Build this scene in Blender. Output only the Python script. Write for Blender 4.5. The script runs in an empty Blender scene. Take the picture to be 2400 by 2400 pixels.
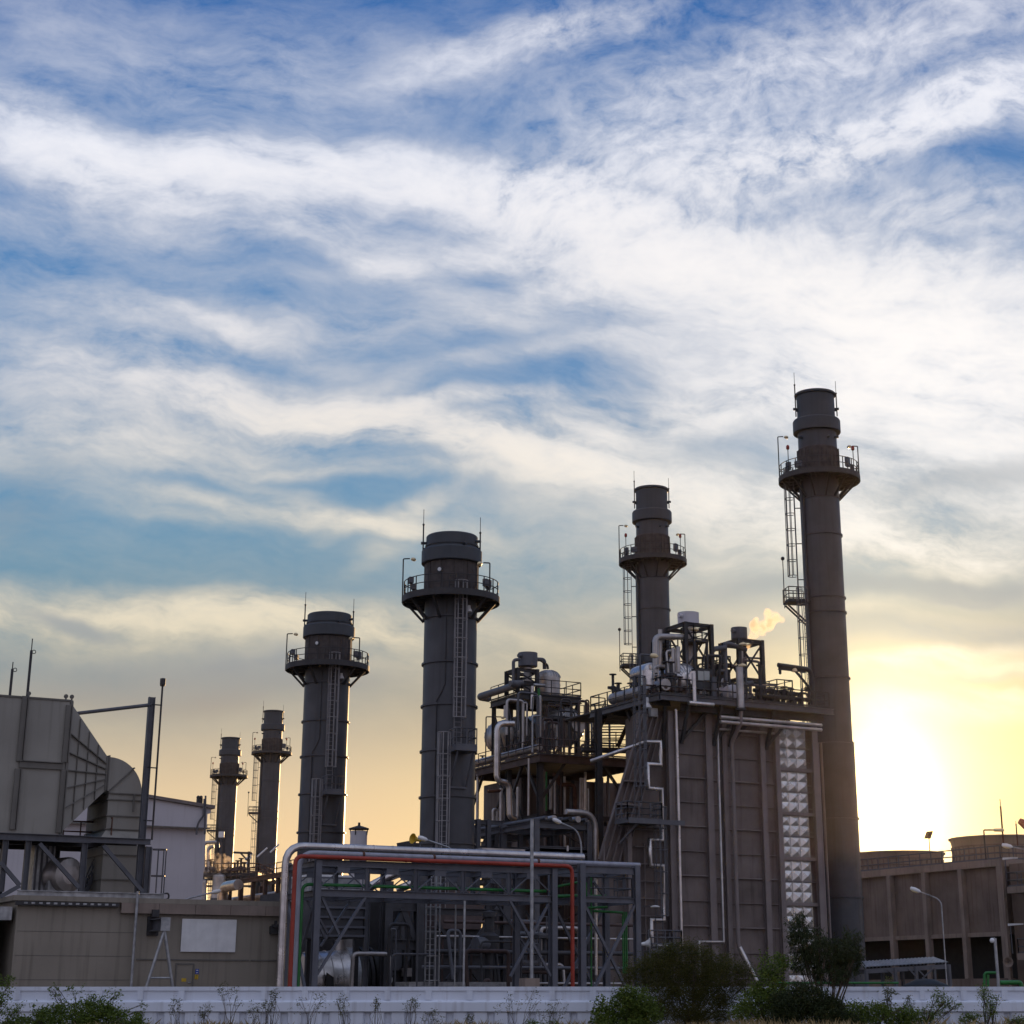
import bpy, bmesh, math, random
from math import radians as R, sin, cos, tan, pi, atan2, sqrt
from mathutils import Vector as V, Matrix
S = bpy.context.scene
COL = S.collection
random.seed(7)

# ---------------------------------------------------------------- camera
YAW, PITCH, FOC, CX, CY = R(28.1), R(18.64), 4150.0, 1280.0, 930.0
CAMZ = 1.6
FWD = V((sin(YAW), cos(YAW), 0)); RGT = V((cos(YAW), -sin(YAW), 0))
cd = bpy.data.cameras.new('camera'); cam = bpy.data.objects.new('camera', cd); COL.objects.link(cam)
cam.location = (0, 0, CAMZ); cam.rotation_euler = (R(90) + PITCH, 0, -YAW)
cd.sensor_width = 36; cd.lens = FOC / 2400 * 36
cd.shift_x = (1200 - CX) / 2400; cd.shift_y = (CY - 1200) / 2400
cd.clip_start = 0.5; cd.clip_end = 20000
S.camera = cam

# ---------------------------------------------------------------- exposure
S.view_settings.view_transform = 'Standard'; S.view_settings.look = 'None'
S.view_settings.exposure = 0.0; S.view_settings.gamma = 1
S.render.resolution_x = S.render.resolution_y = 1024
S.cycles.use_denoising = True
S.cycles.max_bounces = 6; S.cycles.diffuse_bounces = 3; S.cycles.glossy_bounces = 3
S.cycles.transparent_max_bounces = 8; S.cycles.volume_bounces = 1
S.cycles.sample_clamp_indirect = 4

# ---------------------------------------------------------------- photo measurements -> places
def ray(px, py):
    x = (px - CX) / FOC; y = (CY - py) / FOC
    a = cos(PITCH) - y * sin(PITCH); b = sin(PITCH) + y * cos(PITCH)
    return RGT * x + FWD * a + V((0, 0, b))
CAM = V((0, 0, CAMZ))
def onv(p, v):
    r = ray(*p); return CAM + r * (v / r.y)
def onu(p, u):
    r = ray(*p); return CAM + r * (u / r.x)
def onz(p, z):
    r = ray(*p); return CAM + r * ((z - CAMZ) / r.z)
def ond(p, d):
    r = ray(*p); return CAM + r * (d / r.dot(FWD))
def crop(x0, y0, s): return lambda x, y: (x0 + x * s, y0 + y * s)
cA = crop(0, 1450, .36232); cB = crop(0, 1800, .36232); cC = crop(600, 1800, .41408)
cD = crop(1300, 1800, .36232); cE = crop(1800, 1800, .31056); cH = crop(1080, 1500, .28475)
cI = crop(1370, 1380, .30021); cM = crop(450, 1650, .25873); cN = crop(700, 2000, .20704)
cO = crop(0, 1900, .23297); cQ = crop(2100, 1850, .15528)

# ---------------------------------------------------------------- sun
SUN_PX = (2085, 1990)
sd = ray(*SUN_PX).normalized()
SUN_EL = math.asin(sd.z)
sl = bpy.data.lights.new('sun', 'SUN'); so = bpy.data.objects.new('sun', sl); COL.objects.link(so)
sl.energy = 4.0; sl.angle = R(0.53); sl.color = (1, .60, .26)
so.rotation_euler = (-sd).to_track_quat('-Z', 'Y').to_euler()

# ---------------------------------------------------------------- sky
W = bpy.data.worlds.new('World'); S.world = W; W.use_nodes = True
nt = W.node_tree; N = nt.nodes; L = nt.links; N.clear()
def nd(t, **k):
    n = N.new(t)
    for a, b in k.items(): setattr(n, a, b)
    return n
def setin(n, i, x):
    if hasattr(x, 'is_output') or isinstance(x, bpy.types.NodeSocket): L.new(x, n.inputs[i])
    else: n.inputs[i].default_value = x
def mth(op, a, b=0., c=0., clamp=False):
    n = nd('ShaderNodeMath', operation=op); n.use_clamp = clamp
    for i, x in enumerate((a, b, c)): setin(n, i, x)
    return n.outputs[0]
def vm(op, a, b=(0, 0, 0), out=0):
    n = nd('ShaderNodeVectorMath', operation=op); setin(n, 0, a); setin(n, 1, b); return n.outputs[out]
def mapr(x, a, b, c=0., d=1., kind='SMOOTHSTEP'):
    n = nd('ShaderNodeMapRange', interpolation_type=kind); setin(n, 0, x)
    for i, q in enumerate((a, b, c, d)): setin(n, i + 1, q)
    return n.outputs[0]
def mixc(f, a, b, mode='MIX'):
    n = nd('ShaderNodeMix', data_type='RGBA', blend_type=mode); n.clamp_factor = True
    setin(n, 0, f); setin(n, 6, a); setin(n, 7, b); return n.outputs[2]
def noise(v, scale, detail=6., rough=.55, out=0, w=None):
    n = nd('ShaderNodeTexNoise'); setin(n, 0, v); n.inputs['Scale'].default_value = scale
    n.inputs['Detail'].default_value = detail; n.inputs['Roughness'].default_value = rough; return n.outputs[out]
def mapping(v, loc=(0, 0, 0), rot=0., sc=(1, 1, 1), kind='TEXTURE'):
    n = nd('ShaderNodeMapping', vector_type=kind); setin(n, 0, v); n.inputs[1].default_value = loc
    n.inputs[2].default_value = (0, 0, rot); n.inputs[3].default_value = sc; return n.outputs[0]
def srgb(r, g, b):
    return tuple(((c / 255 + .055) / 1.055) ** 2.4 if c > 10 else c / 3294 for c in (r, g, b)) + (1,)
tc = nd('ShaderNodeTexCoord'); D = vm('NORMALIZE', tc.outputs['Generated'])
df = vm('DOT_PRODUCT', D, tuple(FWD), 1); dr = vm('DOT_PRODUCT', D, tuple(RGT), 1)
sx = nd('ShaderNodeSeparateXYZ'); L.new(D, sx.inputs[0]); dz = sx.outputs[2]
dfc = mth('MAXIMUM', df, .12)
gx = mth('DIVIDE', dr, dfc); gz = mth('DIVIDE', dz, dfc)
cb = nd('ShaderNodeCombineXYZ'); L.new(gx, cb.inputs[0]); L.new(gz, cb.inputs[1]); P = cb.outputs[0]
def wv(v, scale, amt, det=3.):
    a = noise(v, scale, det, .55, 1); a = vm('SUBTRACT', a, (.5, .5, .5)); return vm('MULTIPLY', a, (amt, amt * .8, 0))
PW = vm('ADD', P, vm('ADD', wv(P, 7., .055, 2.), wv(P, 24., .020, 3.)))
def sky_at(px, py):
    r = ray(px, py); f = r.dot(FWD); return r.dot(RGT) / f, r.z / f, 1 / (FOC * (cos(PITCH) - (CY - py) / FOC * sin(PITCH)))
def field(lst):
    tot = None
    for (x, y, hl, hw, ang, w) in lst:
        k = 2400 / 1932; X, Z, s = sky_at(x * k, y * k); s *= k
        q = PW
        if tot is not None:                       # chain the streaks so the shader evaluates them one after another
            q = nd('ShaderNodeVectorMath', operation='MULTIPLY_ADD'); L.new(tot, q.inputs[0])
            q.inputs[1].default_value = (1e-9,) * 3; L.new(PW, q.inputs[2]); q = q.outputs[0]
        ln = vm('LENGTH', mapping(q, (X, Z, 0), -R(ang), (hl * s, hw * s, 1)), out=1)
        q = mapr(ln, 0., 2.1, w, 0.)
        tot = q if tot is None else mth('ADD', tot, q)
    return tot
CLOUDS = [
 (250,110,420,110,6,.26),(350,520,480,150,10,.2),(300,700,420,90,6,.2),(700,160,300,80,0,.25),(40,235,170,60,22,.8),(150,290,150,40,20,.45),(330,308,280,50,4,.95),(620,318,260,52,3,.9),(880,350,250,46,12,1.1),(1060,395,200,48,14,.9),
 (1180,480,260,60,-6,.55),(1330,500,300,60,8,.8),(1520,505,330,50,3,.8),(1750,590,330,90,14,.9),(1700,720,420,120,12,.95),(1870,660,220,150,10,.9),(1600,600,300,60,10,.4),
 (1450,285,420,60,-16,.62),(1690,240,330,45,-22,.8),(1880,165,170,45,-30,.75),(1250,230,260,60,-25,.4),(1010,85,190,38,-16,.8),(1450,110,420,70,-22,.38),
 (1650,90,300,70,-25,.3),(1830,420,240,80,8,.42),(1500,400,330,60,-3,.4),(1250,330,220,60,-12,.4),(1800,60,200,60,-25,.3),
 (600,420,320,38,8,.42),(700,470,160,30,25,.4),(830,470,160,22,-10,.35),(330,400,330,45,2,.3),(250,560,280,30,10,.3),(480,622,150,16,24,.42),
 (760,600,420,34,-6,.28),(950,680,220,18,-14,.35),(1030,560,200,45,-20,.3),(60,650,250,70,0,.25),
 (420,745,300,45,10,.62),(560,770,220,38,12,.75),(850,832,260,26,12,.95),(1030,880,210,30,12,.75),(330,830,330,48,3,.55),(110,790,200,60,8,.35),
 (800,775,160,14,-8,.45),(960,760,160,12,-4,.5),(800,893,300,12,2,.45),(180,920,220,30,15,.3),
 (500,955,190,16,10,.65),(620,985,200,16,3,.6),(740,968,110,14,-20,.55),(735,1010,70,26,-40,.4),(560,940,130,14,20,.35),(880,1000,120,40,10,.22),
 (230,1165,420,30,2,.6),(180,1215,330,40,4,.42),(600,1170,260,32,2,.5),(760,1215,340,50,4,.45),(420,1200,300,50,3,.35),
 (1130,800,240,40,-8,.5),(1080,850,160,40,14,.35),(1230,900,240,45,8,.55),(1380,985,330,48,8,.75),(1350,760,320,60,-8,.5),(1500,660,330,90,8,.35),
 (1750,960,300,62,3,.9),(1800,1040,230,36,4,.6),(1400,1060,200,30,-2,.35),(1620,880,250,50,-8,.4),(1050,1040,200,50,8,.25),
 (1760,1130,220,12,-4,.3),(1760,1165,260,12,3,.3),(1750,1240,240,14,-8,.95),(1850,1262,190,18,-4,.8),(1790,1340,240,22,-3,.8),(1880,1310,120,10,6,.6),(1300,1230,160,24,6,.3),(1150,1150,250,50,5,.25)]
DARK = [(1700,1105,190,20,2,.8),(1860,1110,120,20,-4,.5),(1800,1190,230,28,0,.75),(120,1185,75,15,14,.6),(180,1210,60,10,14,.4),(480,1262,220,34,-3,.6),(620,1300,200,20,-5,.35),(330,1330,240,18,3,.3),(1080,1180,160,24,4,.3),(1300,1180,120,30,0,.35),
 (100,1290,250,50,4,.35),(1830,890,190,26,-12,.5),(1380,1100,150,28,6,.35),(1750,1290,190,10,-6,.45),(1880,1390,130,26,2,.3),(60,960,90,110,0,.35)]
env = field(CLOUDS); dark = field(DARK)
puff = mapr(gz, .33, .50)                                                    # small ripples live high up on the right
puff = mth('MULTIPLY', puff, mapr(gx, -.18, .02))
nA1 = noise(mapping(PW, (0, 0, 0), R(-9), (1., .36, 1)), 9., 8., .64)        # long wisps
nA2 = noise(mapping(PW, (3., 1., 0), R(24), (1., .40, 1)), 9., 6., .64)
nF = noise(mapping(PW, (1., 5., 0), R(-4), (1., .55, 1)), 34., 6., .66)
nB = noise(mapping(PW, (7.3, 2.1, 0), R(24), (1., .72, 1)), 52., 5., .62)
rt = mapr(gx, -.05, .20)
nA = mth('ADD', mth('MULTIPLY', nA1, mth('SUBTRACT', 1., mth('MULTIPLY', rt, puff))), mth('MULTIPLY', nA2, mth('MULTIPLY', rt, puff)))
fine = mth('ADD', mth('MULTIPLY', nF, mth('SUBTRACT', 1., puff)), mth('MULTIPLY', nB, puff))
fw = mth('ADD', .23, mth('MULTIPLY', puff, .36))
n = mth('ADD', mth('MULTIPLY', nA, mth('SUBTRACT', 1., fw)), mth('MULTIPLY', fine, fw))
n = mapr(n, .35, .66, 0., 1., 'LINEAR')
dens = mth('ADD', mth('MULTIPLY', env, mth('ADD', .22, mth('MULTIPLY', n, 1.25))), mth('MULTIPLY', mth('SUBTRACT', n, .18), .20))
dens = mth('MAXIMUM', dens, 0.)
alpha = mth('SUBTRACT', 1., mth('EXPONENT', mth('MULTIPLY', dens, -1.25)))
# clear air: ramp by height, warmer to the right where the sun stands
rp = nd('ShaderNodeValToRGB'); cr = rp.color_ramp; cr.interpolation = 'B_SPLINE'
stops = [(2330, (252,214,160)), (2050, (251,215,166)), (1840, (228,203,168)), (1700, (176,170,158)), (1560, (136,149,156)), (1400, (112,150,172)), (1200, (98,152,188)), (900, (88,142,194)), (500, (78,134,192)), (0, (50,108,180)), (-700, (36,86,160))]
zt = sky_at(1200, -700)[1]
while len(cr.elements) < len(stops): cr.elements.new(.5)
for e, (py, c) in zip(cr.elements, stops): e.position = max(0, sky_at(1200, py)[1]) / zt; e.color = srgb(*c)
L.new(mth('DIVIDE', gz, zt, clamp=True), rp.inputs[0])
sky_t = nd('ShaderNodeTexSky', sky_type='NISHITA'); sky_t.sun_disc = False; sky_t.sun_elevation = SUN_EL
sky_t.sun_rotation = atan2(sd.x, sd.y); sky_t.air_density = 1.2; sky_t.dust_density = 1.2; sky_t.ozone_density = 2.
clear = mixc(.86, vm('SCALE', sky_t.outputs[0]), rp.outputs[0])
for x in N:
    if x.type == 'VECT_MATH' and x.operation == 'SCALE': x.inputs['Scale'].default_value = .1
# distance from the sun (in the same tangent coordinates)
SX, SZ, _ = sky_at(*SUN_PX)
def blob(cx, cz, rx, rz, w):
    return mapr(vm('LENGTH', mapping(P, (cx, cz, 0), 0, (rx, rz, 1)), out=1), 0., 1., w, 0.)
warm = mth('MULTIPLY', blob(SX + .02, SZ + .03, .36, .22, 1.), mapr(gz, .10, .26, 1., .0))
clear = mixc(mth('MULTIPLY', warm, .85), clear, srgb(244, 214, 130))
cz_ = nd('ShaderNodeValToRGB'); e = cz_.color_ramp.elements
e[0].position = 0; e[0].color = srgb(255, 226, 160); e[1].position = .62; e[1].color = srgb(240, 240, 246)
q = cz_.color_ramp.elements.new(.22); q.color = srgb(238, 222, 190); q = cz_.color_ramp.elements.new(.42); q.color = srgb(238, 232, 228)
L.new(mth('DIVIDE', gz, zt, clamp=True), cz_.inputs[0])
near = blob(sky_at(2250, 900)[0], sky_at(2250, 900)[1], .36, .24, 1.)
core = nd('ShaderNodeVectorMath', operation='SCALE'); L.new(cz_.outputs[0], core.inputs[0]); L.new(mapr(dens, .15, 1.3, .90, 1.08), core.inputs['Scale'])
cloudc = mixc(mth('MULTIPLY', near, mapr(dens, .1, 1.3, .25, .95)), core.outputs[0], (1.06, 1.02, .99, 1))
col = mixc(mth('MULTIPLY', alpha, .97), clear, cloudc)
dk = mth('MULTIPLY', mth('MULTIPLY', mapr(dark, .05, .8), mth('ADD', .35, n)), .75, clamp=True)
dcol = mixc(mapr(gz, .08, .20), srgb(206, 166, 110), srgb(136, 148, 160))
col = mixc(dk, col, dcol)
def lor(cx, cz, rx, rz, w, p):
    l = vm('LENGTH', mapping(P, (cx, cz, 0), 0, (rx, rz, 1)), out=1)
    return mth('DIVIDE', w, mth('POWER', mth('ADD', 1., mth('MULTIPLY', l, l)), p))
glow = mth('MULTIPLY', mth('ADD', lor(SX + .003, SZ + .022, .027, .047, 2.9, 1.6), lor(SX + .03, SZ + .05, .12, .10, .42, 2.)), mapr(df, .5, .8))
gn = nd('ShaderNodeMix', data_type='RGBA', blend_type='ADD'); gn.inputs[0].default_value = 1
gv = nd('ShaderNodeVectorMath', operation='SCALE'); gv.inputs[0].default_value = (1, .86, .52); L.new(glow, gv.inputs['Scale'])
L.new(col, gn.inputs[6]); L.new(gv.outputs[0], gn.inputs[7]); col = gn.outputs[2]
# the sky behind the viewer: high thin cloud over evening blue
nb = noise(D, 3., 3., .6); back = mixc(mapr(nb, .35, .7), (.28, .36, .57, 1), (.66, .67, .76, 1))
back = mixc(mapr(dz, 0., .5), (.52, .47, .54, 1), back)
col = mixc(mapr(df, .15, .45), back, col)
col = mixc(mapr(dz, -.03, -.005), (.10, .085, .07, 1), col)
bg = nd('ShaderNodeBackground'); bg.inputs[1].default_value = .1
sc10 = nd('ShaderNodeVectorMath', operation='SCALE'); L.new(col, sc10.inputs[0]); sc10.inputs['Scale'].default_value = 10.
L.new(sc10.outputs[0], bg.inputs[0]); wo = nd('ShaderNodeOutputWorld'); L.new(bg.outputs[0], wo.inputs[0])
W.cycles.sampling_method = 'NONE'


# ---------------------------------------------------------------- materials
MATS = {}
def mat(name, col, rough=.6, metal=0., var=.12, scale=1.2, streak=.0, bump=.0, col2=None, spec=.4, seam=None):
    """painted / metal / concrete surface with mottling, vertical weather streaks and grain"""
    m = bpy.data.materials.new(name); m.use_nodes = True; MATS[name] = m
    nt = m.node_tree; N = nt.nodes; L = nt.links; b = N['Principled BSDF']
    b.inputs['Roughness'].default_value = rough; b.inputs['Metallic'].default_value = metal
    b.inputs['Specular IOR Level'].default_value = spec
    tc = N.new('ShaderNodeTexCoord')
    n1 = N.new('ShaderNodeTexNoise'); n1.inputs['Scale'].default_value = scale; n1.inputs['Detail'].default_value = 6
    L.new(tc.outputs['Object'], n1.inputs['Vector'])
    mp = N.new('ShaderNodeMapping'); mp.inputs['Scale'].default_value = (2.2, 2.2, .12)
    L.new(tc.outputs['Object'], mp.inputs['Vector'])
    n2 = N.new('ShaderNodeTexNoise'); n2.inputs['Scale'].default_value = 1.6; n2.inputs['Detail'].default_value = 5
    L.new(mp.outputs[0], n2.inputs['Vector'])
    r1 = N.new('ShaderNodeMapRange'); r1.inputs[1].default_value = .3; r1.inputs[2].default_value = .7
    L.new(n1.outputs[0], r1.inputs[0])
    c2 = col2 or tuple(c * (1 - 2.4 * var) for c in col)
    mx = N.new('ShaderNodeMix'); mx.data_type = 'RGBA'
    mx.inputs[6].default_value = (*col, 1); mx.inputs[7].default_value = (*c2, 1)
    L.new(r1.outputs[0], mx.inputs[0]); out = mx.outputs[2]
    if streak:
        r2 = N.new('ShaderNodeMapRange'); r2.inputs[1].default_value = .52; r2.inputs[2].default_value = .75
        r2.inputs[4].default_value = streak
        L.new(n2.outputs[0], r2.inputs[0])
        m2 = N.new('ShaderNodeMix'); m2.data_type = 'RGBA'; m2.blend_type = 'MULTIPLY'
        L.new(r2.outputs[0], m2.inputs[0]); L.new(out, m2.inputs[6]); m2.inputs[7].default_value = (.32, .27, .24, 1)
        out = m2.outputs[2]
    L.new(out, b.inputs['Base Color'])
    rr = N.new('ShaderNodeMapRange'); rr.inputs[3].default_value = max(.03, rough - .1); rr.inputs[4].default_value = min(1, rough + .15)
    L.new(n1.outputs[0], rr.inputs[0]); L.new(rr.outputs[0], b.inputs['Roughness'])
    if bump:
        n3 = N.new('ShaderNodeTexNoise'); n3.inputs['Scale'].default_value = 4 if metal else 22; n3.inputs['Detail'].default_value = 3
        L.new(tc.outputs['Object'], n3.inputs['Vector'])
        bp = N.new('ShaderNodeBump'); bp.inputs['Strength'].default_value = bump; bp.inputs['Distance'].default_value = .03
        L.new(n3.outputs[0], bp.inputs['Height']); L.new(bp.outputs[0], b.inputs['Normal'])
    return m
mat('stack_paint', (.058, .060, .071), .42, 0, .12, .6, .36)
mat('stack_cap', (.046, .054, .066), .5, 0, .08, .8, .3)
mat('stack_lagging', (.075, .062, .06), .7, 0, .2, 2, .5)
mat('casing', (.165, .132, .124), .6, 0, .17, .5, .6)
mat('casing_rib', (.20, .168, .165), .6, 0, .1, .7, .3)
mat('steel_grey', (.105, .108, .125), .5, 0, .12, 1.2, .3)
mat('steel_blue', (.115, .12, .145), .5, 0, .1, 1.2, .25)
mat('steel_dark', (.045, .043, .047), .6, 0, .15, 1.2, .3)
mat('ladder_grey', (.26, .25, .26), .5, .2, .1, 2)
mat('steel_mid', (.062, .062, .07), .55, 0, .15, 1.2, .3)
mat('pipe_grey', (.33, .34, .40), .4, .1, .12, 1.5, .4)
mat('galv', (.42, .43, .45), .45, .6, .18, 3, .3, .1)
mat('alu', (.62, .59, .58), .28, .9, .12, 1.5, .25, .25)
mat('alu_dull', (.50, .47, .46), .42, .75, .15, 1.2, .3, .2)
mat('red_pipe', (.36, .042, .022), .4, 0, .12, 1.5, .3)
mat('green_pipe', (.02, .17, .035), .4, 0, .12, 1.5, .2)
mat('beige_wall', (.275, .243, .20), .75, 0, .09, .35, .38, .05)
mat('beige_metal', (.29, .275, .245), .6, 0, .08, .4, .3)
mat('beige_rib', (.15, .14, .125), .6, 0, .1, .6, .3)
mat('white_wall', (.56, .54, .58), .7, 0, .06, .25, .15)
mat('concrete', (.205, .155, .13), .85, 0, .14, .5, .5, .12)
mat('concrete_light', (.29, .23, .195), .85, 0, .12, .6, .4, .1)
mat('fan_stack', (.26, .205, .17), .75, 0, .1, .5, .3)
mat('fence_white', (.70, .75, .86), .7, 0, .06, .5, .34, .06)
mat('rust', (.12, .05, .03), .8, 0, .2, 3, .3)
mat('brown_steel', (.085, .055, .05), .65, 0, .2, 1.2, .3)
mat('glass', (.33, .35, .34), .08, 0, .05, 2, 0, 0, None, .8)
mat('white_paint', (.75, .75, .76), .45, 0, .06, 2, .1)
mat('black', (.012, .012, .012), .6, 0, .1, 2)
mat('yellow', (.62, .40, .03), .5, 0, .1, 2)
mat('blue', (.03, .07, .35), .5, 0, .1, 2)
mat('bark', (.10, .075, .05), .9, 0, .2, 6, 0, .3)
mat('soil', (.16, .12, .07), .95, 0, .2, .3, 0, .2)
mat('lamp_glass', (.8, .66, .4), .2, 0, .05, 3)
mat('panel_white', (.72, .69, .67), .22, .6, .1, 1.2, .2)

def leafmat(name, c1, c2, tr=.35):
    m = bpy.data.materials.new(name); m.use_nodes = True; MATS[name] = m
    nt = m.node_tree; N = nt.nodes; L = nt.links; b = N['Principled BSDF']; o = N['Material Output']
    g = N.new('ShaderNodeNewGeometry'); mx = N.new('ShaderNodeMix'); mx.data_type = 'RGBA'
    mx.inputs[6].default_value = (*c1, 1); mx.inputs[7].default_value = (*c2, 1)
    L.new(g.outputs['Random Per Island'], mx.inputs[0]); L.new(mx.outputs[2], b.inputs['Base Color'])
    b.inputs['Roughness'].default_value = .55; b.inputs['Specular IOR Level'].default_value = .25
    t = N.new('ShaderNodeBsdfTranslucent'); L.new(mx.outputs[2], t.inputs[0])
    ms = N.new('ShaderNodeMixShader'); ms.inputs[0].default_value = tr
    L.new(b.outputs[0], ms.inputs[1]); L.new(t.outputs[0], ms.inputs[2]); L.new(ms.outputs[0], o.inputs[0])
leafmat('leaf_bush', (.055, .095, .014), (.16, .21, .035))
leafmat('leaf_feather', (.045, .055, .012), (.12, .11, .022), .45)
leafmat('leaf_dark', (.02, .035, .01), (.05, .06, .018), .25)
leafmat('leaf_weed', (.07, .09, .03), (.14, .13, .05))
leafmat('dry_grass', (.26, .19, .08), (.42, .32, .16), .3)

# ---------------------------------------------------------------- mesh tools
UP = V((0, 0, 1))
def frame(d):
    d = d.normalized(); h = V((0, 0, 1)) if abs(d.z) < .95 else V((1, 0, 0))
    a = d.cross(h).normalized(); return a, a.cross(d).normalized(), d
class MB:
    def __init__(s): s.v = []; s.f = []; s.sm = []
    def add(s, vs, fs, smooth=False):
        o = len(s.v); s.v += [V(v) for v in vs]
        for f in fs: s.f.append(tuple(i + o for i in f)); s.sm.append(smooth)
        return s
    def box(s, x0, x1, y0, y1, z0, z1):
        return s.add([(x, y, z) for z in (z0, z1) for y in (y0, y1) for x in (x0, x1)],
            [(0, 2, 3, 1), (4, 5, 7, 6), (0, 1, 5, 4), (1, 3, 7, 5), (3, 2, 6, 7), (2, 0, 4, 6)])
    def bar(s, p, q, w, h=None, up=None):
        p = V(p); q = V(q); h = h or w; d = q - p
        if up is None: a, b, _ = frame(d)
        else: a = d.cross(V(up)).normalized(); b = a.cross(d).normalized()
        a = a * w / 2; b = b * h / 2
        return s.add([p - a - b, p + a - b, p + a + b, p - a + b, q - a - b, q + a - b, q + a + b, q - a + b],
            [(3, 2, 1, 0), (4, 5, 6, 7), (0, 1, 5, 4), (1, 2, 6, 5), (2, 3, 7, 6), (3, 0, 4, 7)])
    def ibeam(s, p, q, d, b, up=None, t=None):
        """I-section: depth d along 'up', flange width b"""
        p = V(p); q = V(q); ax = q - p; t = t or max(.02, d * .09)
        if up is None: a, u, _ = frame(ax)
        else: a = ax.cross(V(up)).normalized(); u = a.cross(ax).normalized()
        o = u * (d / 2 - t / 2)
        s.bar(p + o, q + o, b, t, u); s.bar(p - o, q - o, b, t, u)
        return s.bar(p, q, t, d - 2 * t, u)
    def tube(s, pts, r, n=10, bend=0., caps=True, k=5, bands=0, br=None):
        pts = [V(p) for p in pts]
        if bend:
            o = [pts[0]]
            for i in range(1, len(pts) - 1):
                a, b, c = pts[i - 1], pts[i], pts[i + 1]; d1 = (a - b); d2 = (c - b)
                l = min(bend, d1.length * .49, d2.length * .49); d1.normalize(); d2.normalize()
                for j in range(k + 1):
                    t = j / k; o.append((b + d1 * l) * (1 - t) ** 2 + b * 2 * t * (1 - t) + (b + d2 * l) * t * t)
            o.append(pts[-1]); pts = o
        vs = []; fs = []; a0 = None
        for i, p in enumerate(pts):
            if i == 0: d = pts[1] - p
            elif i == len(pts) - 1: d = p - pts[i - 1]
            else: d = (p - pts[i - 1]).normalized() + (pts[i + 1] - p).normalized()
            d.normalize()
            if a0 is None: a, b, _ = frame(d)
            else:
                a = (a0 - d * a0.dot(d)).normalized(); b = a.cross(d).normalized()
            a0 = a
            rr = r if not isinstance(r, (list, tuple)) else r[min(i, len(r) - 1)]
            sc = 1.
            if 0 < i < len(pts) - 1:
                c = d.dot((pts[i + 1] - p).normalized()); sc = 1 / max(.6, c)
            vs += [p + (a * cos(2 * pi * j / n) + b * sin(2 * pi * j / n)) * rr * sc for j in range(n)]
        for i in range(len(pts) - 1):
            for j in range(n):
                fs.append((i * n + j, i * n + (j + 1) % n, (i + 1) * n + (j + 1) % n, (i + 1) * n + j))
        s.add(vs, fs, True)
        if caps:
            m = len(pts) - 1
            s.add(vs[:n], [tuple(range(n))[::-1]]); s.add(vs[m * n:], [tuple(range(n))])
        if bands:
            for i in range(len(pts) - 1):
                d = pts[i + 1] - pts[i]; L_ = d.length
                if L_ < bands * .6: continue
                c = max(1, int(L_ / bands))
                for j in range(c):
                    q = pts[i] + d * ((j + .5) / c); e = d.normalized() * .03
                    s.tube([q - e, q + e], (br or r * 1.06), n, caps=False)
        return s
    def lathe(s, prof, c=(0, 0, 0), n=32, ax=None, smooth=False, a0=0., a1=2 * pi):
        c = V(c); A, B, D = (V((1, 0, 0)), V((0, 1, 0)), UP) if ax is None else frame(V(ax))
        full = abs(a1 - a0 - 2 * pi) < 1e-6; m = n if full else n + 1
        def ringv(r, z): return [c + D * z + (A * cos(a0 + (a1 - a0) * j / n) + B * sin(a0 + (a1 - a0) * j / n)) * r for j in range(m)]
        def quads(o1, o2): return [(o1 + j, o1 + (j + 1) % m, o2 + (j + 1) % m, o2 + j) for j in range(n)]
        if smooth:
            vs = []; fs = []
            for r, z in prof: vs += ringv(r, z)
            for i in range(len(prof) - 1): fs += quads(i * m, (i + 1) * m)
            s.add(vs, fs, True)
        else:
            for i in range(len(prof) - 1):
                s.add(ringv(*prof[i]) + ringv(*prof[i + 1]), quads(0, m), True)
        return s
    def cyl(s, p, q, r, n=16, r2=None):
        p = V(p); q = V(q); l = (q - p).length
        return s.lathe([(0, 0), (r, 0), (r if r2 is None else r2, l), (0, l)], p, n, q - p)
    def prism(s, poly, vec):
        n = len(poly); poly = [V(p) for p in poly]; vec = V(vec)
        return s.add(poly + [p + vec for p in poly], [tuple(range(n))[::-1], tuple(range(n, 2 * n))] +
            [(i, (i + 1) % n, (i + 1) % n + n, i + n) for i in range(n)])
    def hexa(s, a, b):
        """two quads (4 points each) joined"""
        return s.add(list(a) + list(b), [(3, 2, 1, 0), (4, 5, 6, 7), (0, 1, 5, 4), (1, 2, 6, 5), (2, 3, 7, 6), (3, 0, 4, 7)])
    def ball(s, c, r, n=12, sz=1.):
        return s.lathe([(r * sin(pi * i / 8), -r * sz * cos(pi * i / 8)) for i in range(9)], c, n, None, True)
    def build(s, name, m, parent=None, label=None):
        me = bpy.data.meshes.new(name)
        o = bpy.data.objects.new(name, me); COL.objects.link(o)
        if parent is None:
            lo = V((min(v.x for v in s.v), min(v.y for v in s.v), min(v.z for v in s.v)))
            hi = V((max(v.x for v in s.v), max(v.y for v in s.v), 0)); org = V(((lo.x + hi.x) / 2, (lo.y + hi.y) / 2, lo.z))
            o.location = org
        else: org = V(parent['_o']); o.parent = parent
        o['_o'] = tuple(org)
        me.from_pydata([v - org for v in s.v], [], s.f)
        me.polygons.foreach_set('use_smooth', s.sm)
        me.materials.append(MATS[m]); me.update()
        if label: o['label'] = label
        return o
def tag(o, label=None, cat=None, group=None, kind=None):
    if label: o['label'] = label
    if cat: o['category'] = cat
    if group: o['group'] = group
    if kind: o['kind'] = kind
    return o
def thing(name, label, cat, loc, group=None):
    o = bpy.data.objects.new(name, None); COL.objects.link(o); o.location = loc; o['_o'] = tuple(loc)
    o.empty_display_size = .3
    return tag(o, label, cat, group)
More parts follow.
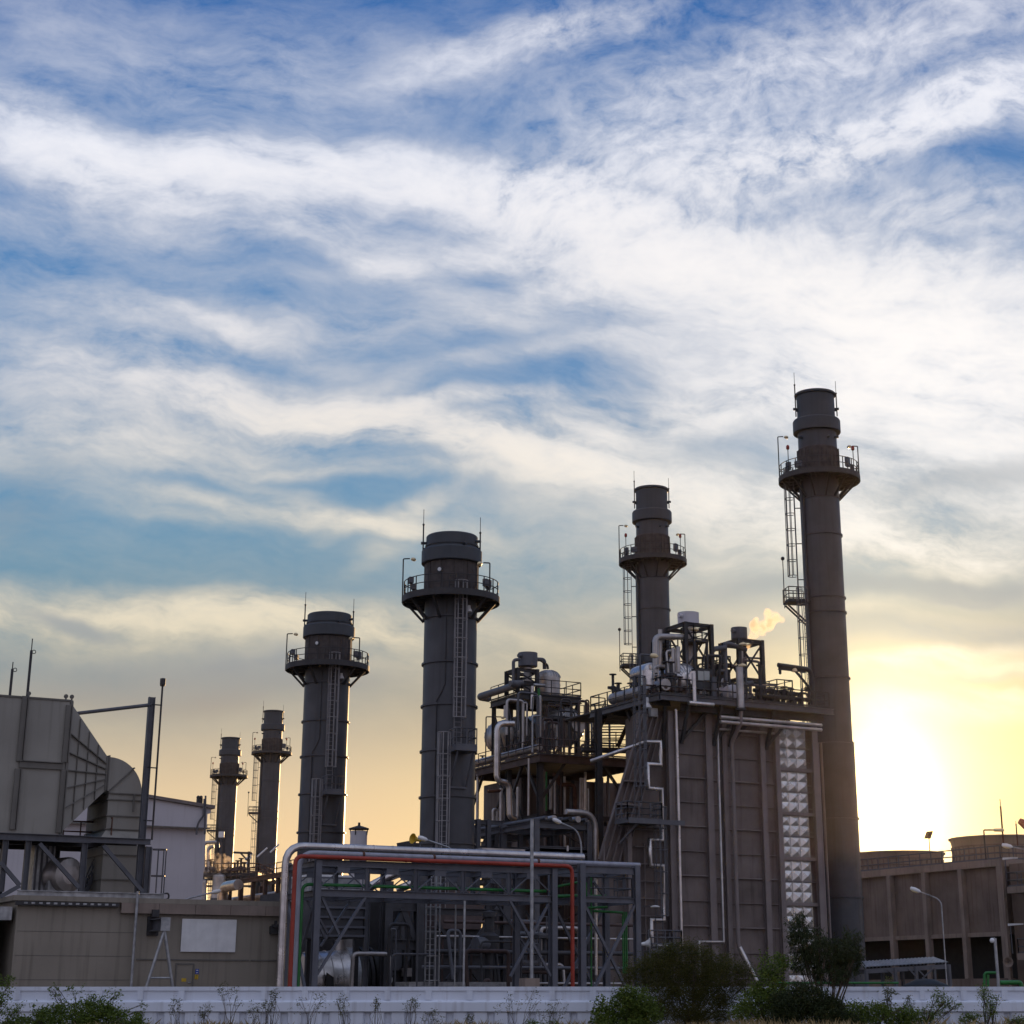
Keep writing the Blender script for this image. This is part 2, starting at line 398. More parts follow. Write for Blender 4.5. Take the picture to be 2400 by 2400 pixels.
def dup(root, loc, label, scale=None):
    """copy a thing with its parts and sub-parts"""
    r = root.copy(); COL.objects.link(r); r.location = loc; r['label'] = label
    if scale: r.scale = scale
    for ch in list(root.children):
        c = ch.copy(); COL.objects.link(c); c.parent = r
        for g in list(ch.children):
            d = g.copy(); COL.objects.link(d); d.parent = c
    return r
def rail(m, pts, h=1.1, step=1.3, r=.035, closed=False, mid=(.55,), toe=True):
    """handrail along a polyline: posts, top and mid rails, toe board"""
    pts = [V(p) for p in pts]
    if closed: pts = pts + [pts[0]]
    for z in (h,) + tuple(mid): m.tube([p + UP * z for p in pts], r, 5)
    if toe:
        for a, b in zip(pts, pts[1:]): m.bar(a + UP * .08, b + UP * .08, .015, .12, UP)
    for a, b in zip(pts, pts[1:]):
        n = max(1, round((b - a).length / step))
        for i in range(n + 1): m.bar(a.lerp(b, i / n), a.lerp(b, i / n) + UP * h, r * 1.7)
    return m
def ladder(parent, base, top, out, cage=2.2, w=.5, name='ladder', m='steel_grey', rr=.03):
    """caged ladder from base to height top; 'out' points away from the wall"""
    base = V(base); out = V(out).normalized(); sx = out.cross(UP) * (w / 2); H = top - base.z
    l = MB()
    for s_ in (-1, 1): l.bar(base + sx * s_, base + sx * s_ + UP * (H + 1), .06, .03)
    for i in range(1, int(H / .33)): l.bar(base - sx + UP * i * .33, base + sx + UP * i * .33, .025)
    lo = l.build(name, m, parent)
    if cage is not None and H > cage:
        g = MB(); nh = max(2, round((H + .9 - cage) / 1.35)); rad = .42
        def hp(a, z): return base + UP * z + out * (.36 + rad * sin(a)) + out.cross(UP) * rad * cos(a)
        angs = [pi * (-.25 + 1.5 * i / 12) for i in range(13)]
        for k in range(nh + 1):
            z = cage + (H + .9 - cage) * k / nh
            for a, b in zip(angs, angs[1:]): g.bar(hp(a, z), hp(b, z), rr * 2, .05, UP)
        for a in (0, .25 * pi, .5 * pi, .75 * pi, pi): g.bar(hp(a, cage), hp(a, H + .9), rr * 1.5)
        g.build('ladder_cage', m, parent)
    return lo
def dirp(a):
    """direction at angle a (deg) around a vertical axis: 0 = towards the viewpoint, 90 = right"""
    a = R(a); return -FWD * cos(a) + RGT * sin(a)

# ================================================================ ground
g = MB(); g.box(-700, 900, -150, 1100, -.3, 0); tag(g.build('ground', 'soil'), kind='structure')

# ================================================================ exhaust stacks
def lampost_small(parent, p, h, toward, name='platform_lamp'):
    m = MB(); p = V(p); t = V(toward).normalized()
    m.tube([p, p + UP * h, p + UP * (h + .02) + t * .45], .045, 6, .08)
    o = m.build(name, 'steel_dark', parent)
    q = p + UP * (h - .02) + t * .7
    m = MB(); m.lathe([(.02, .12), (.16, .06), (.2, -.05), (.12, -.12), (0, -.13)], q, 8, UP + t * .25, True)
    m.build('lamp_head', 'lamp_glass', o)
def ringmesh(r0, r1, z0, z1, n=48):
    m = MB(); return m.lathe([(r0, z0), (r1, z0), (r1, z1), (r0, z1), (r0, z0)], (0, 0, 0), n)
def platform(t, R0, R1, z, gap=()):
    d = ringmesh(R0, R1, z - .1, z, 48)
    d.lathe([(R1 - .02, z - .34), (R1 + .05, z - .34), (R1 + .05, z + .1), (R1 - .02, z + .1)], (0, 0, 0), 48)
    for i in range(16):
        a = 2 * pi * i / 16; u = V((cos(a), sin(a), 0)); d.bar(u * R0 + UP * (z - .2), u * R1 + UP * (z - .2), .08, .18, UP)
    d.build('platform_deck', 'steel_dark', t)
    m = MB(); n = 20; rr = R1 - .06
    for h in (1.1, .58):
        m.tube([V((rr * cos(2 * pi * i / 40), rr * sin(2 * pi * i / 40), z + h)) for i in range(41)], .034, 5, caps=False)
    for i in range(n):
        a = 2 * pi * i / n; p = V((rr * cos(a), rr * sin(a), z)); m.bar(p, p + UP * 1.1, .06)
    m.build('railing', 'steel_dark', t)
def brackets(t, R0, R1, z, zb, n=10, off=0.):
    for i in range(n):
        a = 2 * pi * (i + off) / n; u = V((cos(a), sin(a), 0))
        m = MB(); m.bar(u * (R1 - .25) + UP * (z - .3), u * (R0 + .06) + UP * zb, .14, .16)
        m.build('bracket', 'steel_dark', t)
def junction(t, a, r, z, w, h, d, m='steel_grey'):
    u = dirp(a); c = u * r + UP * z; k = UP.cross(u)
    b = MB(); b.bar(c - k * w / 2, c + k * w / 2, d, h, UP); b.bar(c - UP * h / 2, c - UP * (h / 2 + .7), .06)
    b.build('control_box', m, t)
def rod(t, a, r, z0, z1):
    u = dirp(a); m = MB(); p = u * r
    m.tube([p + UP * z0, p + UP * (z1 - 1.1)], .05, 6); m.tube([p + UP * (z1 - 1.1), p + UP * z1], .022, 5)
    m.bar(u * (r - .35) + UP * (z0 + .5), u * r + UP * (z0 + .5), .1, .1)
    m.ball(p + UP * (z1 - 1.1), .09, 6)
    m.build('lightning_rod', 'steel_dark', t)

def make_tall_stack():
    t = thing('exhaust_stack', 'x', 'exhaust stack', (0, 0, 0), 'tall exhaust stacks with the ladder on their left side')
    r = 1.55
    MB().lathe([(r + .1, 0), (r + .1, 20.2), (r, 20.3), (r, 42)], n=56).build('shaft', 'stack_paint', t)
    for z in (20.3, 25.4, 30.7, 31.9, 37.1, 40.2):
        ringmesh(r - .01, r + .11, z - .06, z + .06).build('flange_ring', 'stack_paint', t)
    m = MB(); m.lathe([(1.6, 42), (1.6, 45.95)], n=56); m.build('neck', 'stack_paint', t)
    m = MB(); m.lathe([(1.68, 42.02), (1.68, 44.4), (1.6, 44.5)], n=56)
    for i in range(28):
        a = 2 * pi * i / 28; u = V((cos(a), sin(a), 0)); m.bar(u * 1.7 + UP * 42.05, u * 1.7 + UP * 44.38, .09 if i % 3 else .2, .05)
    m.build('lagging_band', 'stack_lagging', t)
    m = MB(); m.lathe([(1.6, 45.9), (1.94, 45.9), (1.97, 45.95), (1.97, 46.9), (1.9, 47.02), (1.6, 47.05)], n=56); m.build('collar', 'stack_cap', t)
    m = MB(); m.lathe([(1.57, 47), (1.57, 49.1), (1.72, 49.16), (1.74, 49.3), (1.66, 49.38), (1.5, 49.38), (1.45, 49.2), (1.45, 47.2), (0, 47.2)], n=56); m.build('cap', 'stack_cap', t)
    platform(t, 1.62, 3.3, 42.0); brackets(t, r, 3.3, 42, 40.2, 12, .3)
    rod(t, -80, 1.75, 47.3, 51.2); rod(t, 75, 1.75, 47.3, 50.4)
    for a, z in ((-84, 48.0), (82, 48.0), (-60, 45.3), (55, 45.3), (25, 45.2)):
        u = dirp(a); MB().cyl(u * 1.55 + UP * z, u * 1.92 + UP * z, .11, 10).build('sampling_port', 'stack_cap', t)
    lampost_small(t, dirp(-88) * 3.3 + UP * 41.6, 4.0, RGT)
    lampost_small(t, dirp(72) * 3.3 + UP * 41.9, 2.6, -RGT)
    for a, h in ((-62, 2.1), (60, 2.0)):
        m = MB(); p = dirp(a) * 3.05 + UP * 42; m.bar(p, p + UP * h, .05); o = m.build('beacon_post', 'steel_dark', t)
        MB().lathe([(.1, 0), (.14, .08), (.13, .3), (.06, .38), (0, .4)], p + UP * h, 8, None, True).build('beacon', 'red_pipe', o)
    for a, rr, z, w, h in ((-75, 2.7, 42.9, .5, .6), (-50, 2.5, 42.8, .6, .5), (62, 2.5, 43.1, .55, .75), (80, 2.7, 42.8, .4, .5), (-105, 2.6, 42.9, .5, .5)):
        junction(t, a, rr, z, w, h, .3)
    for z in (8.6, 14.5): ringmesh(r + .09, r + .2, z - .06, z + .06).build('flange_ring', 'stack_paint', t)
    # cable channel on the left of the shaft
    u = dirp(-72); m = MB(); m.bar(u * 1.68 + UP * 2, u * 1.68 + UP * 41.6, .42, .18, u); m.build('cable_channel', 'stack_paint', t)
    # ladders
    u = dirp(-92); k = 2.15
    ladder(t, u * k + UP * 31.6, 42, u, 2.2)
    for z in (33.5, 36.5, 39.5): m = MB(); m.bar(u * 1.5 + UP * z, u * k + UP * z, .07); m.build('ladder_standoff', 'steel_dark', t)
    c = dirp(-80); e = UP.cross(c); m = MB()
    for q in (0,): m.bar(c * 1.5 + UP * 31.5, c * 3.35 + UP * 31.5, 1.5, .14, UP)
    m.bar(c * 3.2 + UP * 31.35, c * 1.5 + UP * 29.8, .12)
    m.bar(c * 3.2 - e * .6 + UP * 31.35, c * 1.5 - e * .6 + UP * 29.8, .12)
    o = m.build('rest_platform', 'steel_dark', t)
    m = MB(); rail(m, [c * 1.6 - e * .75 + UP * 31.55, c * 3.3 - e * .75 + UP * 31.55, c * 3.3 + e * .75 + UP * 31.55, c * 1.6 + e * .75 + UP * 31.55], 1.1, .7)
    m.build('platform_railing', 'steel_dark', o)
    m = MB(); p = c * 3.45 + UP * 31.0; m.tube([p, p + UP * 4], .04, 5); m.ball(p + UP * 4.1, .16, 8); m.build('platform_lamp', 'steel_dark', t)
    u = dirp(-58); ladder(t, u * 2.1 + UP * 19, 31.6, u, 0)
    return t
def make_bypass_stack():
    t = thing('bypass_stack', 'x', 'exhaust stack', (0, 0, 0), 'wide short exhaust stacks with the ladder facing the viewer')
    r = 1.8
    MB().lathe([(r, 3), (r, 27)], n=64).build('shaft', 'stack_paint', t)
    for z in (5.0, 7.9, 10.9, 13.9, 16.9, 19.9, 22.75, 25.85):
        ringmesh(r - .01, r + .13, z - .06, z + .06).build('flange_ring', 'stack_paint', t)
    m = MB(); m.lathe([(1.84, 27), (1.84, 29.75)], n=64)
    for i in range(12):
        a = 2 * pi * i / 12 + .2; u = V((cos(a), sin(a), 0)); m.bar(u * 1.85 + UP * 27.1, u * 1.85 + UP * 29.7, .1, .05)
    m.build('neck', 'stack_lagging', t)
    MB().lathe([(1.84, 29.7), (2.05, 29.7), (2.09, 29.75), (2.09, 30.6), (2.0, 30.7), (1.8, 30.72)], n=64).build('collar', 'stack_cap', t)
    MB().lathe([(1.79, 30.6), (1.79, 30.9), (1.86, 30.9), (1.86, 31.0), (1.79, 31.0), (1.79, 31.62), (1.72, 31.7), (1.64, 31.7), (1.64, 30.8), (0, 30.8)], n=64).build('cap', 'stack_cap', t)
    platform(t, 1.86, 3.3, 27.3); brackets(t, r, 3.3, 27.3, 25.7, 10, .15)
    rod(t, -82, 2.0, 30.3, 33.6); rod(t, 80, 2.0, 30.3, 33.0)
    for a, z in ((-84, 31.2), (70, 31.2), (30, 30.85)):
        u = dirp(a); MB().cyl(u * 1.75 + UP * z, u * 2.15 + UP * z, .1, 10).build('sampling_port', 'stack_cap', t)
    u = dirp(-22); m = MB(); m.cyl(u * 1.75 + UP * 29.0, u * 1.93 + UP * 29.0, .2, 14); o = m.build('inspection_port', 'stack_cap', t)
    MB().cyl(u * 1.93 + UP * 29.0, u * 1.96 + UP * 29.0, .13, 14).build('port_glass', 'white_paint', o)
    lampost_small(t, dirp(-80) * 3.35 + UP * 26.9, 3.1, RGT)
    lampost_small(t, dirp(55) * 3.3 + UP * 27.3, 2.1, -RGT)
    for a, rr, z, w, h in ((-70, 2.9, 28.4, .55, .4), (-95, 2.6, 28.2, .5, .4), (60, 2.9, 28.1, .7, .5), (78, 2.6, 28.2, .5, .6)):
        junction(t, a, rr, z, w, h, .3)
    u = dirp(12); k = UP.cross(u)
    m = MB(); rail(m, [u * 2.3 - k * .5 + UP * 27.3, u * 2.3 + k * .5 + UP * 27.3], 1.15, .5); m.build('ladder_gate', 'steel_dark', t)
    u = dirp(33); m = MB(); m.bar(u * 1.84 + UP * 18, u * 1.84 + UP * 27, .16, .14, u); m.build('cable_channel', 'stack_paint', t)
    u = dirp(-6); m = MB(); q = u * 1.86
    m.tube([q + UP * 27, q + UP * 21.2, dirp(-14) * 1.86 + UP * 20.6, dirp(-24) * 1.86 + UP * 20.1, dirp(-25) * 1.86 + UP * 9], .035, 5)
    m.build('conduit', 'steel_dark', t)
    u = dirp(20); ladder(t, u * 2.0 + UP * 17.0, 27.2, u, 1.9, m='ladder_grey', rr=.04)
    c = dirp(25); e = UP.cross(c); m = MB(); m.bar(c * 1.75 + UP * 16.8, c * 3.2 + UP * 16.8, 1.5, .3, UP)
    for s_ in (-.55, .55): m.bar(c * 3.0 + e * s_ + UP * 16.6, c * 1.8 + e * s_ + UP * 14.4, .1)
    m.bar(c * 1.9 - e * .6 + UP * 14.4, c * 1.9 + e * .6 + UP * 14.4, .12)
    o = m.build('rest_platform', 'steel_grey', t)
    m = MB(); rail(m, [c * 1.85 - e * .72 + UP * 16.95, c * 3.15 - e * .72 + UP * 16.95, c * 3.15 + e * .72 + UP * 16.95, c * 1.85 + e * .72 + UP * 16.95], 1.15, .7)
    m.build('platform_railing', 'steel_grey', o)
    u = dirp(-4); ladder(t, u * 2.0 + UP * 5, 17.0, u, 1.5, m='ladder_grey', rr=.04)
    u = dirp(40); p = u * 2.05 + UP * 26.1
    MB().lathe([(.06, .45), (.1, .42), (.1, .3), (.2, .08), (.22, 0), (0, .0)], p, 10).build('bell_lamp', 'white_paint', t)
    return t
def hor(px, d): return FWD * d + RGT * ((px - CX) / 4380 * d)
TS = make_tall_stack(); TS.location = hor(1982, 141)
TS['label'] = 'tallest exhaust stack at right, in front of the cooling tower, with red beacons'
dup(TS, hor(1550, 170.5), 'tall exhaust stack rising behind the boiler roof, left of the two roof silencers')
dup(TS, hor(609, 312), 'narrow far exhaust stack nearest the insulated pipe bend, right of its twin', (1.04, 1.04, .985))
dup(TS, hor(507.5, 338), 'farthest exhaust stack, just right of the white hall, with steam at its foot', (1.05, 1.05, .962))
BS = make_bypass_stack(); BS.location = hor(1041, 119.7)
BS['label'] = 'wide exhaust stack in the middle behind the pipe rack, taller in view of the two'
dup(BS, hor(737.7, 146.5), 'wide exhaust stack between the far stacks and the middle one, above the pipe bend', (1.03, 1.03, 1))

# ================================================================ generator building (left)
VB = 94.4
wl = onv(cB(90, 1150), VB).x; wr = onv(cB(1900, 1000), VB).x
ztop = onv(cB(1200, 850), VB).z; zpar = onv(cB(600, 868), VB).z
t = thing('generator_building', 'long low beige building with blank white board and plain door, left behind the wall', 'building', (wl, VB, 0))
m = MB(); m.box(wl, wr, VB, VB + 13, 0, ztop - .05)
m.build('wall', 'beige_wall', t)
m = MB()
for y in (1060, 1215, 1370): z = onv(cB(500, y), VB).z; m.box(wl + .1, onv(cB(860, 1100), VB).x, VB - .012, VB - .002, z - .012, z + .012)
m.build('wall_seam', 'beige_rib', t)
z = onv(cB(1200, 1240), VB).z; m = MB(); a, b, c = (onv(cB(x, 1240), VB).x for x in (880, 1615, 1790))
m.box(a, b - .06, VB - .05, VB, z - .04, z + .03); m.box(b + .06, c, VB - .05, VB, z - .04, z + .03); m.build('ledge', 'beige_rib', t)
m = MB(); m.box(onv(cB(80, 850), VB).x, wr, VB - .22, VB + 13.2, zpar, ztop); m.build('parapet', 'beige_wall', t)
fx = [onv(cB(x, 910), VB).x for x in (776, 1020, 1255, 1482, 1708, 1900)]
z0, z1 = onv(cB(1000, 942), VB - .25).z, onv(cB(1000, 877), VB - .25).z
for a, b in zip(fx, fx[1:]):
    m = MB(); m.box(a + .01, b - .01, VB - .3, VB, z0, z1); m.build('fascia_panel', 'concrete_light', t)
d0, d1 = onv(cB(1132, 1340), VB).x, onv(cB(1252, 1340), VB).x; dz = onv(cB(1190, 1263), VB).z
m = MB(); m.box(d0, d0 + .07, VB - .06, VB, 0, dz); m.box(d1 - .07, d1, VB - .06, VB, 0, dz); m.box(d0 + .07, d1 - .07, VB - .06, VB, dz - .08, dz)
f = m.build('door_frame', 'beige_rib', t)
m = MB(); m.box(d0 + .08, d1 - .08, VB - .03, VB - .002, .9, dz - .09); dd = m.build('door', 'beige_wall', t)
p = onv(cB(1232, 1388), VB - .08); m = MB(); m.tube([p + V((0, .06, 0)), p, p + V((-.14, 0, 0))], .02, 6); m.build('handle', 'galv', dd)
a, b = onv(cB(1172, 1382), VB), onv(cB(1204, 1360), VB); m = MB(); m.box(a.x, b.x, VB - .037, VB - .031, a.z, b.z); m.build('notice', 'yellow', dd)
a, b = onv(cB(1164, 1188), VB), onv(cB(1528, 982), VB)
m = MB(); m.box(a.x, b.x, VB - .1, VB - .02, a.z, b.z)
tag(m.build('blank_signboard', 'white_paint'), 'large blank white rectangular board fixed to the beige building wall', 'signboard')
for k, (x0, x1, y0, y1, mt, cap) in enumerate(((1262, 1286, 1300, 1333, 'blue', 'small blue notice beside the beige door, above the yellow one'), (1258, 1282, 1337, 1366, 'yellow', 'small yellow notice beside the beige door, below the blue one'))):
    a, b = onv(cB(x0, y1), VB), onv(cB(x1, y0), VB); m = MB(); m.box(a.x, b.x, VB - .03, VB - .004, a.z, b.z)
    o = tag(m.build('safety_notice', mt), cap, 'sign')
    h = (b.z - a.z); m = MB(); m.box(a.x + .04, b.x - .04, VB - .036, VB - .031, b.z - .34 * h, b.z - .2 * h); m.box(a.x + .04, b.x - .04, VB - .036, VB - .031, a.z + .2 * h, a.z + .3 * h)
    m.build('sign_band', 'white_paint' if k == 0 else 'black', o)
u = onv(cB(880, 950), VB - .4).x; m = MB(); m.tube([(u, VB - .42, onv(cB(890, 800), VB).z), (u, VB - .42, 0)], .075, 8, bands=2.2)
tag(m.build('downpipe', 'galv'), 'thin grey vertical pipe running down the beige building wall', 'pipe')
# cable tray with pale clips under the parapet
a, b = onv(cB(100, 872), VB - .3), onv(cB(772, 886), VB - .3); zt_ = (a.z + b.z) / 2
t2 = thing('cable_tray', 'dark cable tray with a row of pale clips under the beige parapet', 'cable tray', (a.x, VB - .3, zt_))
m = MB(); m.box(a.x, b.x, VB - .34, VB - .1, zt_ - .1, zt_ + .08); m.build('tray', 'steel_dark', t2)
for i in range(13):
    x = a.x + .5 + (b.x - a.x - .8) * i / 12; m = MB(); m.box(x - .09, x + .09, VB - .37, VB - .345, zt_ - .04, zt_ + .05); m.build('clip', 'galv', t2)
# hoist beam on an A-frame
p = onv(cB(950, 1028), VB); tip = onv(cB(1066, 1010), VB - 2.2)
t2 = thing('hoist_beam', 'grey steel hoist beam sticking out of the wall on an A-frame trestle', 'hoist', (tip.x, VB - 2.2, 0))
m = MB(); m.ibeam((tip.x, VB, tip.z), (tip.x, VB - 2.3, tip.z), .62, .42, UP); m.build('beam', 'steel_grey', t2)
m = MB(); m.box(tip.x - .3, tip.x + .3, VB - .14, VB, tip.z - .5, tip.z + .45); m.build('wall_plate', 'steel_dark', t2)
m = MB(); m.box(tip.x - .18, tip.x + .18, VB - .5, VB - .15, tip.z + .42, tip.z + .78); m.build('winch', 'steel_dark', t2)
m = MB(); m.box(tip.x - .24, tip.x + .24, VB - 2.36, VB - 2.31, tip.z - .33, tip.z + .33); m.build('end_plate', 'galv', t2)
for x, y in ((948, 1412), (1116, 1412)):
    q = onv(cB(x, y), VB - 2.2); d = V((q.x, VB - 2.2, q.z)) - V((tip.x, VB - 2.2, tip.z - .3))
    q = V((tip.x, VB - 2.2, tip.z - .3)) + d * ((tip.z - .3) / -d.z)
    m = MB(); m.tube([(tip.x, VB - 2.2, tip.z - .3), q], .085, 8); m.build('trestle_leg', 'galv', t2)
a, b = onv(cB(972, 1358), VB - 2.2), onv(cB(1102, 1358), VB - 2.2); m = MB(); m.tube([(a.x, VB - 2.2, a.z), (b.x, VB - 2.2, a.z)], .06, 6); m.build('crossbar', 'galv', t2)
a, b = onv(cB(1752, 1075), VB), onv(cB(1806, 990), VB)
t2 = thing('wall_hoist_bracket', 'dark steel bracket box high on the beige wall beside the pipe bend', 'bracket', (a.x, VB, a.z))
m = MB(); m.box(a.x, b.x, VB - .5, VB - .05, a.z + .5, b.z - .35); m.build('housing', 'steel_dark', t2)
m = MB(); m.box(a.x - .1, b.x + .1, VB - .3, VB - .01, a.z, a.z + .42); m.build('lower_plate', 'steel_dark', t2)
m = MB(); m.box(a.x + .2, b.x - .3, VB - .35, VB - .1, b.z - .3, b.z); m.build('top_lug', 'steel_dark', t2)
# dark neighbour at the far left edge
q = onv(cB(24, 1000), VB + .8).x
t2 = thing('switchgear_cabinet', 'dark equipment cabinet with a pale side panel at the extreme left edge', 'cabinet', (q - 4, VB + 1, 0))
m = MB(); m.box(q - 6, q - .6, VB + .8, VB + 5, 0, onv(cB(20, 905), VB).z); m.build('body', 'steel_grey', t2)
m = MB(); m.box(q - 6, wl - .2, VB + .2, VB + 8, ztop - 1.2, ztop - .55); m.build('roof_beam', 'galv', t2)
m = MB(); m.box(q - 2.2, q - .65, VB + .74, VB + .79, 1.5, onv(cB(20, 920), VB).z); m.build('door', 'galv', t2)
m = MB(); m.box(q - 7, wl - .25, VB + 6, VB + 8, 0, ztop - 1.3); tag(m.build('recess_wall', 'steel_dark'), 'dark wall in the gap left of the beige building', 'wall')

# ================================================================ air intake filter house on the roof
VF = 96.2
ur = onv(cA(415, 1000), VF).x; ul = ur - 13
zb = onv(cA(200, 1390), VF).z; zt2 = onv(cA(230, 520), VF).z
t = thing('air_intake_house', 'big beige metal air intake housing with curved duct on steel frame above the beige building', 'air intake', (ur - 4, VF + 3, ztop))
m = MB(); m.box(ul, ur, VF, VF + 7, zb, zt2); m.build('filter_box', 'beige_metal', t)
def strip(pts, w, d, mt='beige_rib', nm='flange', v=VF):
    m = MB()
    for a, b in zip(pts, pts[1:]): m.box(min(a[0], b[0]) - (w / 2 if a[0] == b[0] else 0), max(a[0], b[0]) + (w / 2 if a[0] == b[0] else 0), v - d, v - .004, min(a[1], b[1]) - (w / 2 if a[1] == b[1] else 0), max(a[1], b[1]) + (w / 2 if a[1] == b[1] else 0))
    return m.build(nm, mt, t)
for (x, y0, y1) in ((140, 500, 925), (95, 970, 1365), (428, 560, 930), (392, 980, 1385)):
    a = onv(cA(x, (y0 + y1) / 2), VF).x; strip([(a, onv(cA(x, y0), VF).z), (a, onv(cA(x, y1), VF).z)], .26, .12)
    strip([(a + .19, onv(cA(x, y0), VF).z), (a + .19, onv(cA(x, y1), VF).z)], .05, .2)
z = onv(cA(260, 952), VF).z; a, b = onv(cA(122, 952), VF).x, onv(cA(405, 952), VF).x
strip([(a, z), (b, z)], .3, .12); strip([(a, z + .2), (b, z + .2)], .05, .2)
m = MB(); m.box(ul, ur + .02, VF - .05, VF + 7.05, zt2, zt2 + .1); m.build('roof_edge', 'beige_rib', t)
for x, y in ((190, 510), (430, 540), (468, 545)):
    p = onv(cA(x, y), VF); m = MB(); m.bar((p.x, VF + .2, zt2 + .1), (p.x, VF + .2, zt2 + .3), .16, .06); m.cyl((p.x, VF + .2, zt2 + .3), (p.x + .01, VF + .28, zt2 + .3), .12, 8); m.build('lifting_lug', 'beige_rib', t)
# tapering hood
ux = onv(cA(688, 1000), VF + 1.2).x; h0, h1 = onv(cA(670, 1112), VF + 1.2).z, onv(cA(688, 893), VF + 1.2).z
La = [V((ur, VF, zb)), V((ur, VF + 7, zb)), V((ur, VF + 7, zt2)), V((ur, VF, zt2))]
Ra = [V((ux, VF + 1.2, h0)), V((ux, VF + 5.6, h0)), V((ux, VF + 5.6, h1)), V((ux, VF + 1.2, h1))]
m = MB(); m.hexa([La[i] for i in (0, 1, 2, 3)], [Ra[i] for i in (0, 1, 2, 3)]); m.build('hood', 'beige_metal', t)
def hp(s, k): return La[0].lerp(La[3], k).lerp(Ra[0].lerp(Ra[3], k), s) + V((0, -.06, 0))
for k in (.18, .34, .48, .62, .77):
    m = MB(); m.bar(hp(.06, k), hp(.97, k), .05, .16, (0, -1, .0)); m.build('hood_rib', 'beige_rib', t)
for s_ in (.28, .52, .76):
    m = MB(); m.bar(hp(s_, .02) + V((0, .02, 0)), hp(s_, .98) + V((0, .02, 0)), .04, .09, (0, -1, 0)); m.build('hood_rib', 'beige_rib', t)
m = MB()
for i in range(4): m.bar(Ra[i], Ra[(i + 1) % 4], .12, .12)
for i in range(4): m.bar(La[i] + V((.1, 0, 0)), La[(i + 1) % 4] + V((.1, 0, 0)), .14, .14)
m.build('hood_flange', 'beige_rib', t)
# elbow and down duct
va, vb = VF + 1.2, VF + 5.6; zc = h0 - .12; uc = ux + .1; dw = h1 - h0
ro, ri = dw + .12, .12; m = MB(); prev = None
for i in range(13):
    a = R(90 - 90 * i / 12); ring = [V((uc + r * cos(a), v, zc + r * sin(a))) for r, v in ((ri, va), (ro, va), (ro, vb), (ri, vb))]
    if prev:
        o = len(m.v); m.add(prev + ring, [(0, 1, 5, 4), (1, 2, 6, 5), (2, 3, 7, 6), (3, 0, 4, 7)])
    prev = ring
m.build('elbow', 'beige_metal', t)
for a in (90, 45, 0):
    a = R(a); m = MB(); c_ = V((cos(a), 0, sin(a))); O = V((uc, va - .05, zc))
    m.bar(O + c_ * ri, O + c_ * (ro + .08), .06, .1, (0, -1, 0)); m.bar(O + c_ * (ro + .05), O + c_ * (ro + .05) + V((0, vb - va, 0)), .1, .06); m.build('elbow_flange', 'beige_rib', t)
ua, ub = uc + ri, uc + ro
zf0, zf1 = onv(cA(830, 1435), va).z, onv(cA(830, 1370), va).z
zr = ztop + .25
m = MB(); m.box(ua, ub, va, vb, zf1, zc); m.build('down_duct', 'beige_metal', t)
k = .38
m = MB(); m.hexa([(ua, va, zf1), (ub, va, zf1), (ub, vb, zf1), (ua, vb, zf1)][::-1], [(ua - k, va - k, zf0), (ub + k * .5, va - k, zf0), (ub + k * .5, vb + k, zf0), (ua - k, vb + k, zf0)][::-1])
m.build('duct_flare', 'beige_metal', t)
m = MB(); m.box(ua - .05, ub, va, vb, zr, zf0 - .28); m.build('lower_duct', 'beige_metal', t)
for z in (onv(cA(830, 1175), va).z, onv(cA(830, 1280), va).z, zf1 + .03, onv(cA(800, 1530), va).z, onv(cA(800, 1690), va).z, zr + .06):
    m = MB(); e = .09
    m.box(ua - e, ub + e, va - e, va, z - .03, z + .03); m.box(ua - e, ua - .052, va, vb, z - .03, z + .03); m.box(ub, ub + e, va, vb, z - .03, z + .03); m.build('duct_flange', 'beige_rib', t)
z = onv(cA(862, 1190), va).z; u = onv(cA(862, 1190), va).x; m = MB(); m.box(u - .05, u + .05, va - .16, va - .09, z - .5, z + .45); m.build('duct_bracket', 'beige_rib', t)
# steel frame carrying it
def fr(p, q, d, b, v, nm='frame_beam', mt='galv', v2=None, up=None):
    a = onv(p, v); c = onv(q, v2 or v); m = MB(); m.ibeam(a, c, d, b, up); return m.build(nm, mt, t)
z = zb - .2
m = MB(); m.ibeam((ul, VF - .1, z), (onv(cA(590, 1420), VF).x, VF - .1, z), .36, .3, UP); m.build('frame_beam', 'steel_grey', t)
z = zf0 - .14; a = onv(cA(575, 1440), VF - .1).x; b = onv(cA(972, 1452), VF - .1).x
m = MB(); m.ibeam((a, VF - .12, z), (b, VF - .12, z), .3, .28, UP); m.build('frame_beam', 'steel_grey', t)
for v in (VF + 2.5, VF + 6): m = MB(); m.ibeam((ul, v, zb - .2), (b, v, zb - .2), .36, .3, UP); m.build('frame_beam', 'steel_dark', t)
m = MB(); m.box(ul, onv(cA(585, 1425), VF).x, VF + .3, VF + 6.5, zb - .12, zb - .03); m.build('floor_plate', 'steel_dark', t)
for v in (VF - .05, VF + 6):
    for x in (20, 168, 535, 950):
        a = onv(cA(x, 1600), VF).x; m = MB(); m.ibeam((a, v, zr), (a, v, (zb if x < 900 else zf0) - .38), .28, .28, (1, 0, 0)); m.build('frame_post', 'steel_grey' if v < VF else 'steel_dark', t)
for p, q in (((255, 1455), (510, 1740)), ((668, 1468), (925, 1770)), ((0, 1575), (128, 1725)), ((128, 1728), (0, 1800))):
    a = onv(cA(*p), VF - .1); c = onv(cA(*q), VF - .1); m = MB(); m.bar(a, c, .2, .2); m.build('frame_brace', 'steel_grey', t)
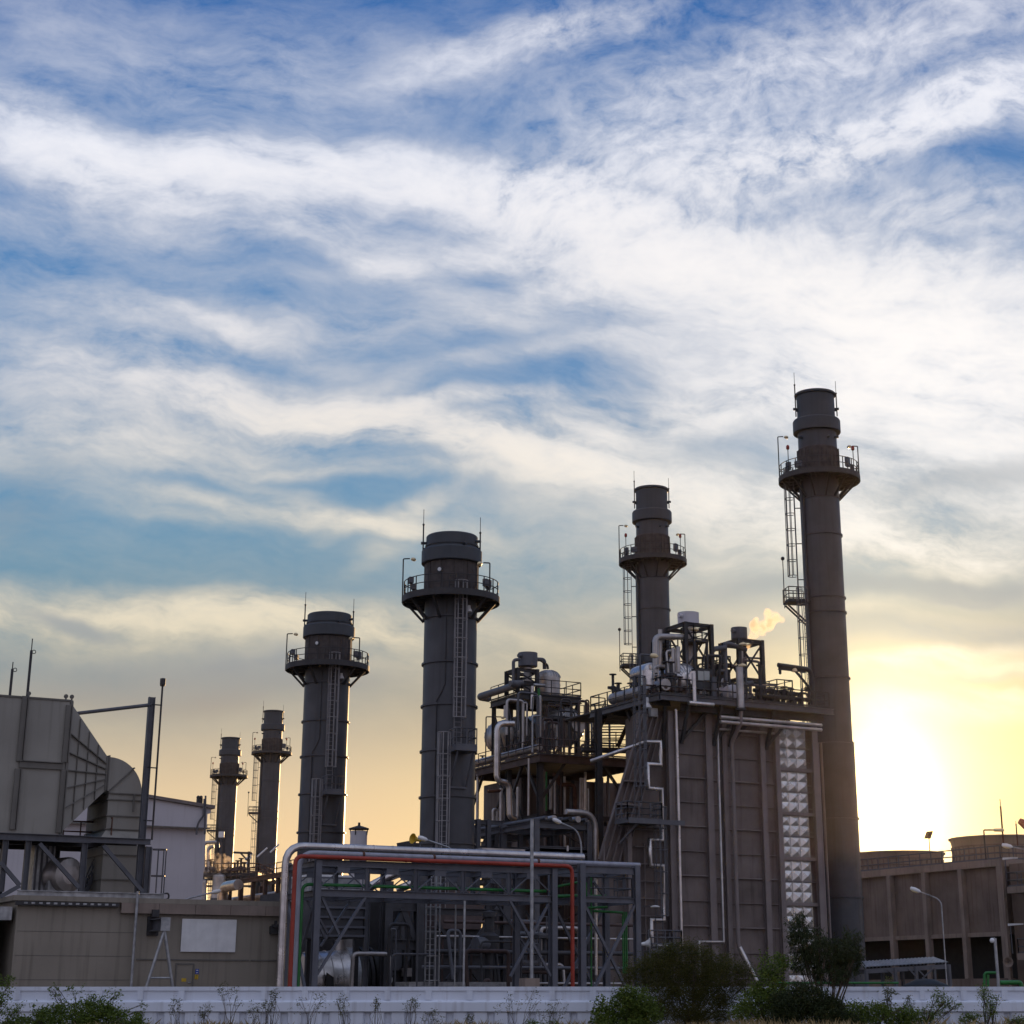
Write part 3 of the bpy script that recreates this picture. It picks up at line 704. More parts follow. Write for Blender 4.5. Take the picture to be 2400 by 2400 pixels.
m = MB(); z = zr - .12; m.ibeam((onv(cA(105, 1775), VF).x, VF - .25, z), (onv(cA(1050, 1800), VF).x, VF - .25, z), .42, .3, UP); m.build('base_beam', 'galv', t)
m = MB(); q = onv(cA(1030, 1785), VF - .2); m.tube([q, q + V((.5, 0, .1)), q + V((.55, 0, -.2)), q + V((.1, 0, -.3))], .05, 6, .15); m.build('pipe_end', 'steel_dark', t)
# davit mast
u = onv(cA(962, 800), VF + .2).x; z1 = onv(cA(985, 508), VF + .2).z
tm = thing('davit_mast', 'tall grey mast with a horizontal stay to the intake hood, left of the far stacks', 'mast', (u, VF + .2, ztop))
m = MB(); m.ibeam((u, VF + .2, ztop), (u, VF + .2, z1), .34, .3, (1, 0, 0)); m.build('post', 'steel_grey', tm)
a = onv(cA(505, 602), VF + .2); z2 = onv(cA(968, 556), VF + .2).z
m = MB(); m.tube([(a.x, VF + 1.0, a.z), (u, VF + .2, z2)], .1, 8); m.build('stay', 'steel_grey', tm)
m = MB(); z3 = onv(cA(1018, 395), VF).z; m.tube([(u + .55, VF + .2, zf0), (u + .55, VF + .2, z3 - .3)], .055, 6); m.lathe([(0, 0), (.13, 0), (.16, .1), (.16, .42), (0, .46)], (u + .55, VF + .2, z3 - .3), 8); m.build('lamp_pole', 'steel_dark', tm)
for z in (z1 - .4, (z1 + zf0) / 2, zf0 + 1): m = MB(); m.bar((u, VF + .2, z), (u + .6, VF + .2, z), .06); m.build('clamp', 'steel_dark', tm)
for (x, yt, yb, lab) in ((197, 128, 490, 'taller lightning rod on the beige intake housing roof'), (83, 280, 505, 'shorter lightning rod at the left edge of the intake housing roof')):
    p = onv(cA(x - 20, yb), VF + .6); zt_ = onv(cA(x, yt), VF + .6).z; o = thing('lightning_rod', lab, 'lightning rod', (p.x, VF + .6, zt2 + .1))
    z0 = zt2 + .1; m = MB(); m.tube([(p.x, VF + .6, z0), (p.x, VF + .6, z0 + (zt_ - z0) * .8)], .075, 6); m.tube([(p.x, VF + .6, z0 + (zt_ - z0) * .8), (p.x, VF + .6, zt_)], .03, 5)
    m.build('mast', 'steel_dark', o)
    z = z0 + (zt_ - z0) * .78; m = MB(); m.tube([V((p.x + .14 + .1 * cos(i * pi / 4), VF + .6, z + .1 * sin(i * pi / 4))) for i in range(9)], .02, 4); m.build('loop', 'steel_dark', o)
# plant under the housing
vq = VF + 3
def P3(x, y, v): return onv(cO(x, y), v)
a, b = P3(320, 740, vq), P3(560, 380, vq)
tq = thing('ventilation_cabinet', 'grey ribbed ventilation cabinet in shadow under the beige intake housing', 'cabinet', (a.x, vq, ztop))
m = MB(); m.box(a.x, b.x, vq, vq + 2, ztop, b.z + .3); m.build('body', 'galv', tq)
for i in range(4): x = a.x + (b.x - a.x) * (i + .5) / 4; m = MB(); m.box(x - .05, x + .05, vq - .06, vq - .004, ztop, b.z + .25); m.build('rib', 'steel_grey', tq)
c_ = P3(650, 650, vq - .8); r = .95
tq = thing('vent_elbow', 'rounded pale metal vent elbow below the beige intake housing', 'duct', (c_.x, vq - .8, ztop))
m = MB(); m.lathe([(r, -.5), (r, .5), (r * .9, .7), (r * .5, .82), (0, .86)], (c_.x, vq - .4, c_.z), 24, (.3, -1, 0), False); m.build('elbow', 'alu_dull', tq)
m = MB(); m.box(c_.x - r * .9, c_.x + r * .9, vq - .9, vq + .4, ztop, c_.z - .3); m.build('base_box', 'galv', tq)
m = MB(); a = P3(850, 800, vq); b = P3(990, 540, vq)
tq = thing('roof_stair', 'small grey steel stair with handrails under the intake housing', 'stairs', (a.x, vq, ztop))
for s_ in (0, .8): m.bar((a.x, vq + s_, ztop + .2), (b.x, vq + s_, b.z), .06, .2)
m.build('stringer', 'steel_grey', tq)
for i in range(9): k = (i + .5) / 9; m = MB(); m.box(a.x + (b.x - a.x) * k - .12, a.x + (b.x - a.x) * k + .12, vq, vq + .8, ztop + .2 + (b.z - ztop - .2) * k, ztop + .24 + (b.z - ztop - .2) * k); m.build('tread', 'steel_grey', tq)
m = MB(); rail(m, [(a.x, vq, ztop + .2), (b.x, vq, b.z)], 1., .8); m.build('handrail', 'steel_grey', tq)
a = P3(1500, 800, VF + 2.5); tq = thing('roof_ladder', 'grey caged ladder beside the beige down duct, in front of the white hall', 'ladder', (a.x, VF + 2.5, ztop))
ladder(tq, (a.x, VF + 2.5, ztop), P3(1500, 560, VF + 2.5).z, (1, -.3, 0), 0, .6, rr=.035)
m = MB(); z = zb - .02; a, b = P3(640, 190, VF + 4), P3(980, 190, VF + 4); rail(m, [(a.x, VF + 4, z), (b.x, VF + 4, z), (b.x, VF + 1, z)], 1.1, 1.); tag(m.build('walkway_railing', 'rust'), 'brown handrail on the walkway between hood and down duct', 'railing')

# ================================================================ white hall behind
VH = 165.
def H_(x, y): p = onv(cA(x, y), VH); return p.x, p.z
x1, zA = H_(1318, 1600); zs = H_(1100, 1355)[1]; xr_, zr_ = H_(1355, 1212); xl, zl = H_(960, 1146); sl_ = (zl - zr_) / (xl - xr_)
t = thing('turbine_hall', 'pale grey white hall with sloping roof behind the air intake', 'building', (x1 - 15, VH, 0))
m = MB(); m.box(x1 - 40, x1, VH, VH + 45, 0, zs); m.build('wall', 'white_wall', t)
xL = x1 - 40
m = MB(); m.prism([(xL, VH - .5, zs), (xr_ - .3, VH - .5, zs + .0), (xr_ - .3, VH - .5, H_(1340, 1265)[1]), (xr_, VH - .5, H_(1355, 1262)[1]), (xr_, VH - .5, zr_ - .3), (xL, VH - .5, zr_ - .3 + sl_ * (xL - xr_))][::-1], (0, 46, 0)); m.build('gable', 'white_wall', t)
m = MB(); m.prism([(xL, VH - .8, zr_ + sl_ * (xL - xr_)), (xr_ + .3, VH - .8, zr_), (xr_ + .3, VH - .8, zr_ - .3), (xL, VH - .8, zr_ - .3 + sl_ * (xL - xr_))], (0, 46.6, 0)); m.build('roof_edge', 'casing_rib', t)
m = MB(); m.box(xL, x1 + .2, VH - .62, VH - .51, zs, zs + .12); m.build('ledge', 'beige_rib', t)
for pts in (((1306, 1170), (1300, 1280), (1275, 1310), (1262, 1340), (1255, 1400)), ((1314, 1150), (1308, 1400))):
    m = MB(); m.tube([(H_(*p)[0], VH - .75, H_(*p)[1]) for p in pts], .09, 6, .2); m.build('conduit', 'steel_grey', t)
for x in (1275, 1292): p = H_(x, 1195); m = MB(); m.box(p[0] - .12, p[0] + .12, VH - .5, VH - .1, zr_, p[1] + .4); m.ball((p[0], VH - .3, p[1] + .5), .2, 6); m.build('roof_floodlight', 'steel_dark', t)

# ================================================================ far boiler between hall and pipe bend
DF_ = 235.
def F_(x, y, d=DF_): return ond(cM(x, y), d)
a, b = F_(95, 1525), F_(600, 1525); zd = (a.z + b.z) / 2
t = thing('far_boiler_deck', 'distant steel boiler deck with railings between the white hall and far stacks', 'steel structure', (a.x, a.y, 0))
m = MB(); w = V((FWD.x, FWD.y, 0)) * 12
m.add([a, b, b + w, a + w], [(0, 1, 2, 3)]); q = [V((p.x, p.y, zd)) for p in (a, b, b + w, a + w)]; m = MB(); m.prism(q, (0, 0, -.5)); m.build('deck', 'steel_dark', t)
m = MB(); rail(m, q, 1.1, 1.8, .05, True); m.build('railing', 'rust', t)
for p in q + [q[0].lerp(q[1], .35), q[0].lerp(q[1], .7)]: m = MB(); m.ibeam(V((p.x, p.y, 0)), V((p.x, p.y, zd - .5)), .5, .5, (1, 0, 0)); m.build('column', 'steel_dark', t)
for y in (1590, 1650): a2, b2 = F_(120, y), F_(600, y); m = MB(); m.bar(V((a2.x, a2.y, a2.z)), V((b2.x, b2.y, a2.z)), .25); m.build('beam', 'steel_dark', t)
for x, w, yt, yb, lab in ((237, 58, 1550, 1760, 'pale fat tank with flared skirt under the distant deck'), (100, 28, 1600, 1790, 'slim pale tank beside the white hall corner')):
    p = F_(x, yb); z = F_(x, yt).z; r = w * .25873 / 4380 * DF_ * 1.05
    o = thing('storage_tank', lab, 'tank', (p.x, p.y, 0)); m = MB(); m.lathe([(r * 1.18, p.z), (r, p.z + 1.5), (r, z - .2), (r * .9, z), (0, z + .3)], (p.x, p.y, 0), 24); m.build('shell', 'alu_dull', o)
    m = MB(); m.lathe([(r * 1.2, 0), (r * 1.2, p.z)], (p.x, p.y, 0), 24); m.build('skirt', 'steel_grey', o)
# far silencer frame and vent piping
p = F_(265, 1210); z = F_(265, 1157).z; r = 27 * .25873 / 4380 * DF_
o = thing('far_silencer', 'small pale silencer drum on a frame before the farthest stack', 'silencer', (p.x, p.y, zd))
m = MB(); m.lathe([(0, p.z), (r, p.z), (r, z), (r * .93, z), (r * .93, z - .5), (0, z - .5)], (p.x, p.y, 0), 16); m.build('drum', 'white_paint', o)
for sx_, sy_ in ((-1, -1), (1, -1), (1, 1), (-1, 1)): q2 = V((p.x, p.y, zd)) + RGT * r * sx_ + FWD * r * sy_; m = MB(); m.bar(q2, q2 + UP * (p.z - zd), .22); m.build('leg', 'steel_dark', o)
for pts, lab in ((((110, 1520), (110, 1255), (235, 1250), (235, 1300)), 'pale looped vent pipe beside the distant silencer'), (((150, 1520), (150, 1300), (200, 1290)), 'short bent steam pipe on the distant boiler deck')):
    m = MB(); m.tube([F_(*c) for c in pts], .22, 8, .5); tag(m.build('vent_pipe', 'alu_dull'), lab, 'pipe')
random.seed(3)
for i, (x, y, h) in enumerate(((135, 1440, 60), (165, 1420, 70), (195, 1445, 50), (385, 1470, 40), (410, 1450, 60), (440, 1440, 80), (470, 1470, 45), (330, 1480, 40))):
    p = F_(x, 1520); o = thing('valve_set', 'small valve cluster on the distant boiler deck', 'valve', (p.x, p.y, zd), 'valves on the distant deck'); H2 = h * .25873 / 4380 * DF_
    m = MB(); m.tube([(p.x, p.y, zd), (p.x, p.y, zd + H2 + .6)], .14, 6); m.bar(V((p.x, p.y, zd + H2 * .5)) - RGT * .7, V((p.x, p.y, zd + H2 * .5)) + RGT * .7, .2); m.build('stem', 'brown_steel', o)
    m = MB(); m.lathe([(0, -.06), (.35, -.06), (.35, .06), (0, .06)], (p.x, p.y, zd + H2 + .6), 10); m.ball((p.x, p.y, zd + H2 * .5), .32, 8); m.build('handwheel', 'brown_steel', o)
# jib, then white tubes standing in for sunlit glints
for (p, q, lab) in (((375, 1345), (545, 1352), 'thin dark jib arm by the distant stacks'),):
    a, b = F_(*p), F_(*q); o = thing('jib_crane', lab, 'crane', (b.x, b.y, zd)); c = F_(520, 1520)
    m = MB(); m.bar(a, b, .25); m.build('arm', 'steel_dark', o); m = MB(); m.bar(F_(440, 1350), F_(505, 1420), .2); m.build('stay', 'steel_dark', o)
    e = F_(515, 1380); m = MB(); m.bar(V((e.x, e.y, zd)), e + UP * .6, .3); m.build('post', 'steel_dark', o)
for i, (p, q, l) in enumerate((((590, 1385), (682, 1303), 'tilted white tube put in as a sun glint across the narrow far stack, upper left one'), ((708, 1345), (788, 1270), 'tilted white tube put in as a sun glint at the far stack edge, nearest the pipe bend'), ((480, 1412), (548, 1350), 'tilted white tube put in as a sun glint beside the jib arm, upper one'), ((492, 1452), (536, 1382), 'steep white tube put in as a sun glint under the jib arm'))):
    m = MB(); m.tube([F_(*p), F_(*q)], .11, 8); tag(m.build('glint_tube', 'white_paint'), l, 'lamp')  # sun glints drawn as white painted tubes, not lamps
# distant pipe bridge running away
UBR = 63.
def B_(x, y): return onu(cM(x, y), UBR)
a, b = B_(345, 1650), B_(830, 1560); zt_ = (a.z + b.z) / 2; y0, y1 = b.y - 6, a.y
o = thing('pipe_bridge', 'dark steel pipe bridge receding behind the big pipe bend', 'pipe rack', (UBR, (y0 + y1) / 2, 0))
for z in (zt_ + .2, zt_ - 2.2, zt_ - 4.6): 
    for u in (UBR, UBR + 3.5): m = MB(); m.ibeam((u, y0, z), (u, y1, z), .4, .25, UP); m.build('beam', 'brown_steel', o)
n = 7
for i in range(n):
    y = y0 + (y1 - y0) * i / (n - 1)
    for u in (UBR, UBR + 3.5): m = MB(); m.ibeam((u, y, 0), (u, y, zt_), .4, .35, (1, 0, 0)); m.build('post', 'brown_steel', o)
m = MB(); rail(m, [(UBR, y0, zt_ + .4), (UBR, y1, zt_ + .4)], 1.1, 2., .05); m.build('railing', 'brown_steel', o)
for i, (du, z, r, mt, l) in enumerate(((.7, zt_ - 1.5, .34, 'alu_dull', 'upper fat insulated pipe inside the receding pipe bridge'), (1.6, zt_ - 3.9, .28, 'alu_dull', 'lower insulated pipe inside the receding pipe bridge'), (2.4, zt_ - 1.7, .2, 'brown_steel', 'dark thin pipe inside the receding pipe bridge'))):
    m = MB(); m.tube([(UBR + du, y0, z), (UBR + du, y1 + 1, z)], r, 10, bands=2.5); tag(m.build('bridge_pipe', mt), l, 'pipe')
m = MB(); p = onu(cM(275, 1780), UBR - 1); q = onu(cM(300, 1655), UBR - 1); m.tube([(UBR - 1, p.y, 0), (UBR - 1, p.y, q.z), (UBR - 1, p.y - 5, q.z)], .55, 14, 1.4, bands=1.)
tag(m.build('insulated_pipe', 'alu'), 'fat bent aluminium pipe at the start of the receding pipe bridge', 'pipe')

# ================================================================ pipe rack in front
VR = 89.4; RD = 4.5
u1 = onv(cC(340, 850), VR).x; u2 = onv(cC(1685, 900), VR).x; u3 = onv(cC(1845, 900), VR).x; u4 = onv(cD(531, 900), VR).x
zT = (onv(cC(380, 538), VR).z + onv(cC(1660, 582), VR).z) / 2; zB = (onv(cC(380, 712), VR).z + onv(cC(1660, 736), VR).z) / 2
zC = onv(cC(357, 508), VR).z
t = thing('pipe_rack', 'blue grey steel truss pipe rack carrying the red and silver pipes', 'pipe rack', ((u1 + u2) / 2, VR + RD / 2, 0))
SB = 'steel_blue'
for v in (VR, VR + RD):
    for u in (u1, u2):
        m = MB(); m.ibeam((u, v, 0), (u, v, zC if u == u1 else zT + .22), .34, .32, (0, 1, 0)); m.build('column', SB, t)
    m = MB(); m.ibeam((u1 + .17, v, zT), (u2 - .17, v, zT), .34, .26, UP); m.build('top_chord', SB, t)
    m = MB(); m.ibeam((u1 + .17, v, zB), (u2 - .17, v, zB), .36, .26, UP); m.build('bottom_chord', SB, t)
    n = 5
    for i in range(n + 1):
        u = u1 + (u2 - u1) * i / n
        if 0 < i < n: m = MB(); m.ibeam((u, v, zB + .18), (u, v, zT - .17), .22, .2, (1, 0, 0)); m.build('truss_post', SB, t)
        if i < n:
            w = (u2 - u1) / n
            for s_ in (0, 1):
                m = MB(); m.bar((u + w * s_, v - .03 + .06 * s_, zB + .2), (u + w * .5, v - .03 + .06 * s_, zT - .2), .07, .06); m.build('truss_diagonal', SB, t)
            m = MB(); m.box(u + w / 2 - .34, u + w / 2 + .34, v - .1, v - .075, zT - .48, zT - .17); m.build('gusset', SB, t)
for i in range(6):
    u = u1 + (u2 - u1) * i / 5
    for z in (zT, zB): m = MB(); m.ibeam((u, VR + .14, z - .02), (u, VR + RD - .14, z - .02), .3, .24, UP); m.build('cross_beam', SB, t)
def brace(p, q, w=.17, v=VR, tt=None, nm='brace', mt=SB):
    m = MB(); m.bar(onv(cC(*p), v), onv(cC(*q), v), w * .72, w * .72); return m.build(nm, mt, tt or t)
for p, q, dv in (((620, 728), (345, 1170), -.05), ((375, 735), (470, 940), .05), ((1436, 750), (1668, 1178), -.05), ((1660, 760), (1440, 1180), .06)): brace(p, q, .18, VR + dv)
for p, q in (((543, 742), (365, 1010)), ((362, 858), (410, 945)), ((290, 745), (390, 960)), ((1360, 760), (1560, 1060))): brace(p, q, .16, VR + RD)
for u in (u1,):
    for a, b in (((zB - .2), .3), (.3, zB - .2)): m = MB(); m.bar((u, VR + .1, a), (u, VR + RD - .1, b), .14); m.build('side_brace', SB, t)
# right bay
zT2 = onv(cD(350, 660), VR).z; zB2 = onv(cD(350, 855), VR).z; zC3 = onv(cC(1845, 540), VR).z
t2 = thing('pipe_rack_bay', 'narrow steel rack bay with crossed braces right of the red pipe', 'pipe rack', ((u3 + u4) / 2, VR + 2, 0))
for v in (VR, VR + 3.5):
    m = MB(); m.ibeam((u3, v, 0), (u3, v, zC3), .36, .34, (1, 0, 0) if v > VR else (0, 1, 0)); m.build('column', SB, t2)
    m = MB(); m.ibeam((u4, v, 0), (u4, v, zT2 + .3), .36, .32, (0, 1, 0)); m.build('column', SB, t2)
    for z in (zT2, zB2): m = MB(); m.ibeam((u3 + .18, v, z), (u4 - .18, v, z), .42 if z == zT2 else .3, .26, UP); m.build('beam', SB, t2)
    for a, b in ((zB2 - .2, .9), (.9, zB2 - .2)): m = MB(); dv = .05 if a > b else -.05; m.bar((u3 + .15, v + dv, a), (u4 - .15, v + dv, b), .15); m.build('brace', SB, t2)
for u in (u3, u4):
    for z in (zT2, zB2): m = MB(); m.ibeam((u, VR + .17, z), (u, VR + 3.33, z), .3, .24, UP); m.build('cross_beam', SB, t2)
m = MB(); a = onv(cD(215, 700), VR + 1); b = onv(cD(500, 760), VR + 1); rail(m, [(a.x, VR + 1, zB2 + .15), (b.x, VR + 1, zB2 + .15), (b.x, VR + 3, zB2 + .15)], 1.15, .9); m.build('railing', 'steel_grey', t2)
for (p, q) in (((250, 735), (320, 830)), ((450, 690), (455, 790))): m = MB(); m.bar(onv(cD(*p), VR + 1.5), onv(cD(*q), VR + 1.5), .12); m.build('strut', SB, t2)
# ---- pipes of the rack
def pipe(name, pts, r, mt, label, bend=.6, n=14, bands=0, cat='pipe', group=None):
    m = MB(); m.tube(pts, r, n, bend, bands=bands); return tag(m.build(name, mt), label, cat, group)
v = VR + .75; us = onv(cC(160, 700), v).x; zs = (onv(cC(500, 455), v).z + onv(cC(1700, 497), v).z) / 2; ue = onv(cC(1852, 508), v).x
pipe('insulated_pipe', [(us, v, 0), (us, v, zs), (ue, v, zs)], .20, 'alu', 'fat silver insulated pipe bending down at the left end of the rack', 1.0, 20, 1.05)
m = MB(); m.cyl((ue - 1.0, v, zs + .3), (ue - 1.0, v, zs + .6), .06, 8); tag(m.build('vent_stub', 'alu_dull'), 'tiny vent stub on the right end of the silver pipe', 'pipe')
v = VR + .35; ug = us + .62; zg = (onv(cC(700, 492), v).z + onv(cC(1800, 540), v).z) / 2; ue = onv(cC(1930, 547), v).x
pipe('grey_pipe', [(ug, v, 0), (ug, v, zg), (ue + 2.8, v, zg)], .14, 'pipe_grey', 'plain grey pipe between the silver and the red pipe on the rack', .8, 16, 3.2)
for x in (600, 1000, 1590): p = onv(cC(x, 500), v); m = MB(); m.tube([(p.x, v, zg), (p.x + .12, v, zg)], .17, 14); tag(m.build('pipe_clamp', 'rust'), 'rusty clamp ring on the plain grey rack pipe', 'clamp', 'rusty clamps on the grey rack pipe')
v = VR - .28; u_ = onv(cC(215, 700), v).x; zr_ = (onv(cC(500, 508), v).z + onv(cC(1600, 549), v).z) / 2; ue = onv(cC(1791, 900), v).x
pipe('red_pipe', [(u_, v, 0), (u_, v, zr_), (ue, v, zr_), (ue, v, 0)], .112, 'red_pipe', 'red fire water pipe running along the rack and down at both ends', .42, 14, 3.4)
v = VR + .3; u_ = onv(cC(253, 900), v).x; zq = zB + .42; ue = onv(cC(1640, 718), v).x
pipe('green_pipe', [(u_, v, 0), (u_, v, zq), (ue, v, zq)], .085, 'green_pipe', 'long green pipe resting on the lower chord of the rack', .4)
for i, (pts, r, l) in enumerate((
  (((202, 740), (205, 830), (330, 828)), .08, 'short green pipe turning at the top of the rack bay'),
  (((250, 925), (440, 935)), .07, 'thin horizontal green pipe in the rack bay, lower one'), (((205, 905), (340, 900)), .07, 'thin horizontal green pipe in the rack bay, upper one'),
  (((237, 700), (237, 1420)), .05, 'thin vertical green pipe next to the silver column of the bay'),
  (((440, 930), (445, 1330)), .05, 'green vertical pipe at the bay brace, left of three'), (((452, 930), (457, 1330)), .05, 'green vertical pipe at the bay brace, middle of three'), (((464, 930), (469, 1330)), .05, 'green vertical pipe at the bay brace, right of three'),
  (((0, 770), (150, 740)), .07, 'green pipe sloping behind the red pipe, upper'), (((0, 830), (160, 826)), .09, 'green pipe level behind the red pipe, lower'))):
    pipe('green_pipe', [onv(cD(*p), VR + 2.2) for p in pts], r, 'green_pipe', l, .15, 8)
pipe('silver_pipe', [onv(cD(266, 720), VR + 2.8), onv(cD(268, 1340), VR + 2.8)], .09, 'alu', 'thin silver vertical pipe inside the rack bay', 0, 8, 1.2)
# ---- tall plain pole with base box, slim pole, lamp posts
def pole(name, p_top, p_bot, v, r, label, mt='galv', box=False):
    a = onv(p_top, v); o = thing(name, label, 'pole', (a.x, v, 0)); m = MB(); m.tube([(a.x, v, 0), (a.x, v, a.z)], r, 10); m.build('shaft', mt, o)
    m = MB(); m.lathe([(r * 1.9, 0), (r * 1.9, .12), (r, .16)], (a.x, v, 0), 10); m.build('base_flange', mt, o)
    if box: b = onv(cC(1542, 1190), v); m = MB(); m.box(a.x - .55, a.x + .3, v - .35, v + .35, 0, b.z); m.build('base_box', 'concrete_light', o)
    return o
pole('tall_pole', cC(1562, 290), None, 86.6, .095, 'tall light grey pole with a concrete base box, in front of the rack', 'galv', True)
pole('slim_pole', cC(1181, 752), None, 87.2, .06, 'slim grey pole standing under the middle of the rack')
def street_lamp(name, head, knee, pole_top, base_v, label, r=.05, fwd=0.):
    a, k, h = onv(pole_top, base_v), onv(knee, base_v), onv(head, base_v)
    o = thing(name, label, 'street lamp', (a.x, base_v, 0))
    m = MB(); m.tube([(a.x, base_v, 0), (a.x, base_v, a.z), (k.x, base_v, k.z), (h.x, base_v, h.z)], r, 8, .5); m.build('pole', 'galv', o)
    d = (h - k).normalized(); m = MB(); c = h + d * .12
    m.lathe([(.04, -.3), (.11, -.2), (.13, .06), (.1, .28), (0, .31)], c, 10, d, True); o2 = m.build('lamp_head', 'white_paint', o)
    m = MB(); m.lathe([(.09, -.14), (.1, .06), (.07, .2), (0, .22)], c - UP * .05, 10, d, True); m.build('diffuser', 'lamp_glass', o2)
    return o
street_lamp('street_lamp', cC(1715, 305), cC(1815, 350), cC(1841, 420), 95.6, 'curved street lamp with white head above the rack, right of the tall pole')
street_lamp('street_lamp', cC(955, 403), cC(1108, 455), cC(1135, 520), 94.8, 'street lamp with white head just above the silver pipe, near the middle stack')
street_lamp('street_lamp', cB(1385, 803), cB(1195, 850), cB(1150, 900), 112, 'street lamp with white head low over the beige roof, left of the pipe bend')

# ================================================================ bypass duct and frames behind the rack
VD = 108.7
ca, cb = onv(cC(300, 1130), 107).x, onv(cC(545, 1130), 107).x
ztopc = onv(cC(450, 1030), VD).z; rc = 1.95; zc = ztopc - rc
t = thing('exhaust_diffuser', 'shiny round metal exhaust diffuser low behind the rack, left end', 'duct', (ca, VD, 0))
m = MB(); m.lathe([(0, 0), (rc * .9, 0), (rc, cb - ca - .4), (rc * 1.03, cb - ca)], (ca, VD, zc), 40, (1, 0, 0)); m.build('barrel', 'alu', t)
for i in range(4): m = MB(); x = (cb - ca) * (.12 + .22 * i); k = rc * (.915 + .1 * (.12 + .22 * i)); m.lathe([(k - .02, x), (k + .03, x), (k + .03, x + .05), (k - .02, x + .05)], (ca, VD, zc), 40, (1, 0, 0)); m.build('seam_band', 'alu_dull', t)
for i, (dx, k, mt) in enumerate(((0, 1.12, 'galv'), (.55, 1.08, 'steel_dark'), (.85, 1.12, 'black'), (1.2, 1.08, 'steel_dark'), (1.5, 1.12, 'black'))):
    m = MB(); m.lathe([(rc * .95, dx), (rc * k, dx), (rc * k, dx + (.5 if i == 0 else .22)), (rc * .95, dx + (.5 if i == 0 else .22))], (cb, VD, zc), 40, (1, 0, 0)); m.build('flange_ring', mt, t)
m = MB(); m.lathe([(rc, .2), (rc, 2.3)], (cb, VD, zc), 40, (1, 0, 0)); m.build('bellows', 'black', t)
m = MB(); m.hexa([onv(cC(x, y), VD - rc) for x, y in ((398, 1155), (398, 1245), (440, 1245), (440, 1185))], [onv(cC(x, y), VD - rc - .25) for x, y in ((398, 1155), (398, 1245), (440, 1245), (440, 1185))]); m.build('support_plate', 'steel_dark', t)
p = onv(cC(508, 965), VD); m = MB(); m.lathe([(.62, 0), (.62, 3)], (p.x, VD, zc + rc * .8), 16); m.build('riser', 'alu_dull', t)
# diverter box
ub = cb + 2.35; ue = onv(cC(1395, 1100), 106.2).x
zbx = onv(cC(700, 1022), 106.2).z
t = thing('diverter_box', 'dark steel diverter duct box with round ports under the middle stack', 'duct', ((ub + ue) / 2, VD, 0))
zh0, zh1 = onv(cC(1140, 912), 106.2).z, onv(cC(1140, 770), 106.2).z
um = onv(cC(905, 1100), 106.2).x
m = MB(); m.box(ub, um, 106.2, 111.2, .3, zbx); m.build('inlet_box', 'steel_dark', t)
m = MB(); m.prism([(ub, 106.15, zbx + .004), (ub + 1.9, 106.15, zbx + .004), (ub, 106.15, zbx - 1.6)], (0, .04, 0)); m.build('corner_plate', 'steel_grey', t)
m = MB(); m.box(um, ue, 106.2, 111.2, .3, zh0); m.build('main_box', 'steel_dark', t)
uh0, uh1 = onv(cC(1020, 900), 106.2).x, onv(cC(1265, 900), 106.2).x; ux_, vx_ = BS.location.x, BS.location.y
m = MB(); m.hexa([(uh0, 106, zh0), (uh1, 106, zh0), (uh1, 111.4, zh0), (uh0, 111.4, zh0)][::-1], [(ux_ - 2, vx_ - 2, zh1 + 1), (ux_ + 2, vx_ - 2, zh1 + 1), (ux_ + 2, vx_ + 2, zh1 + 1), (ux_ - 2, vx_ + 2, zh1 + 1)][::-1]); m.build('hopper', 'brown_steel', t)
for (x, y) in ((745, 1077), (742, 1198)):
    p = onv(cC(x, y), 106.1); m = MB(); m.cyl((p.x, 106.2, p.z), (p.x, 106.02, p.z), .34, 20); o = m.build('round_port', 'white_paint', t)
    m = MB(); m.box(p.x - .22, p.x + .22, 105.99, 106.015, p.z - .04, p.z + .04); m.build('port_handle', 'steel_grey', o)
a, b = onv(cC(825, 1180), 106), onv(cC(868, 1132), 106); m = MB(); m.box(a.x, b.x, 105.6, 106.19, a.z, b.z); m.build('junction_box', 'alu_dull', t)
for y in (1150,): z = onv(cC(700, y), 106.2).z; m = MB(); m.box(ub, um, 106.06, 106.19, z - .05, z + .05); m.build('stiffener', 'black', t)
for x in (700, 830): x_ = onv(cC(x, 1100), 106.2).x; m = MB(); m.box(x_ - .05, x_ + .05, 106.05, 106.19, .3, zbx); m.build('stiffener', 'black', t)
# stack support frame
t = thing('stack_support_frame', 'dark heavy steel frame with diagonal braces around the middle stack base', 'steel structure', (ux_, 103, 0))
SD = 'steel_mid'; v = 103.
for x, yt in ((742, 738), (920, 738), (1410, 760)):
    p = onv(cC(x, 900), v); z = onv(cC(x, yt), v).z
    m = MB(); m.ibeam((p.x, v, 0), (p.x, v, z + 1), .55, .5, (0, 1, 0)); m.build('column', SD, t); m = MB(); m.ibeam((p.x, v + 10, 0), (p.x, v + 10, z + 1), .55, .5, (0, 1, 0)); m.build('column', SD, t)
for p, q, w in (((742, 782), (920, 770), .7), ((742, 1008), (905, 990), .6), ((940, 1080), (1390, 1088), .55), ((1410, 830), (935, 800), .4)):
    a, b = onv(cC(*p), v), onv(cC(*q), v); z = (a.z + b.z) / 2; m = MB(); m.ibeam((a.x, v, z), (b.x, v, z), w, .4, UP); m.build('beam', SD, t)
for p, q, w in (((825, 792), (898, 975), .5), ((835, 800), (745, 990), .4), ((828, 800), (828, 985), .3), ((1020, 870), (1150, 1058), .3), ((1385, 770), (1188, 1055), .32), ((1175, 1090), (1080, 1200), .32), ((1180, 1090), (1260, 1200), .3)):
    m = MB(); m.bar(onv(cC(*p), v + .02), onv(cC(*q), v + .02), w * .7, w * .7); m.build('brace', SD, t)
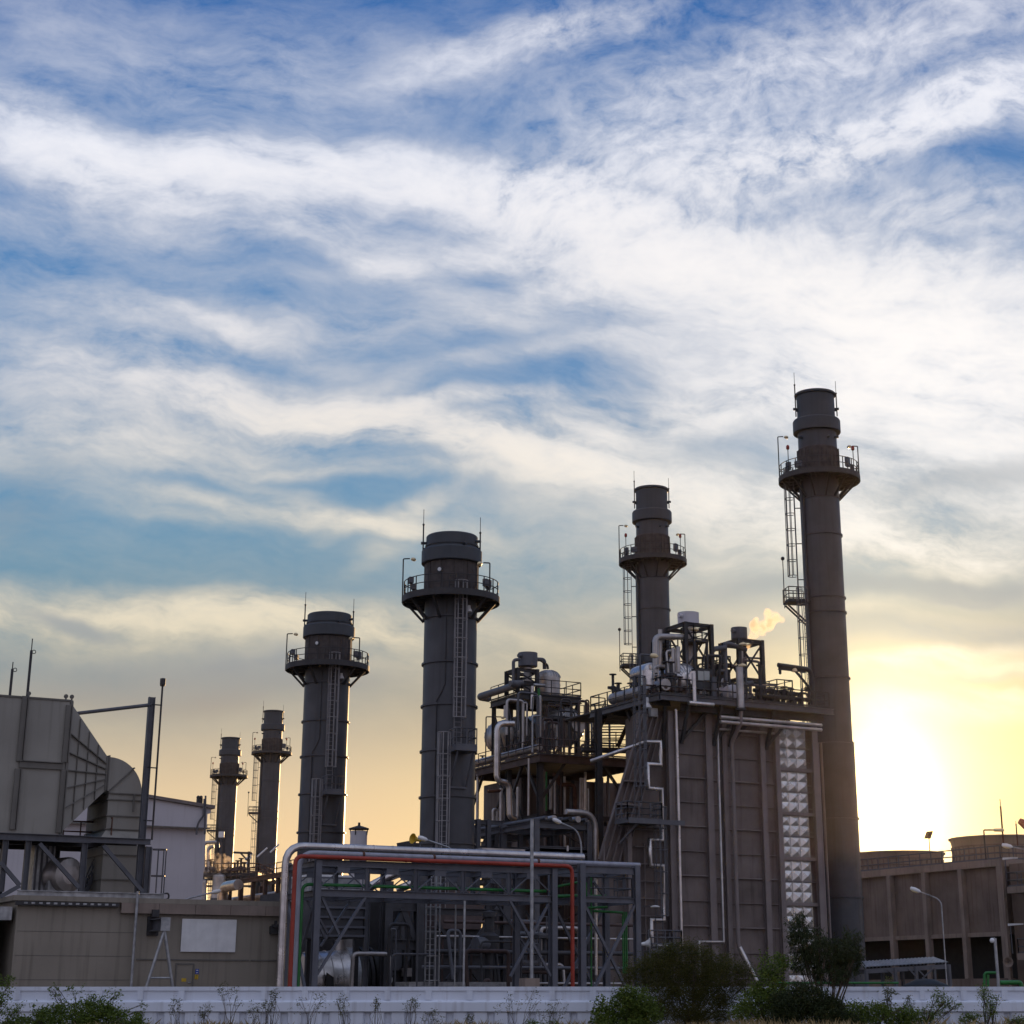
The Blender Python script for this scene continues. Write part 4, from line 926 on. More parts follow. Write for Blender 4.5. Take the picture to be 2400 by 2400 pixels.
m = MB(); a, b = onv(cC(868, 1210), 97), onv(cC(1500, 1212), 97); m.box(a.x, b.x, 97, 99, a.z - .25, a.z); m.build('low_walkway', 'galv', t)
p = onv(cC(980, 1215), 97.2); o = thing('tall_ladder', 'tall grey caged ladder rising behind the rack below the middle stack', 'ladder', (p.x, 97.2, 0))
ladder(o, (p.x, 97.2, 0), onv(cC(980, 610), 97.2).z, (0, -1, 0), 1.0, .6, m='galv', rr=.04)
# louvred enclosure
v = 100.5; a, b = onv(cC(330, 960), v), onv(cC(612, 742), v)
t = thing('ventilated_enclosure', 'grey ribbed equipment enclosure behind the rack, left of the frame', 'enclosure', ((a.x + b.x) / 2, v + 2, 0))
m = MB(); m.box(a.x, b.x, v, v + 3, a.z, b.z); m.build('housing', 'steel_mid', t)
for y in (790, 845, 900, 950): z = onv(cC(480, y), v).z; m = MB(); m.box(a.x - .05, b.x + .05, v - .12, v - .004, z - .06, z + .06); m.build('rib', 'steel_blue', t)
for x in (335, 625): x_ = onv(cC(x, 900), v).x; m = MB(); m.ibeam((x_, v, 0), (x_, v, b.z), .3, .25, (1, 0, 0)); m.build('leg', 'steel_grey', t)
v = 104.; a, b = onv(cC(300, 700), v), onv(cC(588, 622), v)
t = thing('roof_box', 'pale grey box with railing seen through the rack truss, left part', 'cabinet', (a.x, v, 0))
m = MB(); m.box(a.x, b.x, v, v + 4, a.z - .8, b.z); m.build('body', 'galv', t); m = MB(); m.box(a.x - .1, b.x + .1, v - .1, v + 4.1, b.z, b.z + .12); m.build('lid', 'white_paint', t)
for x in (310, 575): q = onv(cC(x, 700), v + 1).x; m = MB(); m.bar((q, v + 1, 0), (q, v + 1, a.z - .8), .3); m.build('leg', 'steel_dark', t)
m = MB(); rail(m, [(a.x, v - .5, a.z - .3), (b.x, v - .5, a.z - .3)], 1.1, 1.4); m.build('railing', 'steel_grey', t)
# aluminium pipes seen through the truss
for pts, r, l in ((((635, 678), (760, 612), (905, 560)), .3, 'thick sunlit silver pipe rising to the right behind the truss'), (((795, 690), (870, 660), (905, 628)), .26, 'short silver pipe behind the truss, right of the thick one'), (((590, 802), (735, 804)), .14, 'level silver pipe behind the rack, left of the heavy frame'), (((815, 805), (905, 806)), .14, 'level silver pipe showing between heavy frame columns'), (((620, 745), (735, 730)), .2, 'silver pipe just under the rack chord'), (((700, 800), (700, 885)), .09, 'upper thin silver drop pipe behind the rack'), (((697, 940), (712, 1015)), .08, 'lower thin silver drop pipe behind the rack'), (((1275, 618), (1420, 600)), .22, 'silver pipe behind the truss, right part')):
    pipe('silver_pipe', [ond(cC(*p), 122) for p in pts], r, 'alu', l, .5, 12, 1.2)
p = ond(cC(915, 670), 118); q = ond(cC(915, 590), 118); pipe('yellow_post', [V((p.x, p.y, p.z)), V((p.x, p.y, q.z))], .09, 'yellow', 'yellow hazard post seen through the rack truss', 0, 6)
# white vent
p = ond(cC(580, 440), 132); r = 50 * .41408 / 4380 * 132; zt_ = ond(cC(585, 358), 132).z
o = thing('roof_vent', 'short white vent cylinder with dark cap above the silver pipe', 'vent', (p.x, p.y, 0))
m = MB(); m.lathe([(r, 0), (r, zt_)], (p.x, p.y, 0), 24); m.build('pipe', 'white_wall', o)
m = MB(); m.lathe([(0, 0), (r * 1.2, 0), (r * 1.2, .08), (r * .5, .22), (.1, .28), (.08, .5), (0, .5)], (p.x, p.y, zt_ + .12), 24); m.build('cap', 'steel_dark', o)
for i in range(4): a = pi / 4 + pi / 2 * i; m = MB(); m.bar((p.x + r * cos(a), p.y + r * sin(a), zt_ - .3), (p.x + r * 1.1 * cos(a), p.y + r * 1.1 * sin(a), zt_ + .14), .06); m.build('cap_stay', 'steel_dark', o)
# loudspeaker
p = onv(cC(905, 410), 95.5); o = thing('loudspeaker', 'yellow horn loudspeaker beside the lamp above the silver pipe', 'loudspeaker', (p.x, 95.5, 0))
m = MB(); m.lathe([(.07, 0), (.1, .25), (.2, .5), (.3, .62), (.26, .62), (.08, .3)], p + V((.3, 0, 0)), 14, (-1, -.3, .15)); m.build('horn', 'yellow', o)
m = MB(); m.tube([(p.x + .25, 95.5, 0), (p.x + .25, 95.5, p.z)], .05, 6); m.build('post', 'steel_grey', o)
# dark boom behind lamp
a, b = ond(cC(800, 445), 116), ond(cC(905, 425), 116); m = MB(); m.bar(a, b, .5, .4); m.bar((b.x, b.y, 0), b, .4); tag(m.build('boom', 'steel_dark'), 'dark steel boom just above the silver pipe, left of the yellow loudspeaker', 'beam')
# ground level machinery behind the right half of the rack
t = thing('pump_set', 'dark vertical pump with round casing low behind the rack', 'pump', onv(cC(1320, 1000), 100))
t.location.z = 0; t['_o'] = (t.location.x, t.location.y, 0); p = onv(cC(1320, 1000), 100)
m = MB(); m.lathe([(.5, 0), (.5, .3), (.25, .35), (.25, p.z - .5), (.6, p.z - .4), (.6, p.z + .5), (.3, p.z + .7), (.3, p.z + 1.6), (.42, p.z + 1.6), (.42, p.z + 1.9), (0, p.z + 2)], (p.x, 100, 0), 18); m.build('casing', 'steel_dark', t)
m = MB(); m.lathe([(.0, -.5), (.45, -.5), (.45, .5), (0, .5)], (p.x - .6, 99.8, p.z), 16, (1, .2, 0)); m.build('motor', 'steel_grey', t)

m = MB(); a = onv(cC(250, 900), 112).x; b = onv(cC(1000, 900), 112).x  # dark box added to shut out the bright sky seen under the rack
t = thing('dark_backing', 'long dark backing box added behind the rack to shut out bright sky', 'enclosure', ((a + b) / 2, 114, 0))
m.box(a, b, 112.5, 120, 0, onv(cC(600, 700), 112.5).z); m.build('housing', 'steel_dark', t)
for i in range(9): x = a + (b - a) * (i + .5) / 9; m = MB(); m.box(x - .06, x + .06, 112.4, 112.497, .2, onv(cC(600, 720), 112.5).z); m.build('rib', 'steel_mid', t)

rn = random.Random(23)
for i in range(24):
    v = rn.uniform(96, 104); px = rn.uniform(640, 1640); p = onv(cC(px, 1200), v); h = rn.uniform(1.5, 6.5); dx = rn.uniform(-3, 3)
    m = MB(); m.tube([(p.x, v, 0), (p.x, v, h), (p.x + dx, v, h), (p.x + dx, v + rn.uniform(-1, 1), h * rn.uniform(0, .6))], rn.uniform(.05, .14), 8, .3, bands=1.5)
    tag(m.build('process_pipe', rn.choice(['steel_mid', 'steel_grey', 'alu_dull', 'brown_steel', 'steel_dark'])), 'thin bent pipe in the dark clutter behind the rack', 'pipe', 'bent pipes in the clutter behind the rack')
for i in range(5):
    v = 98 + i * 1.1; a = onv(cC(900 + i * 40, 1000), v).x; z = 2.2 + i * .9
    m = MB(); m.tube([(a, v, z), (a + 14, v, z)], .07 + .03 * (i % 3), 8, bands=2.); tag(m.build('process_pipe', ('alu_dull', 'steel_grey', 'steel_mid', 'alu_dull', 'brown_steel')[i]), 'long level pipe in the dark clutter behind the rack', 'pipe', 'level pipes in the clutter behind the rack')
for i, px in enumerate((1455, 1510, 1600)):
    v = 100.; p = onv(cC(px, 1100), v); m = MB(); a = onv(cC(px + 90, 1100), v).x; z = 1.8 + i * 1.6
    o = thing('service_platform', ('lower', 'middle', 'upper')[i] + ' small railed platform behind the right part of the rack', 'platform', (p.x, v, z)); m.box(p.x, a, v, v + 2, z - .15, z); m.build('floor', 'steel_mid', o)
    m = MB(); rail(m, [(p.x, v, z), (a, v, z)], 1.1, .7, .035); m.build('railing', 'steel_grey', o)
    for x in (p.x + .1, a - .1): m = MB(); m.bar((x, v + .1, 0), (x, v + .1, z - .15), .14); m.build('post', 'steel_mid', o)

# ================================================================ drum structure (centre)
def solid(name, mt, label, cat, *boxes):
    m = MB()
    for b in boxes: m.box(*b)
    return tag(m.build(name, mt), label, cat)
zD = 19.3; c0 = onz(cH(650, 925), zD); c1 = onz(cH(1310, 990), zD); c2 = onz(cH(120, 1085), zD)
UA, VA = c0.x, c0.y; UBx = UA + 9.2; VBx = VA + 13.5
BSH = 'brown_steel'; SDK = 'steel_dark'
t = thing('drum_support_structure', 'dark open steel structure carrying round vessels, between middle stack and big boiler', 'steel structure', (UA + 4, VA + 6, 0))
m = MB(); m.box(UA, UBx, VA, VBx, zD - .12, zD); m.build('lower_deck', SDK, t)
for a, b in (((UA, VA), (UBx, VA)), ((UA, VBx), (UBx, VBx)), ((UA, VA), (UA, VBx)), ((UBx, VA), (UBx, VBx))):
    m = MB(); m.ibeam((*a, zD - .42), (*b, zD - .42), .6, .3, UP); m.build('edge_beam', BSH, t)
m = MB(); rail(m, [(UA, VBx, zD), (UA, VA, zD), (UBx, VA, zD)], 1.1, 1.3); m.build('lower_railing', BSH, t)
cols = [(UA + .35, VA + .6), (UA + 8.4, VA + .6), (UA + .35, VA + 6), (UA + .35, VBx - .5), (UA + 8.4, VBx - .5), (UA + 4.5, VA + 5)]
for x, y in cols: m = MB(); m.ibeam((x, y, 0), (x, y, zD - .7), .42, .4, (0, 1, 0)); m.build('column', SDK, t)
for (x, y, dx, dy) in ((cols[0][0], cols[0][1], 2.2, 0), (cols[0][0], cols[0][1], 0, 2.4), (cols[1][0], cols[1][1], -2.4, 0), (cols[1][0], cols[1][1], 1.0, 0), (cols[2][0], cols[2][1], 0, -2.4), (cols[2][0], cols[2][1], 0, 2.4), (cols[3][0], cols[3][1], 0, -2.4)):
    m = MB(); m.bar((x, y, zD - 3.6), (x + dx, y + dy, zD - .6), .2, .2); m.build('knee_brace', SDK, t)
for z in (14.6, 10.2, 5.5):
    for a, b in ((cols[0], cols[1]), (cols[0], cols[3]), (cols[1], cols[4]), (cols[3], cols[4])): m = MB(); m.ibeam((*a, z), (*b, z), .32, .2, UP); m.build('tie_beam', SDK, t)
for a, b, z0, z1 in ((cols[0], cols[1], 10.4, 14.4), (cols[1], cols[0], 10.4, 14.4), (cols[0], cols[2], 10.4, 18), (cols[2], cols[3], 18, 10.4), (cols[0], cols[1], 5.7, 10), (cols[0], cols[2], 5.7, 10), (cols[2], cols[3], 10, 5.7)): m = MB(); m.bar((*a, z0), (*b, z1), .16); m.build('cross_brace', SDK, t)
# upper tower
zU = 25.0; d0 = onz(cH(500, 425), zU); d1 = onz(cH(1005, 462), zU); d2 = onz(cH(265, 505), zU)
U0, V0, U1, V1 = d0.x, d0.y, d1.x, d2.y
m = MB(); m.box(U0, U1, V0, V1, zU - .12, zU); m.build('upper_deck', SDK, t)
for a, b in (((U0, V0), (U1, V0)), ((U0, V0), (U0, V1)), ((U1, V0), (U1, V1)), ((U0, V1), (U1, V1))): m = MB(); m.ibeam((*a, zU - .35), (*b, zU - .35), .45, .25, UP); m.build('deck_beam', SDK, t)
m = MB(); rail(m, [(U0, V1, zU), (U0, V0, zU), (U1, V0, zU), (U1, V1, zU)], 1.15, 1.3); m.build('upper_railing', SDK, t)
for x, y in ((U0 + .2, V0 + .2), (U0 + .2, (V0 + V1) / 2), (U0 + .2, V1 - .2), (U1 - .2, V0 + .2), (U1 - .2, V1 - .2), (U0 + 1.8, V1 - .2)):
    m = MB(); m.ibeam((x, y, zD), (x, y, zU - .6), .3, .28, (0, 1, 0)); m.build('tower_column', SDK, t)
for a, b in (((U0 + .2, V0 + .2, zD), (U0 + .2, (V0 + V1) / 2, zU - .6)), ((U0 + .2, (V0 + V1) / 2, zD), (U0 + .2, V0 + .2, zU - .6)), ((U0 + .2, (V0 + V1) / 2, zD), (U0 + .2, V1, zU - .6)), ((U1 - .2, V0 + .2, zD + 3), (U1 - 2.5, V0 + .2, zU - .6)), ((U1 - .2, V0 + .2, zU - .6), (U1 - .2, V1, zD))): m = MB(); m.bar(a, b, .13); m.build('tower_brace', SDK, t)
zM = onv(cH(850, 660), V0).z; a = onv(cH(672, 660), V0).x; b = onv(cH(1060, 690), V0).x
m = MB(); m.box(a, b, V0 - 1.1, V0 + .3, zM - .15, zM); m.build('mid_walkway', SDK, t)
m = MB(); rail(m, [(a, V0 - 1.05, zM), (b, V0 - 1.05, zM)], 1.15, 1.1); m.build('mid_railing', SDK, t)
for x in (a + .1, b - .1): m = MB(); m.bar((x, V0 - 1.0, zD), (x, V0 - 1.0, zM - .15), .2); m.build('walkway_post', SDK, t)
# boiler wall behind, mostly hidden
t2 = thing('rear_boiler', 'dark boiler casing deep inside the open steel structure', 'boiler', (UA + 8, VA + 10, 0))
m = MB(); m.box(UA + 1.6, UA + 13, VA + 6.2, VA + 13, 0, zD - 1.2); m.build('casing', 'casing', t2)
for i in range(6): x = UA + 1.8 + i * 2.2; m = MB(); m.ibeam((x, VA + 6.1, 0), (x, VA + 6.1, zD - 1.2), .3, .3, (0, 1, 0)); m.build('wall_column', SDK, t2)
for z in (3, 6, 9, 12, 15): m = MB(); m.box(UA + 1.6, UA + 13, VA + 5.98, VA + 6.19, z, z + .14); m.build('wall_beam', SDK, t2)
# vessels
def vessel(label, c, r, ax, L_, seams=True, mt='alu_dull', dome=.55, manway=True, name='steam_drum'):
    o = thing(name, label, 'vessel', (c.x, c.y, c.z - r)); ax = V(ax).normalized()
    m = MB(); k = [(r * sin(pi / 2 * i / 8), -r * dome * cos(pi / 2 * i / 8)) for i in range(9)]
    m.lathe(k, c, 36, -ax, True) if 0 else m.lathe([(a, L_ + r * dome + (-b - r * dome) * 1 if 0 else L_ - b) for a, b in k[::-1]], c - ax * L_ / 2, 36, ax, True)
    m.lathe(k, c - ax * L_ / 2, 36, ax, True); m.lathe([(r, 0), (r, L_)], c - ax * L_ / 2, 36, ax); m.build('shell', mt, o)
    if seams:
        A, B, D_ = frame(ax)
        for s_ in (-1, 1):
            m = MB()
            for j in range(24):
                an = 2 * pi * j / 24; w = A * cos(an) + B * sin(an)
                pts = [c + ax * s_ * (L_ / 2 + (r * dome + .015) * cos(f)) + w * (r + .015) * sin(f) for f in [pi / 2 * q / 7 for q in range(2, 8)]]
                for p, q in zip(pts, pts[1:]): m.bar(p, q, .05)
            tag(m.build('insulation_seams', 'galv', o))
        for i in range(max(1, int(L_ / .9))):
            m = MB(); x = (i + .5) * L_ / max(1, int(L_ / .9)); m.lathe([(r - .01, x - .03), (r + .025, x - .03), (r + .025, x + .03), (r - .01, x + .03)], c - ax * L_ / 2, 36, ax); m.build('band', 'galv', o)
    if manway:
        e = c - ax * (L_ / 2 + r * dome * .8); m = MB(); m.cyl(e + V((.25 * r, 0, .05)), e + V((.25 * r, 0, .05)) - ax * r * .4, r * .42, 20); m.build('manway', mt, o)
    return o
p = onv(cH(845, 715), V0 + 1.2); r = 168 * .28475 / 4150 * (V0 * .9475 + 8) * .98
r = 1.62
vessel('big round ribbed vessel end facing the viewer on the middle level of the drum structure', V((p.x, V0 + 3.2, p.z)), r, (0, 1, 0), 5, dome=.6)
p2 = onv(cH(560, 740), V0 + 2.5); vessel('second ribbed vessel, half hidden by the green pipe, left of the big one', V((p2.x, V0 + 6, p2.z)), 1.35, (0, 1, 0), 4, dome=.6, manway=False)
p3 = onv(cH(735, 400), V0 + 2.0); zt_ = onv(cH(735, 240), V0 + 2).z
vessel('upright domed deaerator vessel on top of the drum structure', V((p3.x, V0 + 2.3, zt_ - 1.9)), 1.0, (0, 0, 1), 2.4, dome=.65, manway=False, name='deaerator')
# silencers: drum on braced frame
def silencer(label, drum, w, frame_pts, v, dep, zdeck, mt='steel_blue', dark='steel_dark', lamp=True):
    """drum: (x_left, x_right, y_top, y_bottom) pixels already mapped; frame: u0,u1,ztop"""
    (x0, x1, zt_, zb_), (a, b, zf) = drum, frame_pts
    cx = (x0 + x1) / 2; r = (x1 - x0) / 2; cy = v + dep / 2
    o = thing('roof_silencer', label, 'silencer', (cx, cy, zdeck))
    m = MB(); m.lathe([(.2, zb_ - .15), (r * .9, zb_ - .05), (r, zb_), (r, zt_), (r * .94, zt_), (r * .94, zt_ - .4), (0, zt_ - .4)], (cx, cy, 0), 32); d = m.build('drum', mt, o)
    m = MB(); m.cyl((cx - r, cy - .3, zt_ - .35), (cx - r - .28, cy - .4, zt_ - .35), .16, 10); m.build('nozzle', mt, d)
    for x in (a, b):
        for y in (v, v + dep): m = MB(); m.ibeam((x, y, zdeck), (x, y, zf), .3, .28, (0, 1, 0)); m.build('frame_leg', dark, o)
    for z in (zf - .15, zdeck + (zf - zdeck) * .42):
        for p, q in (((a, v), (b, v)), ((a, v), (a, v + dep)), ((b, v), (b, v + dep)), ((a, v + dep), (b, v + dep))): m = MB(); m.ibeam((*p, z), (*q, z), .28, .2, UP); m.build('frame_beam', dark, o)
    zm = zdeck + (zf - zdeck) * .42
    for y in (v, v + dep):
        for z0, z1, x0_, x1_ in ((zm, zf - .3, a, b), (zf - .3, zm, a, b), (zdeck, zm, b, a)): m = MB(); m.bar((x0_, y, z0), (x1_, y, z1), .11); m.build('frame_brace', dark, o)
    m = MB(); m.tube([(cx, cy, zdeck), (cx, cy, zb_)], r * .42, 14); m.build('vent_pipe', 'alu_dull', o)
    return o
q0, q1 = onv(cH(480, 150), V0 + 1.5), onv(cH(623, 150), V0 + 1.5)
silencer('dark grey silencer drum on top of the drum structure, leftmost of the three', (q0.x, q1.x, onv(cH(550, 98), V0 + 1).z, onv(cH(550, 208), V0 + 1).z), 0, (onv(cH(468, 300), V0 + .5).x, onv(cH(628, 300), V0 + .5).x, onv(cH(550, 235), V0 + .5).z), V0 + .5, 2.0, zU)
# pipes on the structure
def hp_(pts, v): return [onv(cH(x, y), v) for x, y in pts]
VP = V0 - .6
for pts, v, r, mt, l, bend in (
 (((435, 690), (300, 690), (298, 1165), (398, 1175), (405, 1455), (450, 1475)), VA + 2, .24, 'alu', 'thick silver pipe zigzagging down left of the drum structure', .6),
 (((510, 355), (405, 358)), V0 - .1, .26, 'steel_grey', 'thick dark pipe stub below the dark silencer', .3),
 (((435, 345), (433, 165), (482, 160)), V0 + .8, .14, 'steel_grey', 'dark vent pipe rising to the left side of the dark silencer', .4),
 (((628, 160), (688, 160), (690, 238)), V0 + 1.6, .17, 'steel_grey', 'dark pipe from silencer to the deaerator dome, thicker one', .4),
 (((655, 168), (714, 205), (718, 240)), V0 + 1.2, .09, 'steel_dark', 'thin dark pipe from silencer to the deaerator dome', .2),
 (((600, 368), (690, 375)), V0 - .2, .12, 'galv', 'grey pipe crossing in front of the deaerator', .1),
 (((588, 380), (585, 570)), V0 - .2, .15, 'alu', 'upright silver pipe under the upper deck', 0),
 (((642, 400), (636, 780)), V0 - .4, .12, 'green_pipe', 'green upright pipe beside the big round vessel', 0),
 (((705, 1085), (703, 1405)), VA + 1, .08, 'green_pipe', 'green upright pipe below the lower deck', 0),
 (((560, 975), (557, 1445)), VA + .1, .08, 'alu_dull', 'thin silver pipe beside the corner column of the drum structure', 0),
 (((675, 1065), (672, 1412)), VA + 2, .1, 'alu_dull', 'silver pipe hanging below the lower deck, left of the green one', 0),
 (((742, 1150), (740, 1395)), VA + 2.5, .12, 'alu_dull', 'silver pipe hanging below the lower deck, right of the green one', 0),
 (((332, 1220), (330, 1500)), VA + 4, .14, 'alu_dull', 'short silver pipe left of the thick zigzag pipe', 0),
 (((268, 1515), (265, 1395), (300, 1395), (300, 1500)), VA + 5, .12, 'alu_dull', 'small silver hairpin pipe at the left edge of the structure', .2),
 (((220, 1245), (330, 1240)), VA + 4, .13, 'rust', 'short level brown pipe left of the thick zigzag pipe', 0),
 (((470, 1210), (466, 1470)), VA + 3.5, .12, 'alu_dull', 'slim silver pipe right of the thick zigzag pipe', 0),
 (((760, 1110), (800, 1110), (800, 1190), (935, 1192), (940, 1400)), VA + 1.5, .15, 'rust', 'brownish pipe stepping down under the lower deck', .4),
 (((985, 1135), (983, 1490)), VA + 2, .11, 'alu_dull', 'silver pipe of a bundle under the deck, left one', 0),
 (((1003, 1135), (1001, 1490)), VA + 2, .09, 'alu_dull', 'silver pipe of a bundle under the deck, middle one', 0),
 (((1020, 1135), (1017, 1490)), VA + 2, .09, 'alu', 'silver pipe of a bundle under the deck, right one', 0),
 (((368, 540), (366, 640)), V0 + 3, .15, 'alu_dull', 'short upright pipe between tower columns, left side', 0),
 (((1148, 870), (1146, 990)), VA - .3, .09, 'rust', 'short brown drain pipe hanging at the deck edge', 0),
 (((590, 925), (590, 625), (655, 625)), VA + .4, .07, 'galv', 'thin grey conduit standing on the lower deck', .1),
 (((140, 1110), (135, 1550)), VA + 11, .12, 'alu_dull', 'silver downpipe at the far left column of the structure', 0)):
    pipe('process_pipe', hp_(pts, v), r, mt, l, bend, 12, 1.1 if 'alu' in mt else 0)
pa = onv(cH(405, 358), V0 - .1); pb = onu(cH(150, 475), U0 - .3)
pipe('header_pipe', [(pa.x + .2, V0 - .1, pa.z), (U0 - .3, V0 - .1, pa.z), (U0 - .3, pb.y, pa.z), (U0 + .8, pb.y + .4, pa.z)], .3, 'steel_grey', 'thick dark header pipe along the left edge of the upper deck', .5, 16)
for k, (x, yt) in enumerate(((760, 690), (792, 690), (826, 690))):
    pipe('gauge_pipe', hp_(((x + 12, yt + 30), (x + 10, yt), (x, yt + 5), (x - 2, 900)), V0 - .2), .09, 'alu', 'slim hooked silver pipe before the big vessel, ' + ('left', 'middle', 'right')[k] + ' of three', .15, 8)
for k in range(4):
    a = hp_(((838 + k * 17, 625), (875 + k * 17, 588)), V0 - 1.2); pipe('sloping_tube', a, .07, 'galv', 'short sloping tube in a row before the big vessel', 0, 6, 0, 'pipe', 'sloping tubes before the vessel')
# walkway lamp left of structure
p = onv(cH(208, 650), VA + 9); o = thing('walkway_lamp', 'small lamp on a thin post left of the drum structure', 'lamp', (p.x, VA + 9, zD))
m = MB(); z = onv(cH(208, 632), VA + 9).z; m.tube([(p.x, VA + 9, zD), (p.x, VA + 9, z), (p.x + 1.2, VA + 8.6, z + .02)], .05, 6, .1); m.build('post', SDK, o)
m = MB(); m.ball((p.x + 1.35, VA + 8.6, z - .03), .2, 8, .5); m.build('lamp_head', 'lamp_glass', o)
# equipment row at the left side of the lower deck
random.seed(11)
for i in range(9):
    y = VA + 2.2 + i * 1.25; h = random.uniform(.9, 2.2); x = UA + .9 + random.uniform(0, .6)
    o = thing('valve_set', 'dark valve with handwheel on the left side of the lower deck', 'valve', (x, y, zD), 'valves on the left of the lower deck')
    m = MB(); m.tube([(x, y, zD), (x, y, zD + h)], random.uniform(.08, .16), 8); m.bar((x - .4, y, zD + h * .5), (x + .4, y, zD + h * .5), .22); m.build('body', SDK, o)
    m = MB(); m.lathe([(0, -.03), (.26, -.03), (.26, .03), (0, .03)], (x, y, zD + h), 10); m.build('handwheel', SDK, o)
pipe('header_pipe', [(UA + .5, VA + 1, zD + .55), (UA + .5, VBx + 2, zD + .55)], .28, 'alu_dull', 'silver header pipe lying along the left edge of the lower deck', 0, 12, 1.2)
# low rack running into the structure
zl = onv(cH(600, 1520), VA - 12).z
t = thing('middle_pipe_rack', 'grey steel rack with sloping roof of pipes below the drum structure', 'pipe rack', (UA, VA - 8, 0))
vr = VA - 12; ua_, ub_ = onv(cH(617, 1600), vr).x, onv(cH(1050, 1600), vr).x
for x in (ua_, ub_):
    for y in (vr, vr + 5, vr + 10, vr + 15): m = MB(); m.ibeam((x, y, 0), (x, y, onv(cH(617, 1470), vr).z if x == ua_ else onv(cH(1050, 1495), vr).z), .42, .4, (0, 1, 0)); m.build('column', 'steel_grey', t)
for z in (zl, onv(cH(800, 1740), vr).z, zl - 1.6):
    for y in (vr, vr + 5, vr + 10): m = MB(); m.ibeam((ua_, y, z), (ub_, y, z), .4, .3, UP); m.build('cross_beam', 'steel_grey', t)
    for x in (ua_, ub_): m = MB(); m.ibeam((x, vr, z), (x, vr + 17, z), .36, .3, UP); m.build('long_beam', 'steel_grey', t)
for i in range(6):
    x = ua_ + .5 + (ub_ - ua_ - 1) * i / 5; pipe('rack_pipe', [(x, vr - .6, zl + .45), (x, vr + 17, zl + .45)], (.14, .2, .1, .16, .22, .12)[i], ('steel_grey', 'alu_dull', 'steel_grey', 'steel_dark', 'alu_dull', 'steel_grey')[i], 'pipe lying on the low rack, ' + ('first from the left', 'second, silvery, from the left', 'third, thin, from the left', 'fourth, dark, from the left', 'fifth, thick and silvery, from the left', 'last on the right')[i], 0, 10)
pts = [onv(cH(*p), vr - .3) for p in ((868, 1412), (1060, 1412), (1108, 1480), (1112, 1865))]; pts = [pts[0], V((pts[3].x, pts[0].y, pts[0].z)), V((pts[3].x, pts[3].y, 0))]
pipe('bent_pipe', pts, .19, 'alu_dull', 'pale pipe bending down beside the curved street lamp', 1.5, 14, 1.3)
vs = vr + 6; us_ = onv(cH(225, 1600), vs).x
t = thing('side_pipe_rack', 'low dark rack running right behind the middle stack foot', 'pipe rack', (us_, vs, 0))
for x in (us_, onv(cH(490, 1600), vs).x, onv(cH(140, 1600), vs).x):
    for y in (vs, vs + 4): m = MB(); m.ibeam((x, y, 0), (x, y, zl + .8), .34, .3, (0, 1, 0)); m.build('column', 'steel_grey', t)
for z in (zl + .6, zl - 1.2):
    for y in (vs, vs + 4): m = MB(); m.ibeam((us_ - 2, y, z), (onv(cH(520, 1600), vs).x, y, z), .3, .24, UP); m.build('beam', 'steel_grey', t)
a = onv(cH(175, 1725), vr); b = onv(cH(530, 1730), vr); solid('pale_trough', 'alu_dull', 'pale level trough just above the silver rack pipe', 'trough', (a.x, b.x, vr, vr + 1, a.z - .15, a.z + .12))

rn = random.Random(17)
for i in range(22):
    y = VA + rn.uniform(.8, 6); u0 = UA + rn.uniform(.8, 7.5); h = rn.uniform(1.5, 5); dx = rn.uniform(-1.8, 1.8)
    m = MB(); m.tube([(u0, y, zD), (u0, y, zD + h), (u0 + dx, y, zD + h), (u0 + dx, y, zD + h * rn.uniform(.1, .5))], rn.uniform(.05, .13), 8, .3)
    tag(m.build('process_pipe', rn.choice(['steel_grey', 'steel_dark', 'brown_steel', 'alu_dull'])), 'thin bent pipe crowded around the vessels of the drum structure', 'pipe', 'bent pipes around the vessels of the drum structure')
for i in range(16):
    y = VA + rn.uniform(.8, 5.5); u0 = UA + rn.uniform(.8, 8); z1 = zD - rn.uniform(.8, 2); z0 = rn.uniform(6, 12)
    m = MB(); m.tube([(u0, y, z1), (u0, y, z0), (u0 + rn.uniform(-1, 1), y, z0)], rn.uniform(.06, .14), 8, .3, bands=1.3)
    tag(m.build('process_pipe', rn.choice(['alu_dull', 'brown_steel', 'steel_grey', 'casing_rib'])), 'slim pipe hanging in the shadow under the lower deck', 'pipe', 'slim pipes hanging under the lower deck')

# ================================================================ big boiler (right of centre)
VC = 108.0                       # casing face
zK = 21.7
def W_(x, y, v=VC): return onv(cI(x, y), v)
def X_(x, y, v=VC): return onv(cD(x, y), v)
k0 = onz(cI(592, 815), zK); k1 = onz(cI(1850, 955), zK); kl = onz(cI(66, 965), zK)
VK = min(k0.y, 107.2); UL = X_(755, 700).x; UR = X_(1735, 900).x
t = thing('heat_recovery_boiler', 'tall grey brown steel boiler casing with ribbed walls, left of the tallest stack', 'boiler', ((UL + UR) / 2, VC + 5, 0))
zW = zK - .9
us_ = X_(1466, 700).x; ue_ = X_(1655, 700).x
m = MB(); m.box(UL, us_, VC, VC + 5.6, 0, zW); m.build('casing', 'casing', t)
m = MB(); m.box(us_ + .01, UR, VC + .25, VC + 5.6, 0, zW); m.build('corner_casing', 'casing', t)
COLW = [(755, 40), (1007, 46), (1110, 34), (1360, 38), (1458, 36), (1707, 44)]
cu = []
for x, w in COLW:
    u = X_(x, 700).x; wd = w * .36232 / 4380 * 128 * 1.1; cu.append(u)
    m = MB(); m.ibeam((u, VC - .18, 0), (u, VC - .18, zW - .05), .34, wd, (0, 1, 0)); m.build('column', 'casing_rib', t)
